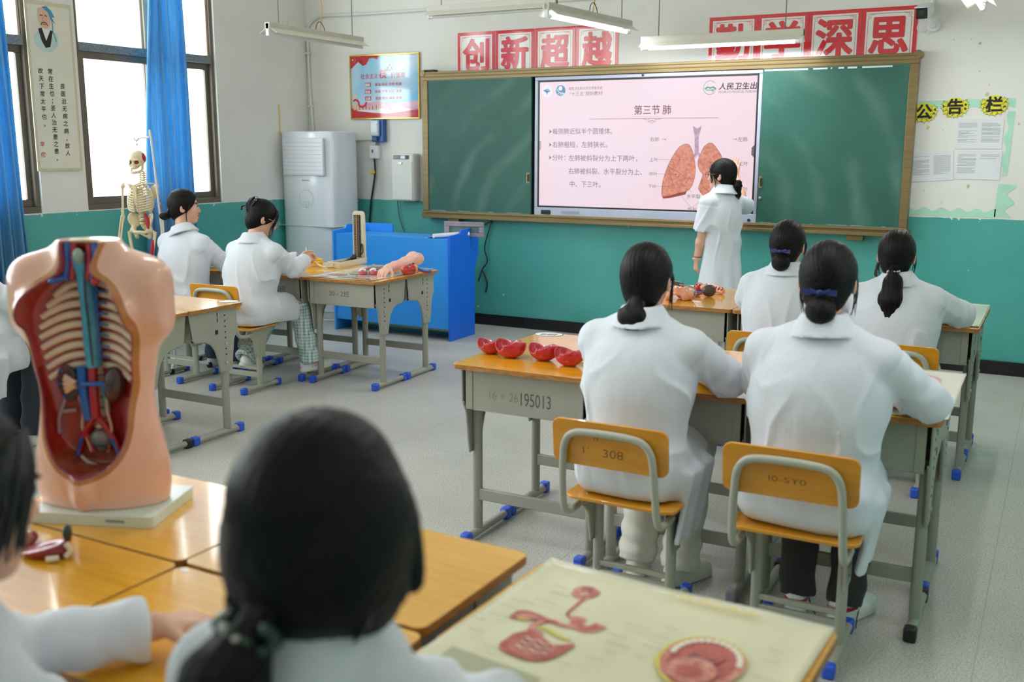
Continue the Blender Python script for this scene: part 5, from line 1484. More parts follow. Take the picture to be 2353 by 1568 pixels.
def build_hair(bo, style, HMX, h, seed):
    T = {'bun': V(0, -.105, -.055), 'lowbun': V(0, -.10, -.085), 'teacher': V(0, -.115, -.06), 'claw': V(0, -.09, .055), 'pony': V(0, -.10, -.06), 'front': V(.0, -.115, -.07), 'side': V(0, -.1, -.06), 'small': V(-.0, -.115, -.05)}[style]
    ax = T / np.linalg.norm(T)
    Am = axes(tuple(float(v) for v in ax))
    tails = {'pony': ([(0, -.112, -.07), (.004, -.14, -.12), (.0, -.15, -.20), (.0, -.15, -.28), (.016, -.145, -.36)], [.021, .042, .055, .048, .012]),
             'front': ([(.004, -.112, -.070), (.0, -.152, -.115), (-.004, -.17, -.20), (-.01, -.175, -.30), (-.02, -.17, -.42)], [.02, .04, .048, .045, .03]),
             'teacher': ([(.0, -.125, -.10), (.012, -.13, -.14), (.035, -.13, -.175)], [.026, .02, .005])}
    def fn(q):
        phi = np.arctan2(*( ((q) @ Am)[:, (0, 2)].T ))
        d = ell(q, (0, -.016, .033), (.083, .102, .092))
        d = smin(d, ell(q, (0, -.05, -.035), (.068, .055, .072)), .04)
        for s in (-1, 1): d = smin(d, ell(q, (s * .06, -.012, .012), (.022, .052, .05)), .02)
        if style in ('front',):
            for s in (-1, 1): d = smin(d, ell(q, (s * .070, -.01, -.03), (.026, .06, .078)), .035)
            d = smin(d, ell(q, (0, -.045, -.035), (.080, .064, .070)), .03)
        d = smax(d, -ell(q, (0, .118, -.04), (.075, .088, .112)), .010)
        if style != 'front': d = smax(d, -ell(q, (0, .06, -.10), (.11, .085, .07)), .012)
        d = d - .0016 * np.sin(phi * 46 + 2.5 * wob(q, (30, 30, 30), seed))
        if style == 'bun': d = smin(d, ell(q, (.004, -.118, -.082), (.046, .040, .043)) - .0015 * np.sin(phi * 30), .006)
        if style == 'small': d = smin(d, ell(q, (-.004, -.135, -.07), (.032, .040, .030)), .006)
        if style == 'lowbun': d = smin(d, smin(ell(q, (-.004, -.112, -.122), (.057, .045, .047)), cap(q, (0, -.09, -.07), (0, -.112, -.09), .024), .008) - .0015 * np.sin(q[:, 0] * 160 + q[:, 2] * 90), .01)
        if style == 'teacher':
            for i in range(6):
                a = i * 1.05; d = smin(d, ell(q, (.004 + .024 * math.cos(a), -.128, -.078 + .026 * math.sin(a)), (.024, .026, .022)), .004)
        if style == 'claw':
            d = smin(d, ell(q, (0, -.085, .07), (.046, .046, .042)) - .003 * np.sin(q[:, 0] * 190 + q[:, 1] * 120), .015)
            d = smin(d, cap(q, (-.01, -.125, .045), (.012, -.12, .015), .016, .01), .012); d = smin(d, cap(q, (.01, -.1, .105), (.035, -.12, .10), .010, .006), .01)
        if style in tails:
            p, r = tails[style]
            tl = chain(q, [V(*a) for a in p], r, .02)
            tl = tl - .0018 * np.sin(q[:, 0] * 320 + 2 * wob(q, (25, 25, 12), 7)) * (tl < .02)
            d = smin(d, tl, .010)
        return d
    def attr(v):
        q = v
        w = q @ Am
        phi = np.arctan2(w[:, 0], w[:, 2])
        al = np.linalg.norm(q, axis=1)
        tail = np.clip((-.09 - q[:, 2]) / .03, 0, 1) if style in tails else np.zeros(len(q))
        a = phi * 17 * (1 - tail) + tail * q[:, 0] * 330
        b = w[:, 1] * 10 * (1 - tail) + tail * (q[:, 1] * 60)
        return np.stack([a, b, tail * q[:, 2] * 8], 1)
    zl = -.46 if style == 'front' else -.4 if style == 'pony' else -.2
    ho = sdf_obj('hair', fn, (-.15, -.23, zl), (.13, .13, .145), h / (HMX.to_scale()[0]) if h > .0045 else h, [HAIR], bo, None, attr)
    ho.matrix_local = HMX
    g = random.Random(seed + 40)
    b = MB()
    def lock(p, r0, n=1, spread=.006):
        for i in range(n):
            off = [(g.uniform(-spread, spread), g.uniform(-spread, spread), 0) for _ in p]
            b.tube([tuple(p[k][j] + off[k][j] * (k / max(1, len(p) - 1) + .25) for j in range(3)) for k in range(len(p))], 0, 6, 0, 4, [r0 * .5, r0, r0 * .8, r0 * .15])
    if style in ('lowbun', 'bun', 'pony', 'claw', 'small', 'teacher', 'side'):
        for s in (-1, 1):
            n = {'claw': 7, 'bun': 4, 'lowbun': 4, 'pony': 3}.get(style, 2)
            if style == 'claw': lock([(s * .045, .060, .085), (s * .070, .070, .04), (s * .074, .066, -.03), (s * .064, .074, -.115)], .0032, 12, .013)
            else: lock([(s * .058, .035, .05), (s * .080, .03, .0), (s * .082, .012, -.05), (s * .076, .018, -.11)], .0024, n + 2, .007)
    if style == 'pony': lock([(-.07, .03, .0), (-.088, .01, -.06), (-.09, .0, -.10), (-.075, -.03, -.115)], .006, 4, .004)
    if style == 'front':
        for s in (-1, 1):
            for k in range(8):
                y0 = -.04 + .012 * k
                lock([(s * .042, y0 + .02, .06), (s * .076, y0 + .01, 0), (s * .085, y0, -.07), (s * (.074 if s > 0 else .066), y0 - .015, -.098 + .003 * k)], .006, 2, .004)
        for k in range(10): lock([(-.06 + .012 * k, -.085, -.05), (-.045 + .008 * k, -.10, -.065), (-.025 + .003 * k, -.112, -.075), (-.012, -.118, -.085)], .004, 1, .003)
    if style == 'side':
        for k in range(12): lock([(.03 + .004 * k, .070 - .004 * k, .085), (.062 + .002 * k, .068 - .008 * k, .04), (.076 + .001 * k, .058 - .008 * k, -.02), (.077, .052 - .008 * k, -.06 - .005 * k)], .006, 2, .006)
    if style == 'teacher' : lock([(-.03, .070, .08), (-.062, .066, .04), (-.073, .050, -.01), (-.070, .045, -.06)], .0032, 8, .007)
    if b.v: b.build('loose_strands', STRAND, bo).matrix_local = HMX
    def child(mb, name, mats): o = mb.build(name, mats, bo); o.matrix_local = HMX; return o
    if style == 'bun':
        k = MB(); yb = -.148
        for s in (-1, 1):
            k.prism([(0, -.004), (s * .05, -.010), (s * .05, .010), (0, .006)], .004, 0, fr((0, -.122 - .0, -.026), (1, 0, 0), (0, 0.15, 1)))
            k.prism([(s * .004, .004), (s * .03, .014), (s * .034, .004), (s * .006, -.003)], .006, 0, fr((0, -.126, -.026), (1, 0, 0), (0, .15, 1)))
        k.ball((0, -.128, -.026), (.009, .006, .010), 12)
        child(k, 'hair_bow', NAVYR)
    if style == 'small':
        k = MB()
        for s in (-1, 1): k.ball((s * .018 , -.112, -.032), (.02, .008, .012), 12)
        child(k, 'hair_bow', NAVYR)
    if style == 'lowbun': child(MB().tube([(.027 * math.cos(a), -.102 + .008 * math.sin(a), -.080 + .02 * math.sin(a)) for a in [i * 2 * PI / 16 for i in range(17)]], .006, 8), 'hair_tie', BLACK)
    if style == 'pony':
        k = MB()
        for i in range(26):
            a = i * 2.4; k.ball((.026 * math.cos(a), -.118 + .018 * math.sin(a), -.076 + g.uniform(-.010, .010)), g.uniform(.004, .0065), 8)
        child(k, 'beaded_hair_tie', [SILV])
    if style == 'front':
        k = MB()
        for i in range(34):
            a = i * 2.4; k.ball((.002 + .03 * math.cos(a), -.122 + .024 * math.sin(a), -.074 + g.uniform(-.014, .014)), g.uniform(.005, .009), 8, 0 if g.random() > .3 else 1)
        child(k, 'beaded_hair_tie', [pm('dark_green_bead', (34, 62, 50), .12), SILV])
    if style == 'claw':
        k = MB()
        for i in range(5): k.ball((.045 - .004 * i, -.10 + .0 * i, .105 - .014 * i), (.006, .008, .007), 8, 0)
        k.tube([(.044, -.10, .115), (.05, -.105, .08), (.044, -.11, .045)], .004, 8, 1, 4)
        child(k, 'claw_clip', [SILV, BLACK])
        k = MB().tube([(-.035, -.125, .04), (-.05, -.14, .03), (-.045, -.15, .01), (-.028, -.145, .005)], .007, 8, 0, 4)
        child(k, 'claw_clip', [BLACK])

LEG = {'L': ((-.1, .40, .50), (-.1, .36, .085)), 'R': ((.1, .40, .50), (.1, .36, .085))}
# student with white trousers, centre
person('student in white coat and white trousers with a low bun, beside the red lung lobes', (-1.22, 3.13), 0,
       (0, .035, .975), (-.005, .075, 1.165), {'L': ((-.2, .17, .825), (-.02, .37, .815)), 'R': ((.265, .16, .825), (.08, .37, .815))},
       {'L': ((-.09, .38, .51), (-.09, .275, .085), (-.2, .98, 0)), 'R': ((.09, .38, .51), (.08, .27, .085), (.45, .89, 0))},
       trousers=TROW, hair='lowbun', seed=3, flaps=(0, 1.6), shoe='cream', h=.007)
# student nearest at the right
person('student with a navy hair bow, dark trousers and red striped white shoes', (-.635, 3.13), 0,
       (.015, .03, .998), (.01, .07, 1.198), {'L': ((-.215, .16, .835), (-.03, .37, .815)), 'R': ((.32, .12, .835), (.13, .37, .815))},
       {'L': ((-.1, .38, .51), (-.07, .262, .085), (-.1, .99, 0)), 'R': ((.1, .38, .51), (.095, .262, .085), (.45, .89, 0))},
       trousers=TROD, hair='bun', seed=5, flaps=(0, 1.4), shoe='stripe', sw=.182, loose=1.14, h=.007, taper=.012)
# back row
person('back row student with a navy bow, left of the ponytail student', (-1.2, 5.02), 0,
       (0, .04, .945), (.0, .06, 1.13), {'L': ((-.22, .14, .83), (-.05, .34, .815)), 'R': ((.24, .15, .83), (.08, .36, .815))}, LEG, hair='bun', seed=8, hy=-4)
person('student of the back row with a long black ponytail in a silver beaded tie', (-.665, 5.03), 0,
       (-.01, .06, .92), (-.025, .09, 1.10), {'L': ((-.25, .15, .82), (-.08, .35, .815)), 'R': ((.27, .18, .82), (.1, .38, .815))}, LEG, hair='pony', seed=11, hy=3)
# left block
person('student at the window in white coat and jeans, low bun, profile turned towards the screen', (-5.37, 5.03), 0,
       (-.03, .06, .965), (-.07, .12, 1.19), {'L': ((-.24, .2, .80), (-.05, .42, .80)), 'R': ((.2, .2, .80), (.06, .44, .80))}, LEG, hair='small', hy=-46, hp=2, seed=13, trousers=JEANB)
person('student with hair claw and checked trousers, looking down at the hands', (-4.73, 4.97), 0,
       (.02, .085, .945), (.035, .15, 1.135), {'L': ((-.19, .26, .80), (.09, .44, .84)), 'R': ((.235, .21, .80), (.15, .43, .84))},
       {'L': ((-.09, .36, .50), (-.05, .03, .21), (-.1, .9, -.35)), 'R': ((.13, .37, .50), (.19, .40, .15), (.5, .86, .12))},
       hands={'L': dict(d=(.35, .9, .15), n=(.8, -.3, -.3), curl=.7), 'R': dict(d=(-.1, .98, .12), n=(-.75, 0, -.6), curl=.75)},
       hair='claw', hy=-32, hp=24, seed=17, trousers=CHECK, glasses='steel', shoe='chunky', flaps=(0, 0))
person('student cut off at the left edge, white coat over dark jeans, behind torso model', (-4.93, 3.05), 0,
       (-.02, .08, .95), (-.02, .14, 1.16), {'L': ((-.2, .2, .82), (-.05, .4, .81)), 'R': ((.2, .2, .82), (.05, .42, .81))}, LEG, hair='bun', seed=19, trousers=JEAN, flaps=(1, 1))
# teacher
_tl, _tr = (-2.245, 7.40), 54
def wl(p):
    a = R(-_tr); x, y = p[0] - _tl[0], p[1] - _tl[1]
    return (x * math.cos(a) - y * math.sin(a), x * math.sin(a) + y * math.cos(a), p[2])
_hand = wl((-2.275, 7.79, 1.395)); _el = wl((-2.165, 7.65, 1.18))
TEA, THM = person('teacher standing at the screen in a short sleeved white coat, right hand on the slide', _tl, _tr,
       (0, .01, 1.235), (-.005, .03, 1.408), {'L': ((-.155, .03, .98), (-.15, .10, .775)), 'R': (_el, _hand)},
       {'L': ((-.085, .02, .44), (-.085, -.01, .085)), 'R': ((.085, .02, .44), (.085, -.01, .085))},
       stand=True, coat='short', hair='teacher', hy=32, hp=0, seed=23, trousers=TROW, glasses='dark', hem=.50, sw=.134,
       hands={'R': dict(d=wl((_tl[0] - .02, _tl[1] + .05, 1)), n=wl((_tl[0] + .1, _tl[1] + 1, .0))[:2] + (0,), curl=.08, sp=.16, thumb=.1),
              'L': dict(d=(0, .12, -1), n=(.8, -.2, 0), curl=.75)})
b = MB().tube([(-.15 + .031 * math.cos(a), .093 + .029 * math.sin(a), .80 + .004 * math.sin(a)) for a in [i * 2 * PI / 20 for i in range(21)]], .003, 6)
b.build('red_string', pm('red_thread', (200, 36, 40), .5), TEA)
b = MB()
for i in range(20): b.ball((-.15 + .031 * math.cos(i * PI / 10), .096 + .030 * math.sin(i * PI / 10), .783), .0055, 8)
b.build('pearl_bracelet', pm('pearl', (226, 214, 180), .25), TEA)
# foreground
person('blurred foreground student from behind, large black ponytail with a dark beaded tie', (-.71, .70), 0,
       (.02, .12, 1.0), (.028, .125, 1.192), {'L': ((-.17, .26, .83), (.0, .44, .81)), 'R': ((.25, .22, .84), (.06, .44, .81))}, LEG, hair='front', seed=29, hy=-2, sw=.158, h=.007, scale_head=1.03)
person('blurred student at the lower left edge, face in profile, one hand resting on the desk', (-1.19, .60), 0,
       (.02, .07, .95), (.02, .105, 1.172), {'L': ((-.2, .27, .83), (-.08, .48, .81)), 'R': ((.13, .175, .82), (-.25, .26, .797))}, LEG,
       hands={'R': dict(d=(-.62, .78, -.05), n=(-.1, -.1, -1), curl=.45)}, hair='side', hy=-12, hp=8, seed=31, h=.007)
# ------------------------------------------------------------------ anatomical torso model
def gloss(name, rgb, rough=.22, **k): return pm(name, rgb, rough, coat=.35, **k)
TSK = gloss('torso_skin', (232, 168, 140), var=.05, vs=5, rough=.28); TRIM = gloss('cut_rim_brown', (186, 118, 64), var=.08, vs=9); TPUR = gloss('cut_muscle_purple', (146, 50, 72), var=.12, vs=12)
CAVR = gloss('chest_wall_red', (186, 62, 58), rgb2=(150, 40, 44), vs=12); ABDR = gloss('abdomen_red', (190, 52, 44), rgb2=(150, 30, 32), vs=9, stretch=(3, 3, .7))
RIBM = gloss('rib_cream', (232, 202, 180), var=.08, vs=14); VBLUE = gloss('vein_blue', (30, 92, 178)); VRED = gloss('artery_red', (176, 20, 34)); LBLUE = gloss('light_blue_vessel', (96, 180, 212), rgb2=(66, 148, 186), vs=20)
KIDN = gloss('kidney_dark', (72, 40, 42)); BEIGE = gloss('ureter_beige', (222, 176, 146)); BASEG = gloss('base_pale_green', (212, 226, 218)); MUSB = gloss('pelvic_muscle', (164, 74, 40), rgb2=(130, 36, 30), vs=10, stretch=(3, 3, .7)); NECKP = gloss('neck_section', (214, 128, 124), rgb2=(228, 196, 150), vs=26)
tm = thing('torso_model', 'glossy armless torso model with open chest and organs on a pale base', 'anatomical model', (-1.899 - .022 * .929, 1.525 - .022 * .37, TH), R(21.7))
MB().prism(rrect(.30, .22, .012), .026, 0, Matrix.Translation((.022, 0, 0))).build('base', BASEG, tm, .004)
MB().box(.062, .107, -.1103, -.11, .010, .016).build('base_plate_mark', pm('mark_grey', (120, 126, 126), .5), tm)
def t_outer(P):
    d = ell(P, (0, .008, .425), (.152, .098, .17))
    d = smin(d, ell(P, (0, .008, .28), (.122, .084, .15)), .06)
    d = smin(d, ell(P, (0, .008, .085), (.160, .098, .21)), .07)
    d = smin(d, cap(P, (-.13, .012, .535), (.13, .012, .535), .050), .05)
    for s in (-1, 1):
        a = cap(P, (s * .128, .012, .525), (s * .150, .010, .462), .054, .048)
        d = smin(d, a, .05)
        d = smin(d, cap(P, (s * .02, .02, .615), (s * .14, .012, .55), .030, .034), .03)
        d = smin(d, ell(P, (s * .075, -.075, .475), (.06, .035, .05)), .04)
    d = smax(d, np.abs(P[:, 0]) - .186, .012)
    d = smin(d, cap(P, (0, .022, .5), (0, .018, .66), .066, .056), .045)
    d = smax(d, P[:, 2] - .632, .004)
    for s in (-1, 1):
        d = smax(d, -cap(P, (s * .03, -.108, .02), (s * .055, -.098, .14), .010, .004), .02)
    d = smin(d, smin(ell(P, (0, -.084, .072), (.026, .026, .052)), ell(P, (0, -.094, .112), (.015, .014, .016)), .012), .014)
    d = smax(d, -cap(P, (0, -.122, .112), (0, -.104, .112), .004), .003)
    return smax(d, .026 - P[:, 2], .003)
def t_cav2(P):
    x, z = P[:, 0], P[:, 2]
    e = lambda cx, cz, rx, rz: (np.sqrt(((x - cx) / rx) ** 2 + ((z - cz) / rz) ** 2) - 1) * min(rx, rz)
    d = smin(e(0, .455, .122, .105), e(0, .37, .112, .13), .04)
    d = smin(d, e(0, .27, .094, .13), .05)
    d = smin(d, e(0, .205, .092, .098), .03)
    d = smin(d, np.maximum(np.abs(x) - .045 - .25 * (z - .63), .5 - z), .03)
    return d
def t_in(P):
    o = t_outer(P)
    d = smax(t_cav2(P), o + .014 - 1.4 * np.maximum(0, -P[:, 1] - .01), .006)
    return smax(d, P[:, 1] - .012 + 2.6 * P[:, 0] ** 2, .006)
def t_shell(P): return smax(t_outer(P), -t_in(P), .004)
def torso_mat():
    m, t, p = newmat('painted_torso')
    at = t.add('ShaderNodeAttribute'); at.attribute_name = 'hv'
    sp = t.add('ShaderNodeSeparateXYZ'); t.l.new(at.outputs['Vector'], sp.inputs[0])
    k, o, z = sp.outputs
    tc = t.add('ShaderNodeTexCoord'); ob = tc.outputs['Object']
    mp = t.add('ShaderNodeMapping'); mp.inputs['Scale'].default_value = (3, 3, .8); t.l.new(ob, mp.inputs[0])
    nz = t.noise(9, 4, ob); ns = t.noise(9, 4, mp.outputs[0])
    skin = t.ramp(nz, [(.3, lin((234, 174, 152))), (.7, lin((242, 190, 168)))])
    rim = t.ramp(nz, [(.3, lin((176, 104, 58))), (.7, lin((198, 132, 74)))])
    pur = t.ramp(nz, [(.3, lin((130, 44, 66))), (.7, lin((164, 66, 88)))])
    chest = t.ramp(nz, [(.3, lin((156, 44, 46))), (.7, lin((196, 76, 70)))])
    abd = t.ramp(ns, [(.3, lin((142, 28, 30))), (.7, lin((196, 58, 46)))])
    pel = t.ramp(ns, [(.3, lin((140, 40, 34))), (.7, lin((176, 88, 50)))])
    ins = t.mix(t.math('GREATER_THAN', z, .345), abd, chest)
    ins = t.mix(t.math('LESS_THAN', z, .15), ins, pel)
    top = t.ramp(t.noise(26, 3, ob), [(.4, lin((214, 128, 124))), (.6, lin((228, 196, 150)))])
    front = t.math('LESS_THAN', o, 50.0)
    out = t.mix(t.math('LESS_THAN', k, .014), skin, rim)
    out = t.mix(t.math('LESS_THAN', k, .004), out, pur)
    inside = t.math('MULTIPLY', t.math('LESS_THAN', k, .004), t.math('LESS_THAN', o, -.005))
    out = t.mix(inside, out, ins)
    out = t.mix(t.math('MULTIPLY', t.math('GREATER_THAN', z, .6285), t.math('SUBTRACT', 1.0, inside)), out, top)
    t.l.new(out, p.inputs['Base Color']); p.inputs['Roughness'].default_value = .26; p.inputs['Coat Weight'].default_value = .35; p.inputs['Coat Roughness'].default_value = .06
    return m
def t_attr(v):
    k = t_cav2(v); o = t_outer(v)
    k = np.where((v[:, 1] > .02) & (o > -.008), .2, k)      # the back of the figure carries no rim
    return np.stack([k, o, v[:, 2]], 1)
so = sdf_obj('body_shell', t_shell, (-.22, -.15, .02), (.22, .13, .64), .0038, [torso_mat()], tm, None, t_attr)
def backy(x, z):
    for y in np.arange(.11, -.06, -.004):
        if t_in(np.array([[x, y, z]], f32))[0] < 0: return float(y)
    return .02
for s in (-1, 1):           # ribs seen from inside
    for i in range(9):
        z0 = .545 - i * .0235; w = (.078, .095, .106, .110, .112, .110, .106, .103, .10)[i]; pts = []
        for j in range(7):
            u = j / 6; x = s * (.022 + (w - .022) * u); z = z0 - .012 - .030 * u ** 1.3 + .006 * math.sin(u * 3)
            pts.append((x, backy(x, z) - .001, z))
        MB().tube(pts, 0, 8, 0, 3, [.0078, .009, .0085, .007]).build('rib', RIBM, tm)
        MB().ball((s * .024, backy(s * .024, z0 - .012) - .002, z0 - .012), (.007, .006, .008), 8).build('rib_head', gloss('nerve_yellow', (220, 186, 60)), tm) if s > 0 else None
b = MB()
for i in range(17): b.lathe([(.016, -.011), (.018, -.008), (.015, 0), (.018, .008), (.016, .011)], 12, 0, Matrix.Translation((0, .016, .18 + i * .0255)))
b.build('spine', RIBM, tm)
by = lambda x, z, o=.012: (x, backy(x, z) - o, z)
MB().tube([by(-.004, .60, .03), by(.0, .54, .022), by(.004, .47, .022), by(.004, .40, .022), by(.006, .345, .02)], .017, 12, 0, 4).build('oesophagus', LBLUE, tm)
MB().tube([by(.012, .60, .034), by(.008, .52, .038), by(.012, .44, .04), by(.012, .35, .036)], .0025, 6, 0, 4).build('vagus_nerve', KIDN, tm)
MB().tube([by(.022, .53, .02), by(.022, .44, .02), by(.02, .36, .018)], .0045, 8, 0, 3).build('azygos_vein', VBLUE, tm)
for i in range(7): MB().tube([by(.02, .52 - i * .025, .02), by(.045, .515 - i * .025, .012)], .0025, 6).build('intercostal_vein', VBLUE, tm)
for s in (-1, 1):
    MB().tube([(s * .034, -.035, .545), (s * .034, -.02, .58), (s * .032, -.012, .627)], .009, 10, 0, 3).build('jugular_vein', VBLUE, tm)
    MB().tube([(s * .02, -.03, .545), (s * .019, -.02, .58), (s * .018, -.012, .627)], .0075, 10, 0, 3).build('carotid_artery', VRED, tm)
    MB().ball((s * .05, -.058, .545), (.009, .008, .007), 10).tube([(s * .034, -.035, .55), (s * .05, -.06, .545)], .006, 8).build('subclavian_vessel', VBLUE if s < 0 else VRED, tm)
MB().ball((0, -.03, .598), (.013, .010, .018), 12).build('larynx', gloss('cartilage_green', (150, 170, 150)), tm)
MB().ball((0, .01, .632), (.04, .03, .004), 16).build('neck_vertebra', gloss('bone_yellow', (226, 208, 160)), tm)
MB().tube([by(-.022, .345, .022), by(-.022, .29, .024), by(-.016, .22, .02)], .0125, 12, 0, 4).build('vena_cava', VBLUE, tm)
MB().tube([by(.004, .36, .022), by(.004, .29, .026), by(.004, .225, .024)], .011, 12, 0, 4).build('aorta', VRED, tm)
MB().tube([by(-.02, .305, .034), by(.02, .308, .04), by(.05, .305, .02)], .006, 10, 0, 3).build('renal_vein', VBLUE, tm)
MB().tube([by(.024, .30, .014), by(.026, .265, .014), by(.026, .235, .012)], .007, 10, 0, 3).build('lumbar_vessel', LBLUE, tm)
for s in (-1, 1): MB().tube([by(.004, .232, .022), by(s * .025, .195, .016), by(s * .042, .165, .012), by(s * .05, .135, .008)], .008, 10, 0, 4).tube([by(s * .028, .185, .012), by(s * .022, .16, .012), by(s * .014, .14, .012)], .006, 8, 0, 3).build('iliac_artery', VRED, tm)
for s in (-1, 1): MB().tube([by(s * .036, .175, .02), by(s * .046, .15, .016), by(s * .052, .13, .012)], .005, 8, 0, 3).build('iliac_vein', VBLUE, tm)
for s in (-1, 1):
    c = by(s * .055, .305, .020)
    def kf(P, c=c, s=s):
        d = ell(P, c, (.026, .020, .043), rotm(0, 0, s * .12))
        d = smax(d, -ell(P, (c[0] - s * .03, c[1], c[2]), (.018, .02, .015)), .010)
        if s < 0: d = smax(d, (c[1] - .006) - P[:, 1], .002)
        return d
    ko = sdf_obj('kidney', kf, np.array(c) - .06, np.array(c) + .06, .003, [KIDN], tm)
    if s < 0:
        p = MB()
        for a in (-.9, -.45, 0, .45, .9): p.tube([(c[0] + .020, c[1] - .007, c[2]), (c[0] + .004 - .012 * math.cos(a), c[1] - .008, c[2] + .026 * math.sin(a))], 0, 6, 0, 1, [.010, .004])
        p.build('renal_pelvis', BEIGE, ko)
        q = MB()
        for i, a in enumerate((-1.2, -.6, 0, .6, 1.2, 1.7)): q.ball((c[0] - .002 - .017 * math.cos(a), c[1] - .007, c[2] + .032 * math.sin(a)), .0035, 6, i % 2)
        q.build('kidney_vessels', [VBLUE, VRED], ko)
    MB().tube([(c[0] - s * .018, c[1], c[2] - .01), by(s * .03, .24, .016), by(s * .036, .2, .014), by(s * .026, .165, .016), by(s * .02, .14, .014)], .0032, 8, 0, 4).build('ureter', BEIGE, tm)
c = by(.006, .172, .016)
MB().ball(c, (.026, .016, .022), 14).build('rectum_dome', gloss('dome_teal', (64, 104, 128), rgb2=(150, 120, 104), vs=22), tm)
MB().ball((c[0] + .008, c[1] - .012, c[2] - .020), (.016, .007, .006), 12).build('rectum_opening', KIDN, tm)
MB().tube([by(-.07, .27, .004), by(-.085, .225, .006), by(-.088, .185, .006)], .005, 8, 0, 3).tube([by(-.083, .235, .006), by(-.05, .238, .004)], .005, 8).build('nerve_branch', gloss('nerve_grey', (168, 128, 140)), tm)
MB().tube([by(-.045, .128, .012), by(-.03, .115, .012), by(-.01, .102, .012)], .0035, 8, 0, 3).build('ligament', gloss('ligament_white', (226, 208, 198)), tm)

# ------------------------------------------------------------------ hanging skeleton
BONE = pm('bone_resin', (232, 214, 176), .42, var=.06, vs=9); BRED = pm('muscle_red_paint', (190, 30, 48), .45); BTEAL = pm('muscle_blue_paint', (44, 110, 122), .45); NERVE = pm('nerve_root_yellow', (228, 180, 70), .45)
SKS = .74
sk = thing('skeleton_model', 'hanging skeleton model with a red patch on its skull before the bright window', 'skeleton', (-5.945, 5.2, .324), R(200))
sk.scale = (SKS,) * 3
def skull(P):
    d = ell(P, (0, -.014, 1.615), (.072, .092, .080))
    d = smin(d, ell(P, (0, .048, 1.565), (.055, .042, .055)), .025)
    for s in (-1, 1):
        d = smin(d, cap(P, (s * .045, .072, 1.555), (s * .068, .01, 1.56), .009), .012)
        d = smin(d, ell(P, (s * .03, .082, 1.60), (.026, .012, .008)), .01)
        d = smax(d, -ell(P, (s * .032, .085, 1.577), (.020, .042, .018)), .005)
        d = smax(d, -ell(P, (s * .072, .03, 1.57), (.016, .028, .026)), .01)
    d = smax(d, -cap(P, (0, .10, 1.545), (0, .095, 1.56), .011, .005), .004)
    d = smin(d, ell(P, (0, .072, 1.523), (.030, .026, .014)), .012)
    d = smax(d, -ell(P, (0, 0, 1.515), (.04, .05, .02)), .01)
    return d
def skmat(c):
    orb = np.minimum(ell(c, (.032, .085, 1.577), (.020, .042, .018)), ell(c, (-.032, .085, 1.577), (.020, .042, .018)))
    return np.where((orb < .002) & (c[:, 1] < .078), 3, np.where(((c - V(-.07, -.02, 1.628)) ** 2).sum(1) < .043 ** 2, 1, np.where(((c - V(-.07, -.045, 1.565)) ** 2).sum(1) < .016 ** 2, 2, 0)))
sdf_obj('skull', skull, (-.1, -.13, 1.48), (.1, .13, 1.71), .0045, [BONE, BRED, BTEAL, pm('orbit_shade_brown', (176, 124, 76), .5)], sk, skmat)  # brown inside the eye sockets paints their shade into the colour
b = MB().tube([(-.06, .012, 1.555), (-.055, .02, 1.505), (-.035, .068, 1.484), (0, .086, 1.478), (.035, .068, 1.484), (.055, .02, 1.505), (.06, .012, 1.555)], .014, 10, 0, 4, flat=.7)
b.build('jaw', BONE, sk)
b = MB()
for i in range(8): b.ball((-.022 + i * .0063, .092 - .2 * abs(-.022 + i * .0063), 1.512), (.003, .004, .006), 6).ball((-.022 + i * .0063, .09 - .2 * abs(-.022 + i * .0063), 1.497), (.003, .004, .006), 6)
b.build('teeth', pm('tooth_white', (236, 230, 210), .35), sk)
b = MB()
for q in ((.03, .085, 1.54), (-.03, .085, 1.54), (-.042, .06, 1.535), (-.02, .094, 1.57), (-.045, .055, 1.50), (-.03, .082, 1.485), (.04, .06, 1.49), (-.012, .1, 1.585)): b.ball(q, (.005, .005, .004), 6, 0)
b.build('muscle_marks', BRED, sk)
def spx(z): return -.035 + .025 * math.sin((z - .95) * 9.5) - (.012 if z > 1.4 else 0)
sp = MB(); dz = MB()
zz = .985; k = 0
while zz < 1.50:
    r = .031 - .014 * (zz - .98) / .52; st = .034 - .015 * (zz - .98) / .52
    sp.lathe([(r * .92, -st * .36), (r, -st * .3), (r * .82, 0), (r, st * .3), (r * .92, st * .36)], 14, 0, Matrix.Translation((0, spx(zz), zz)))
    sp.tube([(0, spx(zz) - r * .8, zz), (0, spx(zz) - r - .028, zz - .012)], .006, 8)
    for s in (-1, 1):
        sp.tube([(s * r * .6, spx(zz) - r * .7, zz), (s * (r + .022), spx(zz) - r, zz + .004)], .005, 8)
        dz.tube([(s * r * .7, spx(zz) - r * .4, zz - st * .5), (s * (r + .018), spx(zz) - r * .2, zz - st * .6)], .0035, 6)
    zz += st
sp.build('spine', BONE, sk); dz.build('nerve_roots', NERVE, sk)
MB().prism([(-.022, 1.345), (.022, 1.345), (.018, 1.30), (.019, 1.22), (.008, 1.175), (0, 1.155), (-.008, 1.175), (-.019, 1.22), (-.018, 1.30)], .012, 0, fr((0, .082, 0), (-1, 0, 0), (0, 0, 1))).build('sternum', BONE, sk, .003)
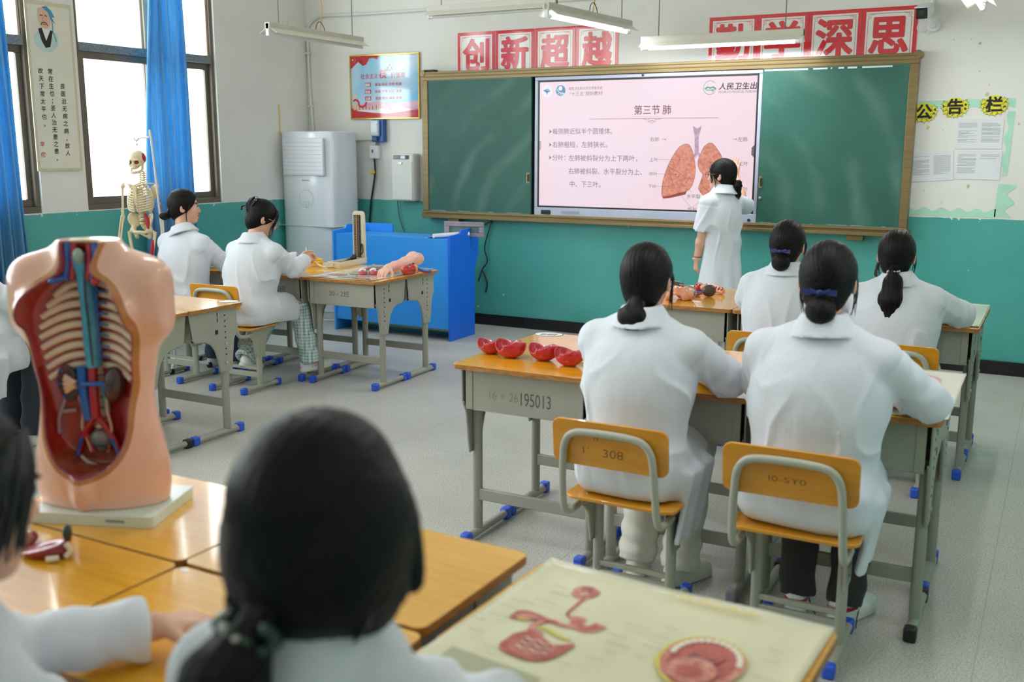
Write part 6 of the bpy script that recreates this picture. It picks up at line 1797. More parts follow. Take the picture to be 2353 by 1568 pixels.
for s in (-1, 1):
    for i in range(12):
        z0 = 1.375 - i * .0235; w = (.062, .088, .103, .113, .12, .124, .126, .127, .125, .12, .112, .10)[i]; dp = (.05, .072, .086, .095, .10, .104, .106, .106, .10, .095, .085, .07)[i]
        e = 1.0 if i < 10 else (.66 if i == 10 else .55); pts = []
        for j in range(12):
            a = (-PI / 2 + .16) + (PI - .34) * e * j / 11
            pts.append((s * w * math.cos(a), -.012 + dp * math.sin(a), z0 - .062 * (j / 11) ** 1.1 * (1 if i < 10 else .6)))
        ro = MB().tube(pts, .0088, 8, 0, 2, flat=.7); ro = ro.build('rib', BONE, sk)
        if i < 10:
            p0 = pts[-1]; zt = (1.335, 1.315, 1.29, 1.265, 1.24, 1.215, 1.20, 1.19, 1.182, 1.176)[i]
            MB().tube([p0, (p0[0] * .7, p0[1] + .008, (p0[2] * .7 + zt * .3) - (.012 if i > 5 else 0)), (s * .02, .08, zt)], .0075, 8, 0, 4).build('costal_cartilage', pm('cartilage_cream', (222, 206, 172), .45), ro)
    MB().tube([(s * .018, .082, 1.352), (s * .07, .085, 1.365), (s * .12, .04, 1.375), (s * .165, .0, 1.372)], .0075, 10, 0, 4).build('clavicle', BONE, sk)
    MB().prism([(0, .01), (.075, .04), (.085, .02), (.05, -.10), (.035, -.125), (.01, -.05)], .006, 0, fr((s * .075, -.105, 1.33), (s, .35, 0), (0, .1, 1))).build('scapula', BONE, sk, .002)
    sh = (s * .178, -.012, 1.345); el = (s * .205, -.02, 1.045); wr_ = (s * .225, .03, .81)
    b = MB().tube([sh, (s * .185, -.014, 1.30), (s * .195, -.018, 1.15), el], 0, 12, 0, 4, [.021, .0135, .0115, .011, .012, .019]).ball(sh, (.024, .024, .024), 12).ball(el, (.026, .014, .014), 10)
    ho = b.build('humerus', BONE, sk)
    if s < 0:
        MB().tube([(s * .1975, -.012, 1.17), (s * .2015, -.013, 1.07)], .0135, 10).build('muscle_paint', BRED, ho); MB().tube([(s * .188, -.008, 1.27), (s * .196, -.012, 1.19)], .0138, 10).build('muscle_paint', BTEAL, ho)
    MB().tube([(s * .193, -.022, 1.05), (s * .21, .0, .93), (wr_[0] - s * .012, wr_[1], wr_[2])], 0, 10, 0, 4, [.014, .009, .008, .011]).build('ulna', BONE, sk)
    MB().tube([(s * .217, -.018, 1.04), (s * .232, .004, .93), (wr_[0] + s * .010, wr_[1], wr_[2])], 0, 10, 0, 4, [.011, .009, .009, .013]).build('radius', BONE, sk)
    h = MB().ball((wr_[0], wr_[1], wr_[2] - .014), (.022, .012, .013), 10)
    for f in range(5):
        o_ = (f - 2) * .012; L = (.055, .085, .092, .086, .068)[f]; x0 = wr_[0] + s * 0; p = (x0 + o_ * .6, wr_[1] + .004, wr_[2] - .024); q = (x0 + o_ * 1.5, wr_[1] + .01, wr_[2] - .024 - .062)
        if f == (4 if s > 0 else 0): pass
        h.tube([p, q], 0, 8, 0, 1, [.0055, .0042]).ball(q, .0062, 6)
        r_ = q
        for m_ in (.45, .32, .23):
            n_ = (r_[0] + o_ * .35 * m_ * 2, r_[1] + .004, r_[2] - L * m_); h.tube([r_, n_], 0, 8, 0, 1, [.005, .0038]).ball(n_, .005, 6); r_ = n_
    h.build('hand', BONE, sk)
    hj = (s * .085, .0, .915); kn = (s * .065, .01, .49); an = (s * .06, -.01, .085)
    b = MB().ball(hj, .024, 12).tube([hj, (s * .128, -.005, .895)], .014, 10).tube([(s * .135, -.005, .90), (s * .125, .004, .80), (s * .09, .012, .62), kn], 0, 12, 0, 4, [.022, .016, .0145, .015, .018, .03]).ball(kn, (.04, .03, .028), 12)
    fo = b.build('femur', BONE, sk)
    if s < 0: MB().tube([(s * .119, .012, .82), (s * .108, .020, .72), (s * .097, .020, .64)], 0, 10, 0, 4, [.012, .019, .012]).build('muscle_paint', BRED, fo)
    MB().ball((kn[0], kn[1] + .035, kn[2] + .01), (.02, .01, .022), 10).build('patella', BONE, sk)
    MB().tube([(kn[0], kn[1], kn[2] - .025), (s * .062, .008, .40), (s * .06, .0, .25), an], 0, 12, 0, 4, [.03, .017, .013, .012, .018]).build('tibia', BONE, sk)
    MB().tube([(s * .098, -.01, .455), (s * .09, -.012, .27), (s * .086, -.014, .075)], 0, 8, 0, 3, [.010, .006, .011]).build('fibula', BONE, sk)
    b = MB().ball((an[0], an[1] - .03, .04), (.022, .035, .026), 10).ball((an[0], an[1] + .015, .055), (.024, .035, .02), 10)
    for f in range(5): b.tube([(an[0] + (f - 2) * .009, an[1] + .04, .045), (an[0] + (f - 2) * .015 , an[1] + .11, .022), (an[0] + (f - 2) * .018, an[1] + .16 - .008 * abs(f - 1), .014)], 0, 8, 0, 2, [.008, .006, .005])
    b.build('foot', BONE, sk)
def pelvis(P):
    d = None
    for s in (-1, 1):
        w = ell(P, (s * .085, -.02, 1.015), (.062, .016, .075), rotm(s * .75, .25, s * .30))
        w = smin(w, chain(P, [(s * .08, .0, .945), (s * .088, .005, .915), (s * .055, .035, .895), (s * .008, .055, .90)], [.022, .028, .014, .015], .01), .02)
        w = smin(w, chain(P, [(s * .085, -.01, .905), (s * .065, -.02, .845), (s * .035, .025, .865), (s * .012, .05, .885)], [.02, .018, .010, .010], .01), .012)
        d = w if d is None else np.minimum(d, w)
    d = smin(d, ell(P, (0, -.06, .965), (.042, .02, .062), rotm(0, -.35)), .012)
    return smin(d, cap(P, (-.01, .055, .895), (.01, .055, .895), .014), .008)
sdf_obj('pelvis', pelvis, (-.17, -.12, .81), (.17, .1, 1.12), .005, [BONE], sk)
MB().tube([(-.05, .0, 1.075), (-.075, .02, 1.0), (-.088, .035, .93)], 0, 10, 0, 4, [.014, .02, .008]).build('hip_muscle', BRED, sk)
MB().tube([(0, -.014, 1.69), (0, -.014, 1.755)], .004, 8).ball((0, -.014, 1.75), .010, 10).build('hanging_ring', STEEL, sk)
st = thing('skeleton_stand', 'slim white pole with a bent hook arm holding the skeleton', 'stand', (-5.68, 5.2, 0))
MB().tube([(0, 0, .05), (-.045, 0, .8), (-.108, 0, 1.655), (-.13, 0, 1.668), (-.22, 0, 1.665), (-.245, 0, 1.655), (-.265, 0, 1.645), (-.285, 0, 1.665)], .0075, 10, 0, 5).build('pole', pm('white_enamel_pole', (214, 216, 220), .35), st)
b = MB()
for i in range(5): b.tube([(0, 0, .06), (.26 * math.cos(i * 1.257 + .4), .26 * math.sin(i * 1.257 + .4), .03)], .011, 8)
b.build('foot_star', pm('white_enamel_pole', (214, 216, 220), .35), st)
for i in range(5): MB().cyl((.26 * math.cos(i * 1.257 + .4), .26 * math.sin(i * 1.257 + .4) - .01, .02), (.26 * math.cos(i * 1.257 + .4), .26 * math.sin(i * 1.257 + .4) + .01, .02), .02, n=14).build('caster', BLACK, st)

# ------------------------------------------------------------------ things on the left back desks
ZC_ = .737
CHART = pm('chart_paper', (222, 216, 190), .18, coat=.8, bump=.35, bs=14, var=.03, vs=4); CHARTG = pm('chart_paper_yellowed', (226, 221, 186), .2, coat=.8, bump=.4, bs=9, var=.04, vs=4)
PR1 = pm('print_red', (196, 92, 80), .3, coat=.6, rgb2=(168, 66, 62), vs=60); PR2 = pm('print_rose', (222, 150, 130), .3, coat=.6, rgb2=(192, 104, 90), vs=70); PRG = pm('print_grey', (150, 146, 128), .4); PRY = pm('print_yellow', (214, 196, 90), .4); PRK = pm('print_dark', (74, 52, 54), .4); PRB = pm('print_olive', (170, 172, 140), .4); PRW = pm('print_tooth', (236, 228, 206), .4)
def sheet(name, label, x, y, z, w, d, rz, mat=None, cat='chart', curl=.006):
    t_ = thing(name, label, cat, (x, y, z), rz)
    def fn(u, v):
        e = max(0, abs(u - .5) - .42) / .08; e2 = max(0, abs(v - .5) - .45) / .05
        return (-w / 2 + w * u, -d / 2 + d * v, .0012 + curl * (e ** 2 * .35 + e2 ** 2 * .35) * (1 + .5 * math.sin(9 * u + 7 * v)))
    MB().grid(fn, 40, 40).build('sheet', mat or CHART, t_, solid=.0008)
    return t_
def blob(cx, cy, rx, ry, n=16, seed=0, j=.15, rot=0):
    g = random.Random(seed); out = []
    for i in range(n):
        a = 2 * PI * i / n; k = 1 + g.uniform(-j, j); x = rx * k * math.cos(a); y = ry * k * math.sin(a)
        out.append((cx + x * math.cos(rot) - y * math.sin(rot), cy + x * math.sin(rot) + y * math.cos(rot)))
    return smoothpoly(out, 3)
def printed(t_, items, lines=()):
    I4 = Matrix.Identity(4); b = MB(); z = .0026
    for it in items:
        if it[0] == 'b': b.flat(it[1], it[2], I4, z)
        elif it[0] == 't': b.text(it[1], Matrix.Translation((it[2], it[3], 0)), it[4], it[5], z=z)
        else: b.line(it[1], it[2], it[3], I4, z, 4)
        z += .00012
    g = random.Random(5)
    for x, y in lines:
        b.line([(x, y), (x + g.uniform(.02, .05), y)], .0022, 2, I4, z)
    b.build('print', [PR1, PR2, PRG, PRY, PRK, PRB, PRW], t_)
c1 = sheet('anatomy_chart', 'anatomy chart lying under the arm model on the left back desks', -4.235, 5.70, ZC_, .53, .80, .03)
printed(c1, [('b', blob(-.14, -.22, .07, .05, seed=1), 0), ('b', blob(-.02, -.30, .05, .03, seed=2), 5), ('b', blob(.06, -.2, .05, .035, seed=3), 5), ('b', blob(.16, -.33, .06, .03, seed=4), 0), ('b', blob(.1, -.31, .05, .02, seed=6), 1), ('b', blob(-.17, -.34, .04, .025, seed=7), 1), ('b', blob(-.05, -.1, .06, .06, seed=8), 5), ('b', blob(.12, .05, .05, .08, seed=9), 1), ('b', blob(-.12, .2, .06, .09, seed=10), 0)], [(-.22 + .09 * i, -.37 + .06 * j) for i in range(5) for j in range(8)])
# mercury pressure gauge
CREAMP = pm('cream_enamel', (222, 214, 192), .38)
sg = thing('blood_pressure_gauge', 'open cream mercury blood pressure gauge with upright scale on the desk', 'gauge', (-4.66, 5.97, ZC_), R(6))
b = MB().box(-.055, .055, -.19, .19, 0, .006).box(-.055, .055, -.19, -.184, .006, .045).box(-.055, .055, .184, .19, .006, .045).box(-.055, -.049, -.184, .184, .006, .045).box(.049, .055, -.184, .184, .006, .045)
b.build('case', CREAMP, sg, .004)
MB().box(-.047, .047, -.17, .15, .012, .03).build('cuff_tray', pm('cuff_grey', (70, 72, 76), .8, bump=.6, bs=40), sg, .004)
lid = [(-.052, 0), (.052, 0), (.050, .33), (.044, .352), (.03, .362), (-.03, .362), (-.044, .352), (-.050, .33)]
MB().prism(lid, .024, 0, fr((0, .188, .032), (1, 0, 0), (0, 0, 1))).build('lid', CREAMP, sg, .004)
b = MB().box(-.036, .02, .155, .1635, .05, .365).build('scale_board', BLACK, sg, .002)
MB().box(-.014, -.002, .151, .156, .055, .36).build('mercury_tube', pm('wood_strip', (170, 124, 72), .4), sg)
b = MB()
for i in range(28): b.box(-.032, -.022 if i % 2 else -.018, .1535, .1552, .06 + i * .0108, .062 + i * .0108).box(.004, .012, .1535, .1552, .06 + i * .0108, .062 + i * .0108)
b.build('scale_marks', WHITE, sg)
MB().box(.026, .044, .161, .1635, .25, .29).build('maker_label', pm('label_mint', (206, 226, 214), .5), sg)
MB().ball((-.01, .1, .05), (.022, .034, .024), 14).build('rubber_bulb', pm('rubber_grey', (48, 50, 54), .5), sg)
MB().tube([(.03, .14, .05), (.028, .152, .12), (.036, .148, .15), (.046, .146, .13), (.044, .148, .09), (.03, .15, .07)], .004, 8, 0, 5).build('black_hose', BLACK, sg)
MB().ball((0, -.192, .026), .006, 10).build('latch', STEEL, sg)
co = thing('yellow_tubing_coil', 'coil of yellow and cream tubing left of the blood pressure gauge', 'tubing', (-4.83, 5.80, ZC_))
MB().tube([(.045 * math.cos(i * .5) * (1 + .1 * math.sin(i)), .06 * math.sin(i * .5), .008 + .004 * math.sin(i * .9) + .0011 * i) for i in range(44)], .006, 8, 0, 2).build('yellow_coil', pm('tubing_yellow', (240, 196, 40), .3), co)
MB().tube([(-.05, .05, .012), (-.06, .02, .045), (-.07, -.01, .065), (-.03, -.03, .06), (.04, -.03, .03), (.12, -.06, .012), (.19, -.02, .012), (.215, .02, .02)], .0055, 8, 0, 6).build('cream_tube', pm('tubing_cream', (226, 212, 176), .4), co)
# arm model
PINKS = pm('arm_vinyl', (240, 186, 168), .42, sub=.1)
am = thing('arm_model', 'pink mannequin arm with curled fingers lying on the anatomy chart', 'arm model', (-4.05, 5.58, ZC_))
hp_ = hand_prims((.0, .06, .05), (.10, -1, -.25), (-.15, -.2, -1), 'R', [.5, .5, .55, .6], .14, 1.0, .4)
def armf(P):
    d = chain(P, [(0, .06, .05), (-.005, .14, .052), (-.015, .28, .062), (-.028, .40, .082), (-.04, .48, .072)], [.030, .034, .040, .047, .045], .02)
    d = smax(d, (P - V(-.045, .515, .068)) @ V(-.1, .98, -.12), .004)
    return smin(d, hand_sdf(P, hp_), .018)
sdf_obj('arm', armf, (-.12, -.14, -.005), (.1, .56, .15), .0045, [PINKS], am)
MB().cyl((-.043, .505, .07), (-.05, .535, .066), .019).cyl((-.05, .535, .066), (-.055, .556, .063), .011).build('shoulder_peg', pm('peg_cream', (226, 220, 196), .4), am)
# heart model
hm = thing('heart_model', 'red heart model with blue vessels beside the mannequin arm', 'heart model', (-3.93, 5.73, ZC_ + .001), R(-20))
HRED = gloss('heart_red', (206, 66, 50), rgb2=(186, 40, 36), vs=26)
def heartf(P):
    d = smin(ell(P, (0, -.025, .036), (.036, .052, .036)), ell(P, (.008, .02, .04), (.038, .034, .036)), .02)
    return smax(d, .002 - P[:, 2], .004)
sdf_obj('heart', heartf, (-.06, -.1, -.01), (.07, .08, .1), .0035, [HRED, pm('fat_orange', (226, 160, 100), .35)], hm, lambda c: (c[:, 1] > .012).astype(int))
b = MB().tube([(.0, .0, .074), (.012, -.02, .072), (.02, -.05, .055)], .004, 8, 0, 4).tube([(-.03, .0, .05), (-.02, .03, .068), (.01, .02, .077)], .005, 8, 0, 4).tube([(-.034, -.03, .045), (-.02, -.05, .058), (.0, -.055, .062)], .003, 6, 0, 4)
b.tube([(.03, .03, .05), (.045, .06, .032), (.05, .10, .02), (.062, .13, .018)], .011, 10, 0, 4)
b.build('blue_vessel', VBLUE, hm)
MB().ball((.008, .018, .076), (.012, .012, .006), 12).build('vessel_opening', pm('vessel_dark', (44, 40, 52), .4), hm)
MB().tube([(.036, .03, .04), (.05, .07, .02), (.058, .105, .014)], .006, 8, 0, 3).build('red_vessel', VRED, hm)
for i, (dx, dy, lab) in enumerate(((-.175, .05, 'pink and white organ half on the chart, left one beside the arm model'), (-.115, .09, 'pink and white organ half on the chart, right behind the fingers of the arm model'))):
    o = thing('organ_half', lab, 'organ model', (-4.05 + dx, 5.53 + dy, ZC_ + .002), R(30), 'pink and white organ halves')
    def of(P):
        d = ell(P, (0, 0, .012), (.032, .05, .034)); d = smax(d, -ell(P, (.024, .0, .02), (.012, .014, .014)), .006)
        return smax(d, .001 - P[:, 2], .003)
    sdf_obj('organ', of, (-.05, -.07, -.01), (.05, .07, .06), .004, [gloss('organ_pink', (206, 92, 112)), gloss('organ_white', (222, 224, 226))], o, lambda c: (c[:, 2] + .3 * c[:, 1] > .022).astype(int))
    MB().ball((.02, .004, .03), (.008, .008, .007), 8).build('dark_opening', KIDN, o)
pn = thing('white_pen', 'slim white pen held upright by the student with the hair claw', 'pen', (-4.60, 5.43, .845))
MB().cyl((0, 0, 0), (-.005, .012, .07), .0045, n=10).cyl((-.005, .012, .07), (-.006, .013, .078), .003, n=8).build('pen_body', WHITE, pn)
bxw = thing('white_flat_box', 'flat white box on the far left back desk, behind the writing hands', 'box', (-5.17, 6.02, ZC_), R(5))
MB().box(-.1, .1, -.07, .07, 0, .02).build('box_body', WHITE, bxw, .003); MB().box(-.103, .103, -.073, .073, .013, .024).build('box_lid', OFFW, bxw, .003)

# ------------------------------------------------------------------ red lung lobes, labels, charts in the front right block
LOBE = gloss('lobe_red', (186, 34, 48), var=.08, vs=10, rough=.2); LOBEP = gloss('lobe_cut_face', (190, 66, 88), var=.06, vs=20, rough=.28)
def lobe(x, y, rz, sx, seed, label):
    t_ = thing('lung_lobe', label, 'lung model', (x, y, TH + .0005), rz, 'red lung lobes on the desk')
    g = random.Random(seed); a, b_, c_ = .058 * sx, .046 * sx, .052 * sx
    k1 = g.uniform(-.004, .004)
    def f(P):
        d = ell(P, (0, 0, c_ * .86), (a, b_, c_ * .92))
        d = smax(d, P[:, 2] - c_ * (.92 + k1 * 20) - .40 * np.abs(P[:, 0] + a * .1), .002)             # two horns left and right
        d = smax(d, -ell(P, (-a * .40, -b_ * .22, c_ * 1.22), (a * .52, b_ * .80, c_ * .86)), .002)     # deep scooped face
        d = smax(d, -ell(P, (a * .22 + k1, b_ * .2, c_ * 1.45), (a * .16, b_ * 1.2, c_ * .42)), .004)   # notch
        d = smax(d, -ell(P, (a * .62, b_ * .2, c_ * 1.5), (a * .42, b_ * 1.0, c_ * .50)), .003)
        return smax(d, .0005 - P[:, 2], .002)
    def mfn(c): return ((c[:, 2] > c_ * .5) & (np.abs(ell(c, (0, 0, c_ * .86), (a, b_, c_ * .92))) > .004) & (c[:, 0] > -a * .05)).astype(int)
    o = sdf_obj('lobe', f, (-a - .01, -b_ - .01, -.005), (a + .01, b_ + .01, c_ * 2.2), .0032, [LOBE, LOBEP], t_, mfn)
    d = MB()
    for i in range(9):
        xx, yy = g.uniform(-.0, a * .75), g.uniform(-b_ * .6, -b_ * .1)
        z_ = c_ * .98 + .1 * xx
        d.ball((xx, yy, z_ - .001), (.0024, .0024, .0014), 6)
    d.build('grey_dots', pm('dot_grey', (150, 130, 140), .4), t_)
    return t_
lobe(-2.035, 3.545, R(10), 1.0, 1, 'red lung lobe nearest the left desk corner, behind the second lobe')
lobe(-1.925, 3.515, R(14), 1.12, 2, 'big red lung lobe with scooped face, second from the left')
lobe(-1.782, 3.53, R(8), 1.08, 3, 'red lung lobe standing alone, third from the left')
lobe(-1.65, 3.49, R(-5), 1.1, 4, 'red lung lobe partly hidden by the white trousered student')
tb = MB().tube([(-1.705, 3.60, TH + .012), (-1.66, 3.605, TH + .018), (-1.60, 3.62, TH + .02), (-1.56, 3.64, TH + .02)], .010, 12, 0, 4).tube([(-1.66, 3.605, TH + .018), (-1.652, 3.585, TH + .012)], .007, 10)
tag(tb.build('bronchus_tube', gloss('bronchus_teal', (46, 158, 132))), 'teal bronchus tube lying behind the rightmost red lung lobe', 'bronchus model')
def oval(x, y, z, w, d, rz, txt, label):
    t_ = thing('oval_label', label, 'label', (x, y, z + .0004), rz)
    MB().prism([(w / 2 * math.cos(i * .262), d / 2 * math.sin(i * .262)) for i in range(24)], .0008, 0).build('paper_oval', pm('label_paper', (232, 234, 236), .5), t_)
    b = MB(); b.line([(w / 2 * .98 * math.cos(i * .2618), d / 2 * .98 * math.sin(i * .2618)) for i in range(25)], .003, 0, None, .0011); b.text(txt, Matrix.Translation((0, -d * .22, 0)), d * .5, 0, z=.0012, align='C', shear=.2)
    b.build('writing', INK, t_)
oval(-2.022, 4.053, TH, .135, .10, .25, 'B组', 'white oval paper label with B on the desk behind the red lung lobes')
oval(-1.965, 5.965, TH, .15, .10, .1, '~ -', 'white oval paper label on the far desk near the teacher\'s hand')
oval(-4.085, 4.15, .746, .12, .08, .6, '', 'white oval paper on the desk corner behind the torso model')
cA_ = sheet('anatomy_chart', 'glossy chart on the right desks of the front block, under the right elbow', -.50, 3.70, TH, .47, .76, .011)
printed(cA_, [('b', blob(.17, -.26, .035, .05, seed=1), 1), ('b', blob(.17, -.17, .03, .035, seed=2), 0), ('b', blob(.05, -.2, .08, .1, seed=3), 1), ('b', blob(-.1, .1, .09, .12, seed=4), 0), ('b', blob(.1, .2, .06, .08, seed=5), 1), ('b', blob(.165, -.2, .05, .11, seed=6, j=.05), 5), ('b', blob(.172, -.24, .03, .045, seed=7), 0), ('b', blob(.175, -.23, .018, .03, seed=9), 1)], [(-.2 + .09 * i, -.3 + .07 * j) for i in range(4) for j in range(9)])
cB_ = sheet('anatomy_chart', 'chart on the back right desks, before the ponytail student', -.54, 5.63, TH, .46, .80, 0)
printed(cB_, [('b', blob(.1, .2, .07, .04, seed=1), 1), ('b', blob(.04, .21, .04, .03, seed=2), 0), ('b', blob(.12, -.26, .08, .06, seed=3, j=.3), 1), ('b', blob(.13, -.27, .05, .04, seed=4, j=.4), 0), ('b', blob(-.1, .0, .08, .12, seed=5), 1)], [(-.2 + .09 * i, -.34 + .07 * j) for i in range(4) for j in range(10)])
# digestive chart in the foreground
dg = sheet('digestive_chart', 'large yellowed chart of digestive organs and an open mouth, foreground right', -.595, 1.335, TH, .575, .80, -.05, CHARTG, curl=.008)
def W2(x, y):      # world to chart coordinates
    dx, dy = x + .595, y - 1.335; c_, s_ = math.cos(.05), math.sin(.05)
    return (dx * c_ - dy * s_, dx * s_ + dy * c_)
def WL(*p): return [W2(*q) for q in p]
hx, hy_ = W2(-.737, 1.643)
lv = W2(-.785, 1.50); pan = W2(-.735, 1.465); gi = W2(-.725, 1.41); mo = W2(-.458, 1.49)
items = [('b', blob(hx, hy_, .026, .030, seed=1, j=.08), 1), ('b', blob(hx + .006, hy_ + .004, .019, .022, seed=2), 0), ('b', blob(hx - .004, hy_, .010, .012, seed=3), 1), ('l', [(hx + .012, hy_ - .02), (hx + .012, hy_ - .06), (hx + .016, hy_ - .1), W2(-.70, 1.53)], .007, 0),
         ('l', WL((-.702, 1.545), (-.697, 1.520), (-.682, 1.507), (-.664, 1.512), (-.655, 1.535)), .026, 1), ('l', WL((-.699, 1.530), (-.690, 1.512), (-.672, 1.508), (-.658, 1.528)), .016, 0),
         ('l', WL((-.690, 1.508), (-.715, 1.500), (-.738, 1.506), (-.752, 1.498)), .013, 1), ('l', [(hx - .012, hy_ + .008), (hx, hy_ + .014), (hx + .012, hy_ + .006)], .003, 4), ('l', [(hx - .006, hy_ - .01), (hx + .004, hy_ - .012), (hx + .01, hy_ - .004)], .003, 6),
         ('b', smoothpoly([(lv[0] - .025, lv[1] - .022), (lv[0] - .028, lv[1] + .008), (lv[0] - .008, lv[1] + .02), (lv[0] + .03, lv[1] + .014), (lv[0] + .062, lv[1] + .004), (lv[0] + .02, lv[1] - .006)], 4), 0),
         ('b', smoothpoly([(lv[0] - .02, lv[1] - .012), (lv[0] - .01, lv[1] + .01), (lv[0] + .025, lv[1] + .006), (lv[0] + .01, lv[1] - .004)], 3), 1), ('l', [(lv[0] - .012, lv[1] - .018), (lv[0] + .01, lv[1] - .012)], .006, 3),
         ('l', [(pan[0] - .018, pan[1] + .03), (pan[0] - .026, pan[1] + .008), (pan[0] - .016, pan[1] - .012), (pan[0] + .006, pan[1] - .014)], .013, 1), ('l', [(pan[0] - .016, pan[1] + .004), (pan[0] + .004, pan[1] + .008), (pan[0] + .03, pan[1] - .004), (pan[0] + .055, pan[1] - .006)], .009, 3),
         ('b', smoothpoly([(gi[0] - .05, gi[1] - .035), (gi[0] - .052, gi[1] + .012), (gi[0] - .03, gi[1] + .045), (gi[0] - .01, gi[1] + .035), (gi[0] + .03, gi[1] + .02), (gi[0] + .058, gi[1] + .04), (gi[0] + .05, gi[1] - .02), (gi[0] + .025, gi[1] - .048), (gi[0] - .015, gi[1] - .05)], 4), 0),
         ('b', smoothpoly([(gi[0] - .035, gi[1] - .03), (gi[0] - .034, gi[1] + .012), (gi[0], gi[1] + .015), (gi[0] + .034, gi[1] + .008), (gi[0] + .032, gi[1] - .022), (gi[0] - .005, gi[1] - .038)], 4), 1)]
for i in range(9):
    yy = gi[1] - .03 + i * .0052
    items.append(('l', [(gi[0] - .036 + .006 * ((i * 7) % 3), yy), (gi[0] - .024, yy + .005), (gi[0] - .012, yy - .003), (gi[0], yy + .005), (gi[0] + .012, yy - .003), (gi[0] + .024, yy + .005), (gi[0] + .034 - .006 * (i % 2), yy)], .0022, (0, 4, 6)[i % 3] if i % 3 != 1 else 0))
items += [('b', blob(mo[0], mo[1], .072, .090, 24, 11, .03), 3), ('b', blob(mo[0] + .003, mo[1], .068, .086, 24, 12, .03), 1), ('b', blob(mo[0] + .002, mo[1] + .004, .056, .072, 24, 13, .03), 0)]
for i in range(15):
    a = .15 + i * (PI - .1) / 14
    items.append(('b', blob(mo[0] + .004 + .055 * math.cos(a), mo[1] + .012 + .064 * math.sin(a), .0058, .0072, 8, i, .05), 6))
items += [('b', blob(mo[0] - .004, mo[1] + .018, .038, .03, 18, 21, .06), 0), ('b', blob(mo[0] - .012, mo[1] + .006, .012, .008, 10, 22), 4), ('b', blob(mo[0] + .012, mo[1] + .004, .008, .007, 10, 23), 4), ('b', blob(mo[0] - .002, mo[1] - .038, .040, .044, 18, 24, .04), 1), ('b', blob(mo[0] - .002, mo[1] - .045, .022, .022, 12, 25, .05), 0), ('l', [(mo[0] - .002, mo[1] - .01), (mo[0] - .002, mo[1] - .07)], .003, 0)]
for k_, (x_, y_) in enumerate(((-.70, 1.24), (-.48, 1.22), (-.62, 1.08), (-.43, 1.05))):
    px_, py_ = W2(x_, y_); items += [('b', blob(px_, py_, .07, .06, 18, 30 + k_), 1), ('b', blob(px_, py_, .045, .035, 14, 40 + k_), 0)]
items.append(('b', WL((-.84, 1.33), (-.66, 1.31), (-.66, 1.25), (-.84, 1.27)), 5))
items.append(('t', '人体消化系统', -.02, .355, .03, 3))
g = random.Random(3)
printed(dg, items, [W2(x_, y_) for x_, y_ in [(-.80, 1.63), (-.79, 1.60), (-.80, 1.56), (-.84, 1.54), (-.85, 1.51), (-.85, 1.47), (-.86, 1.44), (-.85, 1.40), (-.62, 1.55), (-.63, 1.50), (-.62, 1.47), (-.61, 1.44), (-.63, 1.41), (-.55, 1.57), (-.56, 1.53), (-.56, 1.49), (-.56, 1.45), (-.37, 1.58), (-.37, 1.54), (-.37, 1.48), (-.37, 1.43), (-.66, 1.37), (-.80, 1.36)]])

# ------------------------------------------------------------------ organ pieces on the back right desks
PEACH = gloss('organ_peach', (232, 170, 138), rgb2=(222, 146, 110), vs=14)
ip = thing('stomach_piece', 'peach arched intestine piece beside the centre student\'s head, back right desks', 'organ model', (-1.87, 5.39, TH), R(20))
def ipf(P):
    d = ell(P, (0, 0, .03), (.085, .06, .048)); d = smax(d, -cap(P, (-.02, -.09, .0), (-.02, .02, .0), .036), .006)
    d = d - .003 * np.sin(P[:, 0] * 120 + 2 * wob(P, (30, 30, 30), 4)); return smax(d, .001 - P[:, 2], .003)
sdf_obj('intestine', ipf, (-.11, -.09, -.005), (.11, .08, .1), .004, [PEACH], ip)
MB().tube([(.08, -.03, .012), (.095, .0, .04), (.075, .02, .07), (.0, .03, .082)], .004, 8, 0, 5).build('grey_rim', pm('rim_grey', (150, 150, 132), .35), ip)
MB().ball((.02, -.01, .078), (.010, .006, .004), 8).build('red_mark', VRED, ip)
kp = thing('dark_kidney_piece', 'dark pointed kidney piece with blue and red vessels on the back right desks', 'organ model', (-1.765, 5.575, TH), R(25))
def kpf(P):
    d = ell(P, (.01, 0, .036), (.040, .026, .036)); return smax(d, .001 - P[:, 2], .003)
sdf_obj('kidney', kpf, (-.05, -.04, -.005), (.06, .04, .09), .004, [pm('kidney_grey', (78, 68, 72), .3)], kp)
MB().tube([(-.03, -.01, .02), (-.065, -.015, .016), (-.10, -.01, .014)], .006, 8, 0, 3).build('red_vessel', VRED, kp)
MB().tube([(-.03, .01, .024), (-.07, .012, .02), (-.11, .005, .014)], .009, 8, 0, 3).build('blue_vessel', VBLUE, kp)
MB().ball((-.07, .02, .012), (.035, .02, .012), 10).build('clear_wrap', pm('clear_wrap', (214, 214, 216), .1), kp)
lp = thing('pancreas_piece', 'long peach organ piece with red branches on the back right desks', 'organ model', (-1.775, 5.735, TH), R(-12))
MB().tube([(-.10, .03, .024), (-.03, .015, .03), (.04, -.005, .022), (.075, -.02, .016)], 0, 12, 0, 5, [.018, .024, .022, .020, .012]).build('body', PEACH, lp)
b = MB()
for i in range(6): b.tube([(-.06 + i * .024, .02 - i * .006, .05 - i * .002), (-.05 + i * .024, .005 - i * .006, .046 - i * .002), (-.055 + i * .024, -.008 - i * .006, .036 - i * .002)], .0035, 6, 0, 3)
b.build('red_branches', VRED, lp)
rp = thing('red_organ_piece', 'small dark red organ piece behind the kidney piece, back right desks', 'organ model', (-1.885, 5.79, TH), R(0))
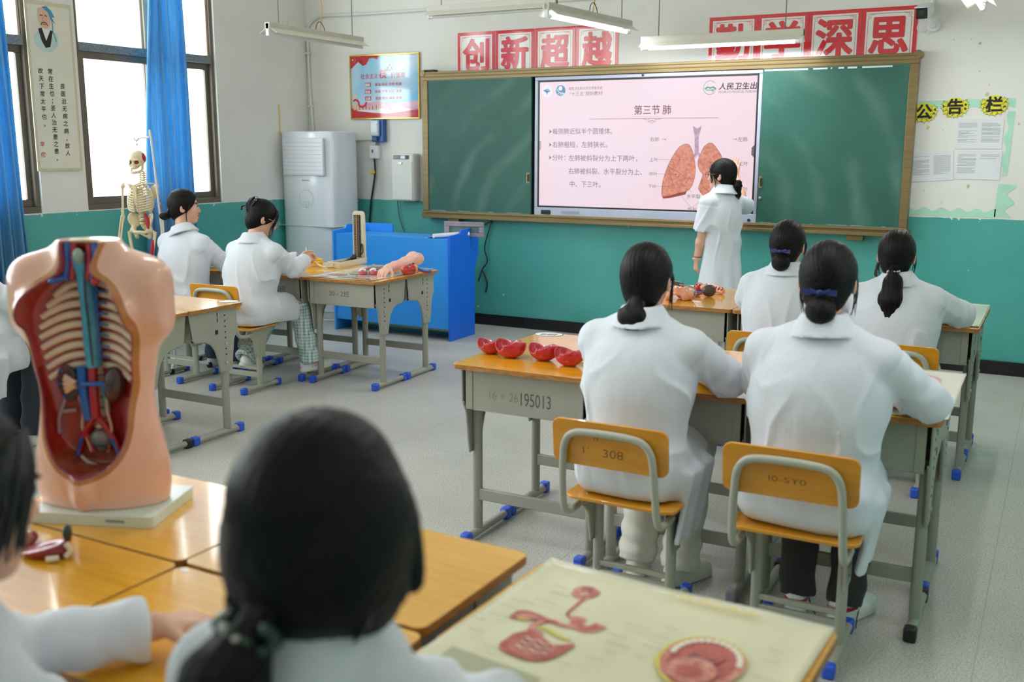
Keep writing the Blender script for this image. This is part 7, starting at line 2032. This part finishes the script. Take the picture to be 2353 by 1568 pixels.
sdf_obj('organ', lambda P: smax(ell(P, (0, 0, .022), (.032, .026, .030)), .001 - P[:, 2], .003), (-.05, -.04, -.005), (.05, .04, .07), .004, [gloss('organ_crimson', (170, 28, 54))], rp)
MB().tube([(0, -.02, .035), (.01, -.02, .05), (.02, -.01, .04)], .004, 6, 0, 3).build('white_branch', gloss('branch_white', (226, 216, 216)), rp)
dp = thing('dark_oval_piece', 'dark grey oval organ piece behind the intestine piece', 'organ model', (-2.05, 5.84, TH), R(0))
sdf_obj('organ', lambda P: smax(ell(P, (0, 0, .012), (.06, .035, .034)), .001 - P[:, 2], .003), (-.08, -.05, -.005), (.08, .05, .06), .0045, [pm('oval_grey', (74, 72, 74), .25)], dp)
MB().tube([(.055 * math.cos(i * .4), .032 * math.sin(i * .4), .016) for i in range(17)], .003, 6).build('pale_rim', pm('rim_pale', (206, 206, 202), .3), dp)

# ------------------------------------------------------------------ liver pieces and scrap in the foreground
LIV = gloss('liver_red', (132, 22, 30), var=.08, vs=14); LIVE = gloss('liver_edge', (188, 108, 124))
def liver(x, y, rz, s, label, capd):
    t_ = thing('liver_piece', label, 'organ model', (x, y, TH + .0005), rz)
    def f(P):
        d = ell(P, (0, 0, .014), (.058 * s, .036 * s, .026 * s)); d = smax(d, P[:, 2] - .020 - P[:, 0] * .25, .0015)
        d = smax(d, -ell(P, (-.004, 0, .036), (.045 * s, .024 * s, .022)), .0015)
        return smax(d, .001 - P[:, 2], .002)
    sdf_obj('liver', f, (-.075, -.05, -.004), (.075, .05, .06), .003, [LIV, LIVE], t_, lambda c: (np.abs(c[:, 2] - .020 - c[:, 0] * .25) < .0025).astype(int))
    if capd:
        MB().ball((.052, .004, .050), (.009, .012, .018), 12).build('gall_bladder', pm('gall_dark', (46, 56, 52), .25), t_)
        MB().tube([(.04, .01, .022), (.05, .006, .035), (.052, .004, .045)], .008, 8, 0, 3).build('neck', LIV, t_)
        MB().tube([(.058, -.012, .034), (.066, -.01, .018), (.058, -.016, .006)], .006, 8, 0, 3).tube([(.052, -.03, .008), (.03, -.04, .007)], .0065, 8).build('white_duct', gloss('duct_white', (222, 214, 196)), t_)
liver(-1.905, 1.272, R(32), .85, 'dark red liver piece at the lower left, half behind the cheek', False)
liver(-1.80, 1.268, R(18), 1.0, 'dark red liver piece with dark gall bladder and white duct, foreground desk', True)
tag(MB().prism(blob(-1.485, 1.348, .012, .007, 8, 3, .3), .0012, 0, Matrix.Translation((0, 0, TH))).build('paper_scrap', WHITE), 'tiny white paper scrap at the joint of the foreground desks', 'paper scrap')
